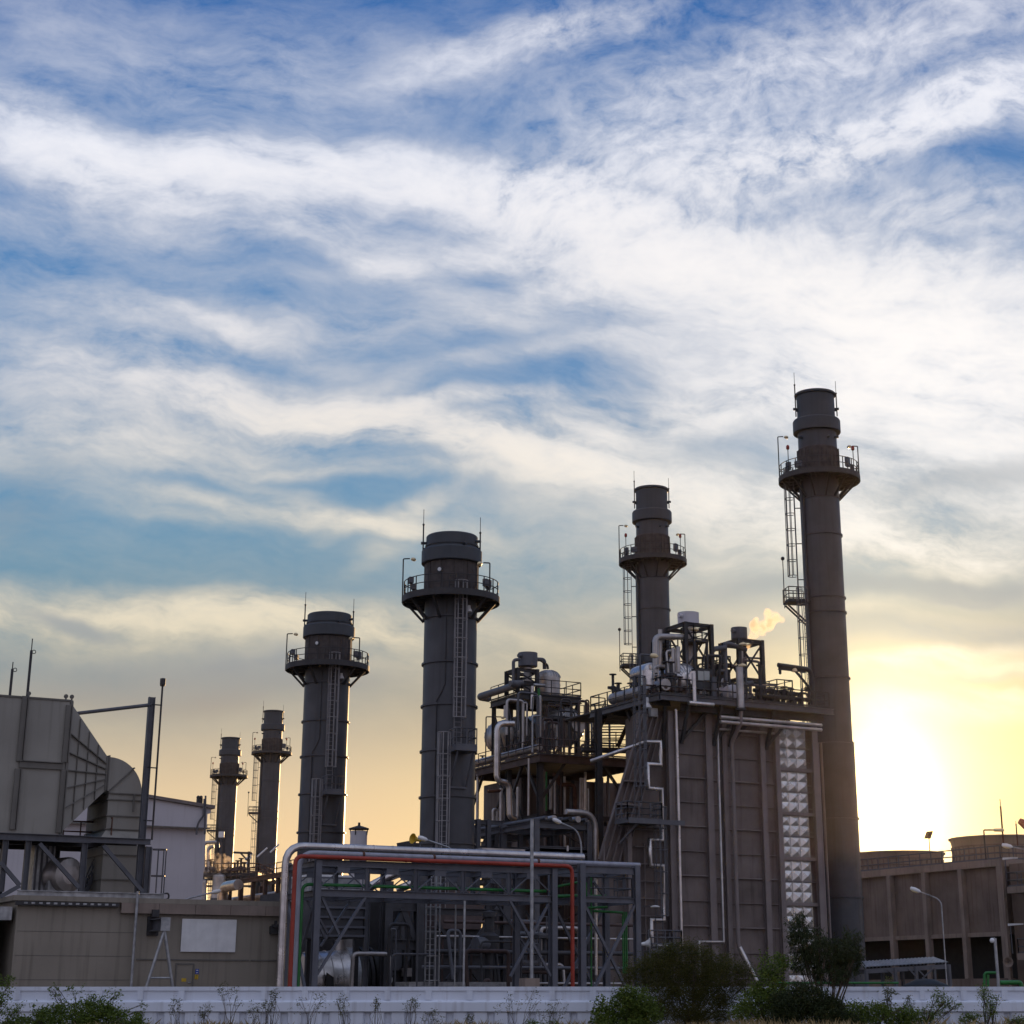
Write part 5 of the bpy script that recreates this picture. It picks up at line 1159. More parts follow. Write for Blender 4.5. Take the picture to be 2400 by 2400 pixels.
for a, b in ((0, 1), (1, 2), (2, 3), (3, 4)):
    for i in range(12):
        z = 1.0 + 1.68 * i + (.0 if a == 0 else -.08); th = .22 if i % 2 else .1
        if z > zW: continue
        e = .26 if a in (1, 3) else .24
        m = MB(); m.box(cu[a] + e, cu[b] - e, VC - (.2 if i % 2 else .14), VC - .003, z, z + th * .35); m.build('stiffener', 'casing_rib', t)
# embossed pyramid panels
n = 13; zt0 = X_(1560, -55).z; ph = 1.42
zz = W_(1620, 1090).z; rows = []
zc_ = zz
k = 0
while zc_ > .4:
    rows.append((zc_ - ph, zc_)); zc_ -= ph + (.07 if k % 2 == 0 else .26); k += 1
xa, xb = us_ + .12, ue_ + .1
for i, (z0, z1) in enumerate(rows):
    m = MB(); nx, nz = 3, 2; y = VC + .03
    for ix in range(nx):
        for iz in range(nz):
            a0, a1 = xa + (xb - xa) * ix / nx, xa + (xb - xa) * (ix + 1) / nx; b0, b1 = z0 + (z1 - z0) * iz / nz, z0 + (z1 - z0) * (iz + 1) / nz
            cx, cz = (a0 + a1) / 2, (b0 + b1) / 2; d = .2
            P_ = [(a0, y, b0), (a1, y, b0), (a1, y, b1), (a0, y, b1), (cx, y - d, cz)]
            m.add(P_, [(0, 1, 4), (1, 2, 4), (2, 3, 4), (3, 0, 4)])
    for ix in range(1, nx): a0 = xa + (xb - xa) * ix / nx; m.box(a0 - .012, a0 + .012, y - .05, y + .02, z0, z1)
    m.box(xa, xb, y + .002, y + .1, z0, z1); m.build('pyramid_panel', 'panel_white', t)
    m = MB(); m.box(us_ + .05, UR - .3, VC - (.05 if i % 2 == 0 else .14), VC + .2, z0 - (.06 if i % 2 == 0 else .24), z0 - .005); m.build('panel_rail', 'casing_rib', t)
for i in range(12): z = 1 + 1.68 * i; m = MB(); m.box(ue_ + .2, UR - .1, VC + .1, VC + .247, z, z + .08); m.build('stiffener', 'casing_rib', t)
m = MB(); m.ibeam((UR - .1, VC + .3, 0), (UR - .1, VC + .3, zW), .4, .5, (0, 1, 0)); m.build('column', 'casing_rib', t)
# inlet transition duct falling to the left
Tz = onv(cI(440, 1100), VC + .4)
q1 = onv(cI(330, 1290), VC + .4); q2 = onv(cD(262, 600), VC + 1.2)
ut, utz = q1.x, q1.z; ubx, ubz = q2.x, q2.z
vF = VC + .35
nr = 5
m = MB()
A_ = [V((UL - .01, vF, 0)), V((UL - .01, vF, zW)), V((onv(cI(455, 1095), vF).x, vF, zW)), V((ubx, vF + .5, ubz)), V((ubx, vF + .5, 0))]
B_ = [V((UL - .01 - (.3 if i > 1 and i < 4 else 0), vF + 5.1, p.z)) for i, p in enumerate(A_)]
n5 = len(A_); m.add(A_ + B_, [tuple(range(n5)), tuple(range(n5, 2 * n5))[::-1]] + [(i, i + n5, (i + 1) % n5 + n5, (i + 1) % n5) for i in range(n5)]); m.build('inlet_duct', 'casing', t)
for i in range(5):          # ribs running down the slanting side
    f = i / 4
    p = V((onv(cI(455, 1095), vF).x + f * 1.6, vF - .02 - f * .02, zW - .3 - f * .1)); q = V((ubx + f * 1.9 + .05, vF + .42 - .30 * f, ubz + .1 - f * .3))
    m = MB(); m.bar(p, q, .07, .3, (0, -1, .2)); m.build('slanting_rib', 'casing_rib', t)
for z in (onv(cI(230, 1500), vF).z, onv(cI(300, 1690), vF).z):
    a = ubx + (onv(cI(455, 1095), vF).x - ubx) * (z - ubz) / (zW - ubz); m = MB(); m.box(a + .1, a + 1.9, vF - .2, vF + .3, z, z + .1); m.build('duct_stiffener', 'casing_rib', t)
z = onv(cD(430, 370), vF).z; m = MB(); m.box(ubx + 1.4, UL - .25, vF - .28, vF - .003, z - .1, z + .12); m.build('duct_ledge', 'casing_rib', t)
for i in range(11):
    z = .9 + 1.15 * i
    if z < 12.6: m = MB(); m.box(ubx + (1.4 if z < 10 else 2.6), UL - .25, vF - .16, vF - .003, z, z + .06); m.build('duct_stiffener', 'casing_rib', t)
for x in (320, 455, 585): u = onv(cD(x, 1000), vF).x; m = MB(); m.box(u - .04, u + .04, vF - .12, vF - .004, 0, 11.5); m.build('duct_stiffener', 'casing_rib', t)
u = onv(cD(462, 600), vF).x; m = MB(); m.ibeam((u, vF - .35, 0), (u, vF - .35, onv(cD(462, 380), vF).z), .4, .32, (0, 1, 0)); m.build('duct_column', 'casing_rib', t)
# deck on top with edge beams, knees and railing
td = thing('boiler_roof_deck', 'dark steel roof deck with handrails on top of the big boiler', 'deck', (k0.x + 8, VK + 4, zK))
KU = k0.x; KR = k1.x; KV = kl.y
m = MB(); m.box(KU, KR, VK, VC + 11.4, zK - .1, zK); m.build('floor', SDK, td)
m = MB(); m.box(KU, UL + 4, VC + 11.4, KV + 4, zK - .1, zK - .001); m.build('floor', SDK, td)
for z, h, mt in ((zK - .2, .42, 'steel_grey'),):
    for a, b in (((KU, VK), (KR, VK)), ((KU, VK + .17), (KU, KV))): m = MB(); m.ibeam((*a, z - .05), (*b, z - .05), h, .3, UP); m.build('edge_beam', mt, td)
for dy in (1.2, 4, 7): m = MB(); m.ibeam((KU, VK + dy, zK - .4), (UL, VK + dy, zK - .4), .5, .3, UP); m.build('floor_beam', SDK, td)
m = MB(); m.ibeam((KU + 2, VK + .55, zK - .75), (KR - .5, VK + .55, zK - .75), .5, .3, UP); m.build('floor_beam', SDK, td)
for x in (735, 985, 1110, 1390):
    u = W_(x, 1000).x; m = MB(); m.bar((u, VC - .3, zK - 3.2), (u, VK + .1, zK - .45), .22, .22); m.build('knee_brace', SDK, td)
    m = MB(); m.bar((u, VC - .3, zK - 3), (u + 2.2, VC - .3, zK - .8), .2, .2); m.build('knee_brace', SDK, td)
m = MB(); m.bar((UL - .3, VC + .2, zK - 3.6), (KU + 1.2, VC - .2, zK - .5), .22); m.build('knee_brace', SDK, td)
m = MB(); m.bar((KU + .6, VC + 4, zK - .4), (KU + 2.4, VC + 4, zK - 4.2), .3); m.build('knee_brace', SDK, td)
u = W_(340, 1100).x; m = MB(); m.ibeam((u, VC + 4.2, 0), (u, VC + 4.2, zK - .5), .4, .4, (0, 1, 0)); m.build('deck_column', SDK, td)
m = MB(); rail(m, [(KR - .3, VK + .05, zK), (KU + .05, VK + .05, zK), (KU + .05, KV, zK), (KU + 1.3, KV, zK)], 1.15, 1.25, .04); m.build('front_railing', SDK, td)
m = MB(); rail(m, [(KU + 2, VC + 11.3, zK), (KR, VC + 11.3, zK), (KR, VK + 1, zK)], 1.15, 1.5, .04); m.build('rear_railing', SDK, td)
# stairs from the deck to the lower level
a = onv(cI(165, 1000), KV); b = onv(cI(52, 1235), KV); 
t3 = thing('steel_stair', 'dark open tread steel stair hanging from the left end of the boiler roof deck', 'stairs', (b.x, KV, b.z))
for s_ in (0, 1.7): m = MB(); m.bar((a.x + s_, KV - .6 * s_, zK - .1), (b.x + s_, KV - .6 * s_, b.z), .08, .3); m.build('stringer', SDK, t3)
for i in range(11): 
    f = (i + .6) / 11.5; p = V((a.x, KV, zK - .1)).lerp(V((b.x, KV, b.z)), f); m = MB(); m.add([p + V((0, 0, .03)), p + V((1.7, -1.02, .03)), p + V((1.45, -1.35, .03)), p + V((-.25, -.33, .03)), p, p + V((1.7, -1.02, 0)), p + V((1.45, -1.35, 0)), p + V((-.25, -.33, 0))], [(0, 1, 2, 3), (7, 6, 5, 4), (0, 4, 5, 1), (1, 5, 6, 2), (2, 6, 7, 3), (3, 7, 4, 0)]); m.build('tread', SDK, t3)
m = MB(); rail(m, [(a.x, KV, zK - .1), (b.x, KV, b.z)], 1.1, 1., .035, toe=False); m.build('handrail', SDK, t3)
m = MB(); rail(m, [(b.x - .5, KV, b.z), (b.x + 6, KV - 2.5, b.z)], 1.1, 1.2); m.build('landing_railing', SDK, t3)
m = MB(); m.prism([(b.x - .6, KV + .3, b.z), (b.x + 6, KV - 2.4, b.z), (b.x + 6.5, KV - 1, b.z), (b.x, KV + 1.6, b.z)], (0, 0, -.25)); m.build('landing', SDK, t3)
# ---- pipes on the boiler wall
VPp = VC - .55
def wpI(pts, v=VPp): return [onv(cI(x, y), v) for x, y in pts]
def wpD(pts, v=VPp): return [onv(cD(x, y), v) for x, y in pts]
def vert(pts):
    """straighten: equal u for nearly vertical runs, equal z for nearly level runs"""
    o = [V(pts[0])]
    for p in pts[1:]:
        q = V(p); l = o[-1]
        if abs(q.x - l.x) < .3 * abs(q.z - l.z): q.x = l.x
        elif abs(q.z - l.z) < .3 * abs(q.x - l.x): q.z = l.z
        o.append(q)
    return o
u = X_(806, 500, VPp).x; pipe('wall_pipe', [(u, VPp, W_(722, 940, VPp).z), (u, VPp, .3)], .115, 'alu', 'long straight silver pipe down the boiler wall beside the corner column', 0, 12, 1.15)
pts = vert(wpI(((1480, 1130), (1036, 1095))) + wpD(((1075, 600), ))); pts[2] = V((X_(1078, 600, VPp).x, VPp, X_(1098, 1126, VPp).z)); pts[1].x = pts[2].x
e = X_(934, 1126, VPp); pts += [V((e.x, VPp, pts[2].z)), V((e.x, VPp, .2))]; pts[0].z = pts[1].z
pipe('wall_pipe', pts, .085, 'alu_dull', 'thin silver pipe on the boiler wall stepping left near the bottom', 0, 10, 1.1)
u = X_(1170, 600, VC - .7).x; zb_ = X_(1185, 1150, VC - .7).z; f_ = X_(1312, 1395, VC - 1.2)
pipe('wall_pipe', [(onv(cI(1222, 890), VK - .15).x, VK - .15, zK - .6), (onv(cI(1218, 1050), VK - .15).x, VK - .15, onv(cI(1218, 1050), VK - .15).z), (u, VC - .7, W_(1150, 1205, VC - .7).z), (u, VC - .7, zb_), (f_.x, VC - 1.2, max(.2, f_.z))], .15, 'casing_rib', 'brown grey drain pipe with a slanted foot on the boiler wall', .25, 12)
p = onv(cD(1185, 1155), VC - .7); d = (f_ - V((u, VC - .7, zb_))); pipe('pipe_sleeve', [V((u, VC - .7, zb_)) + d * .04 + V((0, -.01, 0)), V((u, VC - .7, zb_)) + d * .98 + V((0, -.01, 0))], .19, 'alu', 'silver clad slanted pipe end near the bushes', 0, 12, 1)
uA, uB = W_(592, 1290, VPp).x, W_(492, 1450, VPp).x
z_ = lambda x, y: onv(cI(x, y), VPp).z
zd_ = lambda x, y: onv(cD(x, y), VPp).z
VQ = VC - .25
l0 = onv(cI(215, 1275), VQ)
pts = [V((l0.x, VQ + 3, l0.z - .3)), V((W_(480, 1190, VQ).x, VQ, z_(480, 1190))), V((uA, VPp, z_(600, 1196))), V((uA, VPp, z_(600, 1376))), V((uB, VPp, z_(600, 1376))), V((uB, VPp, z_(500, 1558))), V((uA, VPp, z_(500, 1558)))]
uC = X_(693, 300, VPp).x; pts[-1].x = uC; uD = X_(616, 550, VPp).x; uE = X_(703, 800, VPp).x
pts += [V((uC, VPp, zd_(690, 468))), V((uD, VPp, zd_(690, 468))), V((uD, VPp, zd_(615, 630))), V((uE, VPp, zd_(615, 630))), V((uE, VPp, zd_(700, 985))), V((X_(625, 1060, VPp).x, VPp, zd_(700, 985))), V((X_(625, 1060, VPp).x, VPp, zd_(625, 1150))), V((X_(725, 1155, VPp).x, VPp, zd_(625, 1150)))]
pipe('expansion_loop_pipe', pts, .14, 'alu', 'silver zigzag expansion loop pipe on the left part of the boiler', 0, 12, 1.2)
for (a, b, yo, lab) in (((1060, 1000), (1850, 1068), 0, 'upper of two level silver pipes under the roof deck'), ((1060, 1036), (1850, 1104), 0, 'lower of two level silver pipes under the roof deck')):
    p, q = onv(cI(*a), VK - .1), onv(cI(*b), VK - .1); z = (p.z + q.z) / 2; pipe('level_pipe', [(p.x, VK - .1, z), (q.x, VK - .1, z)], .13, 'alu_dull', lab, 0, 12, 1.6)
p, q = onv(cI(812, 890), VK - .3), onv(cI(1006, 905), VK - .3); pipe('level_pipe', [(p.x, VK - .3, p.z), (q.x, VK - .3, p.z)], .16, 'alu', 'short fat silver pipe just under the front edge of the roof deck', 0, 12, 1.6)
u = onv(cI(856, 800), VK - .3).x; pipe('upright_pipe', [(u, VK - .3, onv(cI(852, 658), VK - .3).z), (u, VK - .3, p.z + .1)], .15, 'alu', 'short upright silver pipe crossing the deck edge left of the panel cabinet', 0, 12, 1)
u = onv(cI(1215, 800), VK - .15).x; pipe('upright_pipe', [(u, VK - .15, onv(cI(1212, 612), VK - .15).z), (u, VK - .15, zK - .6)], .27, 'alu_dull', 'thick upright silver pipe crossing the deck edge right of the white disc', 0, 14, 1)
m = MB(); m.lathe([(.27, 0), (.4, 0), (.4, -.15), (.15, -.2)], (u, VK - .15, zK - .6), 14); tag(m.build('pipe_flange', SDK), 'dark flange below the thick upright pipe on the deck edge', 'flange')
p = onv(cI(490, 930), VC - .4); o = thing('bell_lamp', 'white bell shaped lamp hanging under the boiler roof deck', 'lamp', (p.x, VC - .4, p.z))
m = MB(); m.lathe([(.05, .75), (.13, .7), (.13, .35), (.3, .1), (.34, 0), (.1, 0)], p, 14); m.build('shade', 'white_paint', o); m = MB(); m.bar(p + UP * .75, (p.x, p.y, zK - .3), .05); m.build('stem', SDK, o)
p = onv(cI(540, 965), VC); m = MB(); m.box(p.x - .28, p.x + .28, VC - .1, VC + .3, p.z - .3, p.z + .3); tag(m.build('junction_box', 'galv'), 'small grey square box beside the white bell lamp', 'box')
# side ladders and landings
z = onv(cD(620, 345), VC - 1).z; a, b = onv(cD(445, 345), VC - 1).x, onv(cD(668, 345), VC - 1).x; bb = onv(cD(805, 350), VC - 1).x
o = thing('side_landing', 'grey railed landing halfway up the left side of the boiler', 'platform', ((a + b) / 2, VC - .8, z))
m = MB(); m.box(a, b, VC - 1.6, VC + .2, z - .2, z); m.build('floor', 'steel_grey', o)
m = MB(); m.box(a, bb, VC - 1.75, VC - 1.61, z - .24, z + .08); m.build('edge_beam', 'steel_grey', o)
m = MB(); rail(m, [(a, VC, z), (a, VC - 1.55, z), (b, VC - 1.55, z), (b, VC, z)], 1.2, .8, .04, mid=(.4, .8)); m.build('railing', 'steel_grey', o)
m = MB(); m.bar((onv(cD(470, 480), VC - 1).x, VC, onv(cD(470, 480), VC - 1).z), (onv(cD(518, 370), VC - 1).x, VC - 1.4, z - .2), .14); m.build('knee', 'steel_grey', o)
p = onv(cI(390, 900), VC - .6); o = thing('boiler_ladder', 'tall caged ladder from the halfway landing up to the boiler roof deck', 'ladder', (p.x, VC - .9, z))
ladder(o, (p.x, VC - .9, z), zK + .2, (.1, -1, 0), 2.3, .6, m='steel_grey', rr=.035)
p = onv(cD(680, 800), VC - .9); z2 = onv(cD(690, 1185), VC - .9).z; o = thing('boiler_ladder', 'caged ladder beside the zigzag pipe below the halfway landing', 'ladder', (p.x, VC - .75, z2))
ladder(o, (p.x, VC - .75, z2), z + .1, (.1, -1, 0), 2.3, .6, m='steel_grey', rr=.035)
a, b = onv(cD(556, 1185), VC - .9).x, onv(cD(770, 1185), VC - .9).x
o = thing('low_landing', 'small railed landing at the foot of the lower boiler ladder', 'platform', ((a + b) / 2, VC - .9, z2))
m = MB(); m.box(a, b + 1, VC - 2, VC - .1, z2 - .15, z2); m.build('floor', 'steel_grey', o)
m = MB(); rail(m, [(a, VC - 1.95, z2), (b, VC - 1.95, z2), (b, VC - .4, z2)], 1.3, .7, .045, mid=(.45, .85)); m.build('railing', 'steel_grey', o)
for x in (a + .1, b): m = MB(); m.bar((x, VC - 1.8, 0), (x, VC - 1.8, z2 - .15), .15); m.build('post', 'steel_grey', o)
p = onv(cD(590, 1140), VC - 2.2); o = thing('loudspeaker', 'white horn loudspeaker at the low landing of the boiler', 'loudspeaker', (p.x, VC - 2.2, p.z))
m = MB(); m.lathe([(.1, 0), (.14, .25), (.26, .5), (.38, .6), (.33, .6), (.12, .3)], p + V((-.3, .1, 0)), 16, (1, -.5, .1)); m.build('horn', 'white_paint', o)
m = MB(); m.bar(p + V((-.2, .1, -.1)), (p.x - .2, VC - 2.1, 0), .08); m.build('bracket', 'steel_grey', o)
p = onv(cD(650, 897), VC - 1.4); o = thing('wall_lamp', 'small white flat lamp on the left part of the boiler wall', 'lamp', (p.x, p.y, p.z))
m = MB(); m.lathe([(0, .1), (.2, .07), (.34, 0), (.3, -.05), (0, -.06)], p, 12); m.build('shade', 'white_paint', o); m = MB(); m.bar(p + UP * .05, (p.x, VC + .3, p.z + .1), .05); m.build('arm', 'steel_grey', o)
# ---- equipment on the roof deck
def rI(x, y, v): return onv(cI(x, y), v)
v1 = VK + 4.0
a, b = rI(745, 240, v1), rI(886, 240, v1)
silencer('pale silencer drum on a tall braced frame, left one on the boiler roof', (a.x, b.x, rI(815, 188, v1).z, rI(815, 278, v1).z), 0, (rI(716, 300, v1).x, rI(918, 300, v1).x, rI(815, 290, v1).z), v1 - 1.2, 2.6, zK, 'white_wall')
v2 = VK + 4.6
a, b = rI(1154, 350, v2), rI(1259, 350, v2)
silencer('grey silencer drum on a braced frame, right one beside the steam puff', (a.x, b.x, rI(1205, 306, v2).z, rI(1205, 392, v2).z), 0, (rI(1132, 420, v2).x, rI(1312, 420, v2).x, rI(1200, 412, v2).z), v2 - 1.2, 2.4, zK, 'steel_grey')
for pts, v, r, mt, l, bend in (
 (((556, 660), (550, 372), (775, 376)), VK + 3, .22, 'alu_dull', 'pale bent pipe joining the left silencer frame', .5),
 (((592, 620), (590, 318)), VK + 3.4, .16, 'alu_dull', 'slim upright vent pipe behind the pale bent pipe', 0),
 (((692, 655), (690, 462)), VK + 2.4, .14, 'alu_dull', 'upright pipe left of the silencer frame, first of three', 0),
 (((712, 655), (710, 470)), VK + 2.6, .12, 'alu_dull', 'upright pipe left of the silencer frame, middle of three', 0),
 (((732, 655), (730, 452)), VK + 2.2, .16, 'alu_dull', 'upright pipe left of the silencer frame, thick last of three', 0),
 (((560, 605), (675, 610)), VK + 2.6, .14, 'alu_dull', 'short level pipe above the boiler roof vessel', 0),
 (((997, 740), (992, 470), (1100, 462)), VK + 3, .2, 'steel_grey', 'grey bent pipe between the panel cabinet and right silencer', .4),
 (((1004, 470), (1003, 420), (998, 402)), VK + 3, .05, 'steel_dark', 'thin crooked vent on top of the grey bent pipe', .1),
 (((1102, 720), (1096, 428), (1128, 428), (1262, 478)), VK + 3.2, .17, 'steel_grey', 'grey pipe arching to the right silencer', .4),
 (((800, 480), (805, 825)), VK + .6, .05, 'steel_grey', 'thin grey conduit standing in front of the left silencer frame', 0),
 (((1262, 640), (1264, 880)), VK + .4, .05, 'steel_grey', 'thin grey conduit right of the thick upright pipe', 0),
 (((1117, 730), (1119, 850)), VK + .4, .06, 'alu_dull', 'short thin silver pipe left of the white disc', 0),
 (((1035, 720), (1040, 640), (1090, 640)), VK + 2.6, .1, 'steel_grey', 'small grey bent pipe before the right silencer', .2),
 (((1012, 900), (1010, 690)), VK + 1.4, .2, 'steel_grey', 'dark upright pipe right of the panel cabinet', 0)):
    pipe('roof_pipe', [rI(x, y, v) for x, y in pts], r, mt, l, bend, 10, 1.1 if mt == 'alu_dull' else 0)
p = rI(742, 725, VK + 3.2); vessel('pale ribbed vessel end on the boiler roof, left of the panel cabinet', V((p.x, VK + 5, p.z)), 1.28, (0, 1, 0), 4.5, True, 'alu', .6)
p = rI(1190, 806, VK + .9); vessel('small drum showing a white round end at the deck railing', V((p.x, VK + 2.4, p.z)), .62, (0, 1, 0), 3, False, 'white_wall', .15, False)
p = rI(520, 640, VK + 4); vessel('small round silver vessel left of the pale bent pipe', V((p.x, VK + 5, p.z)), .6, (0, 1, 0), 2, False, 'alu', .5, False, 'flash_drum')
p = rI(480, 705, VK + 1.2); pipe('short_drum', [(p.x - .1, VK + .9, p.z - .5), (p.x - .1, VK + .9, p.z + .55)], .42, 'alu', 'short upright silver drum near the deck corner', 0, 16)
pts = [onu(cI(x, y), KU + 1.1) for x, y in ((250, 835), (520, 735))]; zz = zK + .85
pipe('header_pipe', [(KU + 1.1, VK + 1, zz), (KU + 1.1, KV - 1.5, zz)], .42, 'alu_dull', 'thick silver header along the left edge of the boiler roof deck', 0, 16, 1.3)
pipe('header_pipe', [(KU + 2.0, VK + 1.5, zz + .3), (KU + 2.0, KV - 1, zz + .3)], .3, 'steel_dark', 'dark header behind the thick silver header on the boiler roof deck', 0, 12)
random.seed(5)
def valve(x, y, z, h, lab, grp, mt=SDK, hw=True, side=0):
    o = thing('valve_set', lab, 'valve', (x, y, z), grp)
    r = random.uniform(.07, .14); m = MB(); m.tube([(x, y, z), (x, y, z + h)], r, 8); m.bar((x - .42, y, z + h * .45), (x + .42, y, z + h * .45), .2); m.lathe([(.1, -.18), (.24, -.1), (.24, .1), (.1, .18)], (x, y, z + h * .45), 10); m.build('body', mt, o)
    if random.random() < .35: m = MB(); m.cyl((x - .25, y, z + h), (x + .3, y, z + h + .1), .2, 10); m.build('actuator', mt, o)
    else: m = MB(); m.lathe([(.05, -.04), (.28, -.03), (.28, .03), (.05, .04)], (x, y, z + h), 12); m.bar((x - .26, y, z + h), (x + .26, y, z + h), .04); m.build('handwheel', mt, o)
for i in range(9): valve(KU + .9 + random.uniform(0, 1.3), VK + 1.2 + i * .95, zK + .9, random.uniform(.8, 1.9), 'dark valve on the headers at the left edge of the boiler roof', 'valves on the left headers of the boiler roof')
xr0, xr1 = rI(1335, 850, VK + 2).x, rI(1700, 850, VK + 2).x
for i in range(20): valve(xr0 + (xr1 - xr0) * (i % 10 + random.uniform(.1, .9)) / 10, VK + .9 + random.uniform(0, 4), zK, random.uniform(.8, 1.5), 'dark valve on the right end of the boiler roof', 'valves on the right end of the boiler roof')
valve(rI(1375, 800, VK + 1.5).x, VK + 1.5, zK, 3.0, 'taller dark valve right of the right silencer frame', None)
for k, z in enumerate((.7, 1.25)): pipe('manifold_pipe', [(xr0, VK + 1.2 + k, zK + z), (xr1, VK + 1.2 + k, zK + z)], .16, 'steel_dark', ('lower', 'upper')[k] + ' dark manifold pipe at the right end of the boiler roof', 0, 10)
xm0 = rI(560, 760, VK + 1).x
for i in range(12): valve(xm0 + i * .8 + random.uniform(-.2, .2), VK + 1.1 + random.uniform(0, 1.2), zK, random.uniform(.7, 1.7), 'small valve behind the front railing of the boiler roof', 'valves behind the front railing of the boiler roof', random.choice([SDK, 'steel_grey', 'brown_steel', 'galv']))
# panel cabinet
v = VK + 1.6; a, b = rI(872, 790, v), rI(1000, 632, v)
o = thing('panel_cabinet', 'dark cabinet with two pale glass panes on the boiler roof deck', 'cabinet', ((a.x + b.x) / 2, v + .5, zK))
m = MB(); m.box(a.x, b.x, v, v + 1.2, zK + .9, b.z); m.build('body', SDK, o)
for x in (a.x + .1, b.x - .1): m = MB(); m.bar((x, v + .5, zK), (x, v + .5, zK + .9), .12); m.build('leg', SDK, o)
for x0, x1 in ((886, 928), (934, 974)):
    p, q = rI(x0, 712, v), rI(x1, 645, v); m = MB(); m.box(p.x, q.x, v - .03, v - .004, p.z, q.z); m.build('pane', 'glass', o)
# jib crane at the right end
v = VK + .8; p = rI(1785, 930, v); zt_ = rI(1782, 632, v).z; e = rI(1512, 606, v)
o = thing('jib_crane', 'small dark jib crane standing at the right end of the boiler roof', 'crane', (p.x, v, zK))
m = MB(); m.tube([(p.x, v, zK - .2), (p.x, v, zt_), (e.x, v, zt_ + .1)], .17, 12, .6); m.build('post', SDK, o)
m = MB(); m.bar(rI(1645, 640, v), (p.x, v, rI(1780, 800, v).z), .14); m.build('stay', SDK, o)
m = MB(); m.ibeam((e.x, v, zt_ - .1), (p.x - .5, v, zt_ - .1), .3, .18, UP); m.build('arm', SDK, o)
m = MB(); m.lathe([(.05, .1), (.11, 0), (.1, -.3), (0, -.36)], (e.x + .15, v, zt_ - .25), 8); m.build('hook_block', SDK, o)
p = rI(1638, 640, v); m = MB(); m.lathe([(.06, .35), (.2, .1), (.24, -.05), (0, -.12)], p, 10); o = tag(m.build('hanging_lamp', 'lamp_glass'), 'small lamp hanging from the jib crane arm', 'lamp')
p = rI(438, 800, VK + .1); z = rI(437, 512, VK + .1).z; o = thing('deck_lamp', 'lamp on a tall thin post at the front left corner of the boiler roof', 'lamp', (p.x, VK + .1, zK))
m = MB(); m.tube([(p.x, VK + .1, zK - .1), (p.x, VK + .1, z), (p.x + .9, VK + .1, z + .03)], .06, 8, .1); m.build('post', 'steel_grey', o)
m = MB(); m.lathe([(.04, -.3), (.16, -.15), (.18, .2), (.05, .42), (0, .43)], (p.x + 1.1, VK + .1, z), 10, (1, 0, 0), True); m.build('lamp_head', 'lamp_glass', o)
for k, (x, y, l) in enumerate(((858, 320, 'lamp under the left silencer frame top'), (1238, 436, 'lamp under the right silencer drum'), (1232, 602, 'lamp low on the right silencer frame'))):
    p = rI(x, y, VK + 2.9); m = MB(); m.lathe([(.05, .2), (.3, .08), (.34, -.03), (0, -.1)], p, 12); m.bar(p + UP * .15, p + V((0, 1, .2)), .06); tag(m.build('work_lamp', 'lamp_glass'), l, 'lamp')
# ---- steam puffs
def steam(label, pts, dens, col=(1, .9, .78), seed=1, name='steam_plume'):
    rnd = random.Random(seed); bm = bmesh.new()
    for c, r in pts:
        for k in range(3):
            o_ = V((rnd.uniform(-1, 1), rnd.uniform(-1, 1), rnd.uniform(-1, 1))) * r * .6
            g_ = bmesh.ops.create_icosphere(bm, subdivisions=2, radius=r * rnd.uniform(.6, .95), matrix=Matrix.Translation(V(c) + o_))
    me = bpy.data.meshes.new(name); bm.to_mesh(me); bm.free(); o = bpy.data.objects.new(name, me); COL.objects.link(o)
    rm = o.modifiers.new('merge', 'REMESH'); rm.mode = 'VOXEL'; rm.voxel_size = .12
    sm = o.modifiers.new('smooth', 'SMOOTH'); sm.iterations = 4
    m = bpy.data.materials.new(name); m.use_nodes = True; N = m.node_tree.nodes; L = m.node_tree.links; N.remove(N['Principled BSDF'])
    pv = N.new('ShaderNodeVolumePrincipled'); pv.inputs['Color'].default_value = (*col, 1); pv.inputs['Anisotropy'].default_value = .55
    tc = N.new('ShaderNodeTexCoord'); n = N.new('ShaderNodeTexNoise'); n.inputs['Scale'].default_value = 1.9; n.inputs['Detail'].default_value = 4; L.new(tc.outputs['Object'], n.inputs[0])
    r = N.new('ShaderNodeMapRange'); r.inputs[1].default_value = .42; r.inputs[2].default_value = .66; r.inputs[4].default_value = dens; L.new(n.outputs[0], r.inputs[0]); L.new(r.outputs[0], pv.inputs['Density'])
    L.new(pv.outputs[0], N['Material Output'].inputs['Volume']); me.materials.append(m)
    return tag(o, label, 'steam')
steam('drifting orange lit puff of steam beside the right roof silencer', [(rI(x, y, VK + 3.5), r) for x, y, r in ((1272, 475, .16), (1283, 450, .2), (1292, 425, .24), (1300, 400, .28), (1310, 375, .3), (1322, 345, .36), (1330, 315, .4), (1345, 285, .5), (1340, 265, .34), (1375, 300, .48), (1400, 312, .5), (1430, 322, .38), (1425, 280, .5), (1440, 250, .55), (1425, 215, .4), (1415, 180, .26), (1470, 240, .5), (1500, 245, .45), (1520, 235, .35), (1490, 205, .3))], 2.4, seed=4)
steam('low puff of steam at the far boiler beside the white hall', [(F_(x, y), r) for x, y, r in ((90, 1515, .9), (120, 1500, 1.3), (160, 1460, 1.6), (185, 1445, 1.4), (150, 1495, 1.2), (215, 1480, 1.2), (250, 1440, 1.3), (260, 1410, .8), (300, 1440, .9))], .5, seed=9)

# slim risers between the boiler corner and the tallest stack
for k, (x, l) in enumerate(((1930, 'slim grey riser right of the pyramid panels, left one'), (1938, 'slim grey riser right of the pyramid panels, middle one'), (1947, 'slim grey riser right of the pyramid panels, right one'))):
    u = UR + .35 + k * .32; pipe('riser', [(u, VC + .6, 0), (u, VC + .6, onv((x, 1742), VC + .6).z)], .09, 'casing_rib', l, 0, 8)

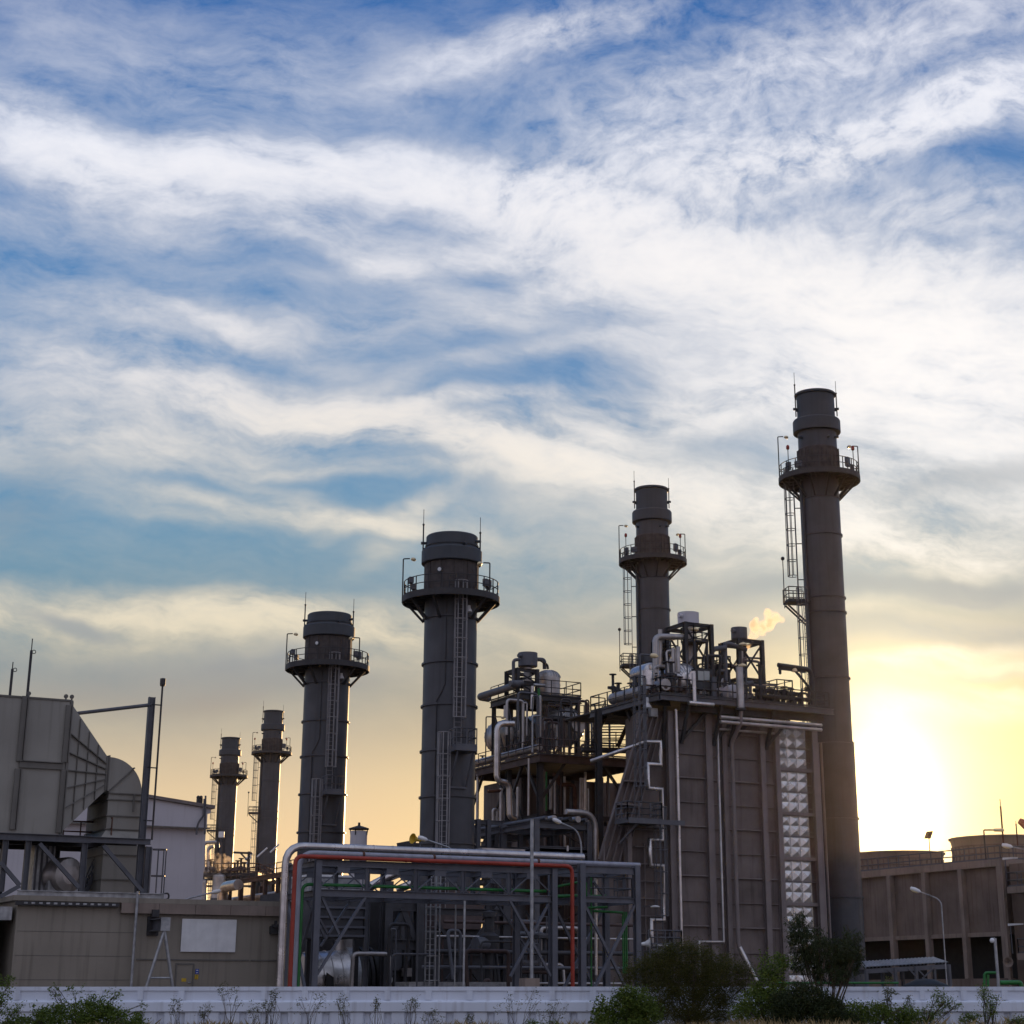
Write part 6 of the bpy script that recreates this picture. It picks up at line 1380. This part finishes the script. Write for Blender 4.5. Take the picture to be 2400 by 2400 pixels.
# platforms, small frames and pipework that crowd the boiler roof
def gantry(x0, x1, y0, y1, z, lab, mt=SDK):
    o = thing('access_platform', lab, 'platform', ((x0 + x1) / 2, (y0 + y1) / 2, zK))
    m = MB(); m.box(x0, x1, y0, y1, z - .12, z); m.build('floor', mt, o)
    m = MB(); rail(m, [(x0, y0, z), (x1, y0, z), (x1, y1, z), (x0, y1, z)], 1.1, .9, .04, True); m.build('railing', mt, o)
    for x in (x0 + .1, x1 - .1):
        for y in (y0 + .1, y1 - .1): m = MB(); m.bar((x, y, zK), (x, y, z - .12), .16); m.build('post', mt, o)
    m = MB(); m.bar((x0 + .1, y0 + .1, zK + .1), (x1 - .1, y0 + .1, z - .15), .09); m.build('brace', mt, o)
x = lambda px, v: rI(px, 700, v).x
gantry(x(640, VK + 3), x(735, VK + 3), VK + 3, VK + 5, zK + 3.6, 'small railed platform just left of the left silencer frame')
gantry(x(815, VK + 3), x(930, VK + 3), VK + 2.2, VK + 3.9, zK + 4.6, 'small railed platform inside the left silencer frame')
gantry(x(1020, VK + 3.5), x(1125, VK + 3.5), VK + 3.2, VK + 5.2, zK + 2.7, 'small railed platform left of the right silencer frame')
gantry(x(1500, VK + 4), x(1620, VK + 4), VK + 4, VK + 6, zK + 1.5, 'low railed platform at the right end of the boiler roof')
rn = random.Random(31)
for i in range(26):
    px = rn.uniform(500, 1330); v = VK + rn.uniform(1.4, 6); u0 = x(px, v); h = rn.uniform(1.2, 4.2 if 650 < px < 1320 else 2.2); dx = rn.uniform(-2.2, 2.2)
    m = MB(); r = rn.uniform(.05, .13); m.tube([(u0, v, zK), (u0, v, zK + h), (u0 + dx, v + rn.uniform(-.5, .5), zK + h), (u0 + dx, v, zK + h * rn.uniform(.2, .6))], r, 8, .25)
    tag(m.build('roof_pipe', rn.choice(['steel_grey', 'alu_dull', 'steel_dark', 'brown_steel', 'casing_rib'])), 'thin bent pipe in the tangle on the boiler roof', 'pipe', 'tangle of thin bent pipes on the boiler roof')
for i in range(7):
    px = 1345 + i * 52 + rn.uniform(-12, 12); v = VK + rn.uniform(1, 3); u0 = x(px, v)
    m = MB(); m.tube([(u0, v, zK), (u0, v, zK + 1.3), (u0 + .9, v, zK + 1.3), (u0 + .9, v, zK)], .09, 8, .3); tag(m.build('hairpin_pipe', SDK), 'dark hairpin pipe at the right end of the boiler roof', 'pipe', 'dark hairpin pipes on the boiler roof')

# ================================================================ cooling tower (right edge)
UT = 112.6
def T_(x, y, u=UT): return onu(cE(x, y), u)
yR = T_(1770, 900).y; yL = yR + 46; zTT = T_(1440, 712).z; zbm = T_(1440, 745).z - .25; zop = T_(1360, 1262).z; zpl = T_(1360, 1592).z
t = thing('cooling_tower', 'concrete cooling tower block with dark lower openings at the right edge', 'cooling tower', (UT + 7, yR + 20, 0))
m = MB(); m.box(UT, UT + 14, yR, yL, zbm, zTT); m.build('top_beam', 'concrete_light', t)
m = MB(); m.box(UT + .4, UT + 13.8, yR + .3, yL - .3, zop, zbm - .002); m.build('wall_panel', 'concrete', t)
m = MB(); m.box(UT + .12, UT + .398, yR + .1, yL, zop - .25, zop + .12); m.build('lintel', 'concrete_light', t)
m = MB(); m.box(UT - .1, UT + 14, yR - .1, yL, 0, zpl); m.build('plinth', 'concrete', t)
m = MB(); m.box(UT + 3, UT + 13, yR + .3, yL - .3, zpl, zop - .01); m.build('opening_shade', 'black', t)  # black box stands for the shade inside the lower openings
cv = [T_(x, 1100).y for x in (1770, 1473, 1223, 930)]; st = (cv[-1] - cv[0]) / 3
for i in range(11):
    y = cv[0] + st * i
    if y > yL: break
    m = MB(); m.box(UT - .15, UT + .395, y - .25, y + .25, zpl + .003, zbm - .003); m.build('column', 'concrete_light', t)
m = MB(); rail(m, [(UT + .2, yL, zTT), (UT + .2, yR + .2, zTT), (UT + 8, yR + .2, zTT)], 1.15, 1.6, .04); m.build('railing', 'steel_grey', t)
def fan_stack(px, ptop, lab):
    tt = (px - CX) / 4380 / 1.0; u = UT + 7; y = (u * cos(YAW) - tt * u * sin(YAW)) / (sin(YAW) + tt * cos(YAW))
    d = u * sin(YAW) + y * cos(YAW); r = 4.7; z = ond(ptop, d - r).z
    o = thing('fan_stack', lab, 'fan stack', (u, y, zTT), 'round fan stacks on the cooling tower')
    h = z - zTT; prof = [(r * .99, 0), (r * .955, h * .25), (r * .95, h * .45), (r * .965, h * .75), (r * 1.0, h)]
    m = MB(); m.lathe(prof, (u, y, zTT), 64, None, True); m.lathe([(r, h), (r * .97, h), (r * .9, h * .3)], (u, y, zTT), 64); m.build('shell', 'fan_stack', o)
    def rr(f): 
        for (a, za), (b, zb_) in zip(prof, prof[1:]):
            if za <= f * h <= zb_ + 1e-6: return a + (b - a) * (f * h - za) / (zb_ - za)
        return r
    for f in (.05, .36, .66): m = MB(); q = rr(f); m.lathe([(q - .02, f * h - .06), (q + .09, f * h - .06), (q + .09, f * h + .06), (q - .02, f * h + .06)], (u, y, zTT), 64); m.build('ring_rib', 'concrete', o)
    for i in range(44):
        m = MB()
        a = 2 * pi * i / 44; e = V((cos(a), sin(a), 0))
        pts = [V((u, y, zTT + f * h)) + e * (rr(f) + .03) for f in (.03, .25, .45, .64)]
        for p, q in zip(pts, pts[1:]): m.bar(p, q, .12, .1, e)
        m.build('upright_rib', 'concrete', o)
    m = MB(); m.lathe([(r + .03, h - .12), (r + .1, h - .12), (r + .1, h + .02), (r - .1, h + .02)], (u, y, zTT), 64); m.build('rim', 'fan_stack', o)
    return o
fan_stack(2372, cE(1790, 503), 'nearer round fan stack on the cooling tower, cut by the right edge')
fan_stack(2124, cE(1100, 622), 'farther round fan stack on the cooling tower, under the sun')
# things on and above the tower
def thin_mast(px_top, px_bot, d, r, lab, name='lightning_rod', cat='lightning rod'):
    b = ond(px_bot, d); z = ond(px_top, d).z; o = thing(name, lab, cat, (b.x, b.y, b.z - 1)); L_ = z - b.z
    m = MB(); m.tube([b - UP * 1, b + UP * L_ * .8], r, 6); m.build('mast', 'rust', o); m = MB(); m.tube([b + UP * L_ * .8, b + UP * L_], r * .45, 5); m.build('tip', 'rust', o)
thin_mast(cE(1750, 235), cE(1772, 505), 165, .08, 'tall thin lightning rod over the nearer fan stack')
thin_mast(cE(1873, 400), cE(1878, 500), 165, .06, 'short thin rod over the nearer fan stack, close to the right edge')
b = ond(cE(1632, 520), 165); z = ond(cE(1628, 468), 165).z; o = thing('tower_lamp', 'small lamp on a short bent post above the nearer fan stack rim', 'lamp', (b.x, b.y, b.z - 2))
m = MB(); m.tube([b - UP * 2, V((b.x, b.y, z)), V((b.x, b.y, z)) + RGT * .8], .07, 6, .1); m.build('post', 'steel_dark', o)
m = MB(); q = V((b.x, b.y, z)) + RGT * 1.35; m.lathe([(.06, -.55), (.14, -.4), (.16, .3), (.08, .5), (0, .52)], q, 10, RGT, True); m.build('lamp_head', 'lamp_glass', o)
b = ond(cE(1222, 640), 192); z = ond(cE(1225, 505), 192).z; o = thing('floodlight', 'small floodlight on a thin pole behind the farther fan stack', 'lamp', (b.x, b.y, 0))
m = MB(); m.tube([V((b.x, b.y, 0)), V((b.x, b.y, z))], .05, 6); m.build('pole', 'rust', o)
m = MB(); m.hexa([V((b.x, b.y, z)) + RGT * a + UP * c for a, c in ((-.45, -.35), (.2, -.35), (.5, .4), (-.15, .35))], [V((b.x, b.y, z)) + FWD * .4 + RGT * a + UP * c for a, c in ((-.45, -.35), (.2, -.35), (.5, .4), (-.15, .35))]); m.build('lamp_head', 'rust', o)
b = ond(cE(1990, 700), 158); z0 = ond(cE(1893, 388), 158); o = thing('windsock', 'dark red windsock pointing left at the upper right edge of the tower', 'windsock', (b.x, b.y, zTT))
m = MB(); c = ond(cE(1996, 452), 158); m.lathe([(.0, 0), (.25, .02), (.85, 2.6), (1.4, 3.4)], z0 - UP * .1 + V((0, 0, 0)), 14, (c - z0), True); m.build('sock', 'red_pipe', o)
m = MB(); m.tube([V((b.x, b.y, zTT)), V((b.x, b.y, c.z + .6))], .08, 6); m.build('pole', 'steel_dark', o)
# stair tower with landings
y1 = yR - .4; y0 = yR - 7; us = T_(1800, 1000).x - .6
t = thing('stair_tower', 'weathered concrete stair tower with railed landings at the extreme right edge', 'tower', (UT + 2, (y0 + y1) / 2, 0))
m = MB(); m.box(UT + .6, UT + 8, y0, y1, 0, zTT - .5); m.build('core', 'concrete', t)
def S_(x, y): return onu(cE(x, y), UT - 1.2)
for ya, yb_ in ((895, 945), (1400, 1450)):
    z0, z1 = S_(1830, yb_).z, S_(1830, ya).z; yl = S_(1803 if ya < 1000 else 1840, 920).y
    m = MB(); m.box(UT - 1.2, UT + .59, y0 - 1, yl, z0, z1); m.build('landing', 'concrete_light', t)
    m = MB(); rail(m, [(UT - 1.1, y0 - 1, z1), (UT - 1.1, yl - .1, z1), (UT + .5, yl - .1, z1)], 1.2, 1.3, .04); m.build('landing_railing', 'steel_grey', t)
p = T_(1795, 1000, UT - .2); m = MB(); m.ibeam((UT - .35, p.y, 0), (UT - .35, p.y, zTT), .3, .3, (1, 0, 0)); m.build('corner_post', 'concrete_light', t)
for xa, yt, yb_, hd, lab in ((1803, 688, 860, 1850, 'flat white lamp on a bracket below the tower railing'), (1847, 1186, 1400, 1890, 'flat white lamp over the lower landing of the stair tower')):
    p = S_(xa, yb_); z = S_(xa, yt).z; o = thing('bracket_lamp', lab, 'lamp', tuple(p)); m = MB(); m.tube([p, V((p.x, p.y, z))], .05, 6); m.build('post', 'steel_grey', o)
    m = MB(); m.hexa([V((p.x - .12, p.y + .2, z - .05)), V((p.x + .3, p.y + .2, z - .02)), V((p.x + .3, p.y - 1.3, z)), V((p.x - .12, p.y - 1.3, z))], [V((p.x - .12, p.y + .2, z + .15)), V((p.x + .3, p.y + .2, z + .16)), V((p.x + .3, p.y - 1.3, z + .12)), V((p.x - .12, p.y - 1.3, z + .1))]); m.build('lamp_head', 'white_paint', o)
p = S_(1815, 1465); o = thing('loudspeaker', 'round loudspeaker horn beside the lower landing of the stair tower', 'loudspeaker', tuple(p))
m = MB(); m.lathe([(.08, -.3), (.12, -.1), (.33, .25), (.45, .3), (.4, .3), (.1, 0)], p, 16, -FWD - RGT * .4); m.build('horn', 'concrete_light', o); m = MB(); m.bar(p + FWD * .3, p + FWD * 1.5, .1); m.build('arm', 'steel_dark', o)
# ================================================================ yard things before the tower
def ondE(x, y, d): return ond(cE(x, y), d)
def lamp_d(head, knee, top, d, lab, r=.034):
    a = ondE(*top, d); k = ondE(*knee, d); h = ondE(*head, d); o = thing('street_lamp', lab, 'street lamp', (a.x, a.y, 0))
    m = MB(); m.tube([V((a.x, a.y, 0)), a, k, h], r, 8, .4); m.build('pole', 'galv', o); dd = (h - k).normalized(); c = h + dd * .1
    m = MB(); m.lathe([(.04, -.3), (.1, -.2), (.125, .04), (.09, .27), (0, .3)], c, 10, dd, True); q = m.build('lamp_head', 'white_paint', o)
    m = MB(); m.lathe([(.08, -.12), (.1, .06), (.07, .22), (0, .24)], c - UP * .06, 10, dd, True); m.build('diffuser', 'lamp_glass', q)
lamp_d((1125, 925), (1280, 985), (1308, 1020), 100, 'tall street lamp leaning its arm left in front of the cooling tower')
lamp_d((1818, 590), (1990, 625), (2030, 660), 100, 'street lamp arm entering from the right edge over the tower')
a = ondE(1712, 1285, 94); o = thing('camera_post', 'pale post with a round white camera head right of the street lamp', 'post', (a.x, a.y, 0))
m = MB(); m.tube([V((a.x, a.y, 0)), a], .08, 10); m.build('post', 'galv', o); h = ondE(1692, 1302, 94); m = MB(); m.ball(h, .13, 14); m.build('camera_dome', 'white_paint', o)
m = MB(); m.bar(h, a, .1); m.build('arm', 'galv', o)
# canopy
dC = 104.; A = ondE(738, 1512, dC); B = ondE(1110, 1500, dC); C_ = ondE(1372, 1474, dC); w = FWD * 5
o = thing('canopy_shed', 'low open shed with pale sloping corrugated roof before the cooling tower', 'shed', (B.x, B.y, 0))
e = C_ - A; e.z = 0; L_ = e.length; e.normalize(); z0, z1 = A.z, C_.z
m = MB(); n = 46; vs = []
for i in range(n + 1):
    for k in (0, 1): p = A + e * L_ * i / n + FWD * 4 * k; vs.append(V((p.x, p.y, z0 + (z1 - z0) * i / n + .05 * (i % 2) + .35 * k)))
m.add(vs, [(2 * i, 2 * i + 2, 2 * i + 3, 2 * i + 1) for i in range(n)]); m.add([v + UP * .05 for v in vs], [(2 * i, 2 * i + 1, 2 * i + 3, 2 * i + 2) for i in range(n)]); m.build('roof', 'galv', o)
for x in (745, 965, 1122, 1372):
    for k in (0, 4): p = ondE(x, 1600, dC) + FWD * k; zt_ = z0 + (z1 - z0) * (x - 738) / 634 - .06; m = MB(); m.bar(V((p.x, p.y, 0)), V((p.x, p.y, zt_)), .16); m.build('post', 'steel_grey', o)
for k in (.1, 3.9): m = MB(); m.bar(A + FWD * k - UP * .16, C_ + FWD * k - UP * .16, .14, .24); m.build('eave_beam', 'steel_grey', o)
for p, q in (((1060, 1510), (1122, 1580)), ((1185, 1575), (1122, 1510)), ((1250, 1510), (1165, 1590)), ((900, 1515), (962, 1570))): m = MB(); m.bar(ondE(*p, dC), ondE(*q, dC), .08); m.build('strut', 'steel_grey', o)
for i, (pts, r, d, l) in enumerate(((((1632, 1652), (1634, 1545), (1720, 1545)), .07, 93, 'bright green pipe hoop behind the white wall, left of the camera post'), (((1660, 1652), (1660, 1560)), .07, 93, 'short green upright pipe behind the white wall'), (((1752, 1620), (1905, 1618), (1915, 1650)), .11, 93, 'level green pipe bend behind the white wall near the right edge'), (((60, 1622), (985, 1622)), .05, 91, 'long thin green rail just above the white wall behind the trees'))):
    tag_ = MB(); tag_.tube([ondE(*p, d) for p in pts], r, 8, .15); tag(tag_.build('green_pipe', 'green_pipe'), l, 'pipe')
p = ondE(1190, 1640, 100); m = MB(); m.lathe([(0, .55), (.5, .5), (1.1, .25), (1.5, 0), (0, 0)], (p.x, p.y, max(p.z - .2, .0)), 20, None, True); m.box(p.x - 1, p.x + 1, p.y - 1, p.y + 1, 0, max(.02, p.z - .2)); tag(m.build('covered_stack', 'black'), 'dark low covered heap under the canopy shed', 'tarpaulin')

# ================================================================ white boundary wall
DW = 86.
def WP(x, y, z): return RGT * x + FWD * y + UP * z
class MW(MB):
    def wb(s, x0, x1, y0, y1, z0, z1):
        return s.hexa([WP(x0, y0, z0), WP(x1, y0, z0), WP(x1, y1, z0), WP(x0, y1, z0)], [WP(x0, y0, z1), WP(x1, y0, z1), WP(x1, y1, z1), WP(x0, y1, z1)])
sc_ = DW / 4380
zw = 1.6 + (2330 - 2313.5) * sc_
pitch = 96.5 * sc_; xs = (((600 + 510 * .41408) - CX) * sc_)
xs -= pitch * 20
t = thing('boundary_wall', 'long low white precast concrete wall across the whole foreground', 'wall', tuple(WP(0, DW, 0)))
NP = 48; x_end = xs + pitch * NP
def zC_(y): return 1.6 + (2330 - (1800 + y * .41408)) * sc_
m = MW(); m.wb(xs, x_end, DW, DW + .25, zC_(1262), zw); m.build('coping', 'fence_white', t)
m = MW(); a, b, c, d = zC_(1312), zC_(1318), zC_(1372), zC_(1378)
m.wb(xs, x_end, DW + .06, DW + .2, a, zC_(1262) - .001); m.build('upper_panel', 'fence_white', t)
m = MW(); m.add([WP(x, y, z) for x in (xs, x_end) for y, z in ((DW + .06, a), (DW - .14, b - .05), (DW - .14, c), (DW - .05, d), (DW + .2, d), (DW + .2, a))], [(0, 6, 7, 1), (1, 7, 8, 2), (2, 8, 9, 3), (3, 9, 10, 4), (4, 10, 11, 5), (5, 11, 6, 0), (0, 1, 2, 3, 4, 5), (11, 10, 9, 8, 7, 6)]); m.build('middle_band', 'fence_white', t)
m = MW(); m.wb(xs, x_end, DW + .12, DW + .2, 0, d - .001); m.build('lower_panel', 'fence_white', t)
for i in range(NP + 1): x = xs + pitch * i; m = MW(); m.wb(x - .14, x + .14, DW + .003, DW + .058, a + .01, zC_(1262) - .002); m.build('panel_post', 'fence_white', t)
for i in range(NP * 2):
    x = xs + pitch * (i + .25) / 2; m = MW(); x0, x1 = x + .0, x + pitch * .30; z1 = d - .004
    m.add([WP(x0 - .08, DW + .118, 0), WP(x1 + .08, DW + .118, 0), WP(x1, DW - .04, 0), WP(x0, DW - .04, 0), WP(x0 - .08, DW + .118, z1), WP(x1 + .08, DW + .118, z1), WP(x1, DW - .04, z1), WP(x0, DW - .04, z1)], [(0, 3, 2, 1), (4, 5, 6, 7), (0, 1, 5, 4), (1, 2, 6, 5), (2, 3, 7, 6), (3, 0, 4, 7)]); m.build('rib', 'fence_white', t)

# ================================================================ plants in front of the wall
def leafy(name, label, cat, cr_, D_, blobs, n, leaf, mt, seed, droop=0., stems=9, spread=.16, stem_r=.05, group=None, base=None, clump=22, sprig=0):
    """crown of many small folded leaves in clumps through the blobs' volumes, carried by tapering stems"""
    rnd = random.Random(seed); k = D_ / 4380
    ctr = []
    for (x, y, rx, ry) in blobs:
        px, py = cr_(x, y); s = cr_(1, 0)[0] - cr_(0, 0)[0]
        ctr.append((V(((px - CX) * k, D_ + rnd.uniform(-.3, .3), 1.6 + (2330 - py) * k)), rx * s * k, ry * s * k))
    tot = sum(a * b for _, a, b in ctr); cl = []
    for c, a, b in ctr:
        for _ in range(max(3, int(n / clump * a * b / tot))):
            while True:
                u = V((rnd.uniform(-1, 1), rnd.uniform(-1, 1), rnd.uniform(-1, 1)))
                if .12 < u.length < 1: break
            u = u.normalized() * u.length ** .55
            cl.append(V((c.x + u.x * a, c.y + u.y * min(a, 1.1), c.z + u.z * b)))
    bx = base if base is not None else sum(c.x * a * b for c, a, b in ctr) / tot
    lw, ll = leaf; m = MB(); vs = []; fs = []
    for q in cl:
        nl = max(4, int(rnd.gauss(clump, clump * .35))); dirn = V((rnd.gauss(0, 1), rnd.gauss(0, 1), rnd.gauss(.3, .6) - droop * 1.2)).normalized(); sp = spread * rnd.uniform(.6, 1.5)
        for j in range(nl):
            if droop or sprig: p = q + dirn * sp * 3.2 * (j / nl - .5) + V((rnd.gauss(0, .3), rnd.gauss(0, .3), rnd.gauss(0, .3))) * sp * (.5 if droop else .25)
            else: p = q + V((rnd.gauss(0, 1), rnd.gauss(0, 1), rnd.gauss(0, .8))) * sp
            if p.z < 0.02: continue
            a = V((rnd.gauss(0, 1), rnd.gauss(0, 1), rnd.gauss(0, .6) - droop * 1.6)).normalized(); s_ = a.cross(V((rnd.gauss(0, 1), rnd.gauss(0, 1), rnd.gauss(0, 1)))).normalized(); nn = a.cross(s_)
            L_ = ll * rnd.uniform(.6, 1.3); w = lw * rnd.uniform(.6, 1.2); o = len(vs)
            vs += [p, p + a * L_ * .5 + s_ * w * .5 + nn * w * .2, p + a * L_, p + a * L_ * .5 - s_ * w * .5 + nn * w * .2]
            fs += [(o, o + 1, o + 2), (o, o + 2, o + 3)]
    tw = lambda p: RGT * p.x + FWD * p.y + UP * p.z
    o = thing(name, label, cat, tuple(WP(bx, D_, 0)), group)
    m.add([tw(v) for v in vs], fs); m.build('foliage', mt, o)
    if stems:
        for q in rnd.sample(cl, min(stems, len(cl))):
            b0 = V((bx + rnd.gauss(0, .12), D_ + rnd.gauss(0, .08), 0)); mid = b0.lerp(q, .5) + V((rnd.gauss(0, .12), 0, rnd.uniform(0, .2)))
            m = MB(); m.tube([tw(p) for p in (b0, b0.lerp(mid, .6) , mid, q)], [stem_r, stem_r * .8, stem_r * .6, stem_r * .2], 6); m.build('stem', 'bark', o)
            for _ in range(3):
                q2 = min(cl, key=lambda z: (z - q).length * rnd.uniform(.6, 1.6) + (100 if z is q else 0)); f = rnd.uniform(.2, .8); s0 = mid.lerp(q, f); m = MB(); m.tube([tw(s0), tw(s0.lerp(q2, .5) + V((0, 0, .06))), tw(q2)], [stem_r * .4, stem_r * .28, stem_r * .12], 5); m.build('twig', 'bark', o)
    return o
BU = 'leaf_bush'
leafy('bush', 'round green bush at bottom left with loose sprigs above the white wall', 'bush', cB, 79, [(500, 1620, 230, 110), (330, 1640, 200, 90), (720, 1630, 200, 80), (620, 1560, 130, 60), (180, 1660, 120, 50), (880, 1655, 90, 40)], 13000, (.07, .11), BU, 1, stems=12, spread=.12)
leafy('bush', 'thin leafy sprigs reaching above the bottom left bush', 'bush', cB, 79.6, [(340, 1440, 55, 45), (470, 1430, 70, 30), (740, 1470, 70, 50), (590, 1500, 60, 40), (170, 1530, 60, 30), (930, 1550, 30, 30)], 620, (.06, .09), BU, 2, stems=16, spread=.1, stem_r=.025, clump=8, sprig=1)
leafy('bush', 'leafy branch at the extreme bottom left corner', 'bush', cB, 78.5, [(25, 1380, 50, 40), (20, 1480, 50, 60), (60, 1550, 60, 40), (30, 1620, 90, 50)], 1500, (.06, .09), BU, 3, stems=8, spread=.1, stem_r=.03, base=(-1280) * 78.5 / 4380)
leafy('bush', 'bright green leafy bush left of the big feathery tree', 'bush', cD, 79, [(430, 1540, 90, 75), (550, 1500, 80, 70), (330, 1590, 70, 50), (420, 1640, 200, 50), (470, 1455, 50, 35), (600, 1580, 90, 70), (520, 1590, 100, 70), (300, 1500, 25, 25)], 10000, (.075, .115), BU, 4, stems=8, spread=.12)
leafy('feathery_tree', 'big spreading tree with fine feathery leaves before the boiler', 'tree', cD, 82, [(520, 1330, 60, 45), (610, 1290, 70, 50), (700, 1240, 80, 50), (830, 1205, 90, 45), (950, 1225, 80, 45), (1060, 1270, 80, 50), (1150, 1300, 80, 40), (1230, 1330, 60, 35), (640, 1390, 110, 60), (780, 1320, 110, 70), (920, 1330, 120, 70), (1060, 1370, 110, 60), (1180, 1420, 70, 40), (720, 1470, 110, 70), (860, 1460, 130, 80), (1000, 1470, 120, 70), (1100, 1500, 80, 50), (800, 1580, 150, 60), (980, 1590, 140, 60), (660, 1560, 80, 50), (470, 1370, 40, 25), (880, 1170, 40, 25), (760, 1190, 30, 25)], 52000, (.028, .13), 'leaf_feather', 5, stems=16, spread=.2, stem_r=.045, clump=34)
leafy('shrub', 'leafy green shrub between the feathery tree and the drooping tree', 'shrub', cD, 80, [(1420, 1290, 90, 80), (1400, 1420, 110, 90), (1330, 1500, 130, 70), (1260, 1570, 120, 50), (1440, 1520, 120, 90)], 8000, (.07, .12), BU, 6, stems=10, spread=.13)
leafy('bush', 'dense dark green bush at the foot of the drooping tree', 'bush', cD, 78.5, [(1540, 1530, 110, 90), (1660, 1500, 110, 80), (1600, 1440, 70, 50), (1720, 1580, 130, 80), (1480, 1600, 110, 60), (1850, 1620, 110, 50), (1790, 1540, 70, 50), (1450, 1500, 50, 50)], 24000, (.055, .085), 'leaf_dark', 7, stems=6, spread=.12)
leafy('drooping_tree', 'slender tree with long drooping leaves before the pyramid panels', 'tree', cE, 81, [(240, 1230, 70, 100), (270, 1150, 40, 40), (320, 1330, 150, 100), (430, 1420, 170, 110), (560, 1380, 120, 80), (640, 1310, 80, 50), (620, 1480, 110, 80), (250, 1470, 90, 80), (480, 1560, 160, 70), (690, 1420, 50, 60)], 14000, (.036, .18), 'leaf_dark', 8, droop=.8, stems=20, spread=.17, stem_r=.05, clump=18)
leafy('hedge', 'low ragged green growth along the wall foot right of the drooping tree', 'shrub', cE, 79, [(520, 1860, 120, 75), (650, 1840, 90, 70), (790, 1830, 100, 60), (900, 1870, 120, 60), (1030, 1860, 80, 60), (1080, 1900, 110, 40), (660, 1900, 200, 40)], 8000, (.065, .10), BU, 9, stems=6, spread=.12)
leafy('sapling', 'thin upright sapling with sparse leaves in front of the white wall, centre right', 'plant', cE, 79.5, [(905, 1700, 55, 60), (910, 1620, 30, 40), (890, 1780, 40, 50)], 300, (.05, .13), 'leaf_weed', 10, stems=7, spread=.1, stem_r=.02, clump=7, sprig=1)
leafy('shrub', 'leaning leafy branch before the white wall, left of the last shrub', 'shrub', cE, 79, [(1240, 1830, 70, 40), (1300, 1750, 60, 50), (1380, 1780, 70, 40), (1180, 1870, 90, 40), (1290, 1700, 25, 25)], 1500, (.05, .085), BU, 11, stems=12, spread=.1, stem_r=.025, clump=12, base=((1800 + 1150 * .31056) - CX) * 79 / 4380)
leafy('shrub', 'small rounded shrub before the white wall at the right edge', 'shrub', cE, 78.6, [(1640, 1740, 60, 60), (1700, 1760, 60, 40), (1640, 1680, 40, 30), (1650, 1830, 50, 50), (1600, 1700, 20, 30)], 1000, (.05, .085), BU, 12, stems=14, spread=.1, stem_r=.025, clump=10)
leafy('shrub', 'low green tuft in the bottom right corner', 'shrub', cE, 78, [(1880, 1900, 70, 40), (1500, 1890, 60, 30), (1560, 1880, 50, 30)], 1300, (.05, .08), BU, 13, stems=6, spread=.1)
leafy('bush', 'tiny green bush at the wall foot left of the big bright bush', 'bush', cC, 78.5, [(1580, 1440, 40, 25), (1680, 1450, 50, 20)], 700, (.05, .08), BU, 14, stems=3, spread=.08)
WG = 'spindly weeds along the white wall'
for i, (cr_, bl) in enumerate(((cB, [(1480, 1460, 90, 70), (1440, 1420, 40, 30), (1560, 1500, 50, 40)]), (cB, [(1770, 1470, 25, 45), (1745, 1530, 40, 30)]), (cB, [(1140, 1540, 40, 60)]), (cB, [(1660, 1560, 40, 60)]), (cC, [(105, 1290, 22, 40), (70, 1350, 40, 30)]), (cC, [(350, 1320, 60, 60), (240, 1340, 40, 50)]), (cC, [(485, 1320, 35, 40), (500, 1370, 30, 30)]), (cC, [(685, 1330, 15, 40)]), (cC, [(880, 1340, 45, 40), (905, 1300, 10, 15)]), (cC, [(1000, 1400, 60, 40)]), (cC, [(1390, 1370, 50, 50), (1450, 1330, 50, 60), (1560, 1310, 60, 60)]), (cC, [(1640, 1380, 50, 60), (1720, 1360, 40, 60)]), (cC, [(1205, 1420, 20, 30)]), (cB, [(1330, 1560, 40, 50)]), (cE, [(1075, 1760, 30, 40)]))):
    leafy('weed', 'thin dry weed stalk with few leaves against the white wall', 'weed', cr_, 80 + (i % 3) * .7, bl, 110 + 40 * len(bl), (.035, .10), 'leaf_weed', 40 + i, stems=9, spread=.09, stem_r=.011, group=WG, clump=5, sprig=1)
# dry grass
rnd = random.Random(77); m = MB(); vs = []; fs = []
for i in range(24000):
    x = rnd.uniform(-42, 42); y = rnd.uniform(70, 85.3); f = .5 + .5 * sin(x * .9 + 2 * sin(x * .37)); h = rnd.uniform(.15, .42) + .35 * f * rnd.random() * (1.25 if x > 8 else .75)
    lean = V((rnd.gauss(0, .22), rnd.gauss(0, .22), 1)); b = WP(x, y, 0); s_ = (RGT * cos(i) + FWD * sin(i)) * .012; o = len(vs)
    vs += [b - s_, b + s_, b + lean * h * .6 + s_ * .6, b + (lean + V((lean.x, lean.y, 0)) * .5) * h]; fs += [(o, o + 1, o + 2), (o, o + 2, o + 3)]
m.add(vs, fs); tag(m.build('dry_grass', 'dry_grass'), 'dry straw coloured grass along the foot of the white wall', 'grass', None, 'stuff')


# ================================================================ thin scattering veil added for the warm flare glow near the sun
m = MB(); m.box(-720, 920, -170, 1120, -1.3, 62)
m_ = bpy.data.materials.new('flare_haze'); m_.use_nodes = True; N = m_.node_tree.nodes; N.remove(N['Principled BSDF'])
pv = N.new('ShaderNodeVolumePrincipled'); pv.inputs['Color'].default_value = (1, .93, .86, 1); pv.inputs['Density'].default_value = .00002; pv.inputs['Anisotropy'].default_value = .87
m_.node_tree.links.new(pv.outputs[0], N['Material Output'].inputs['Volume']); MATS['flare_haze'] = m_
tag(m.build('flare_haze', 'flare_haze'), 'thin warm veil added to the air for the flare glow near the sun', 'flare_haze', None, 'stuff')

for o in list(bpy.data.objects):
    if '_o' in o: del o['_o']
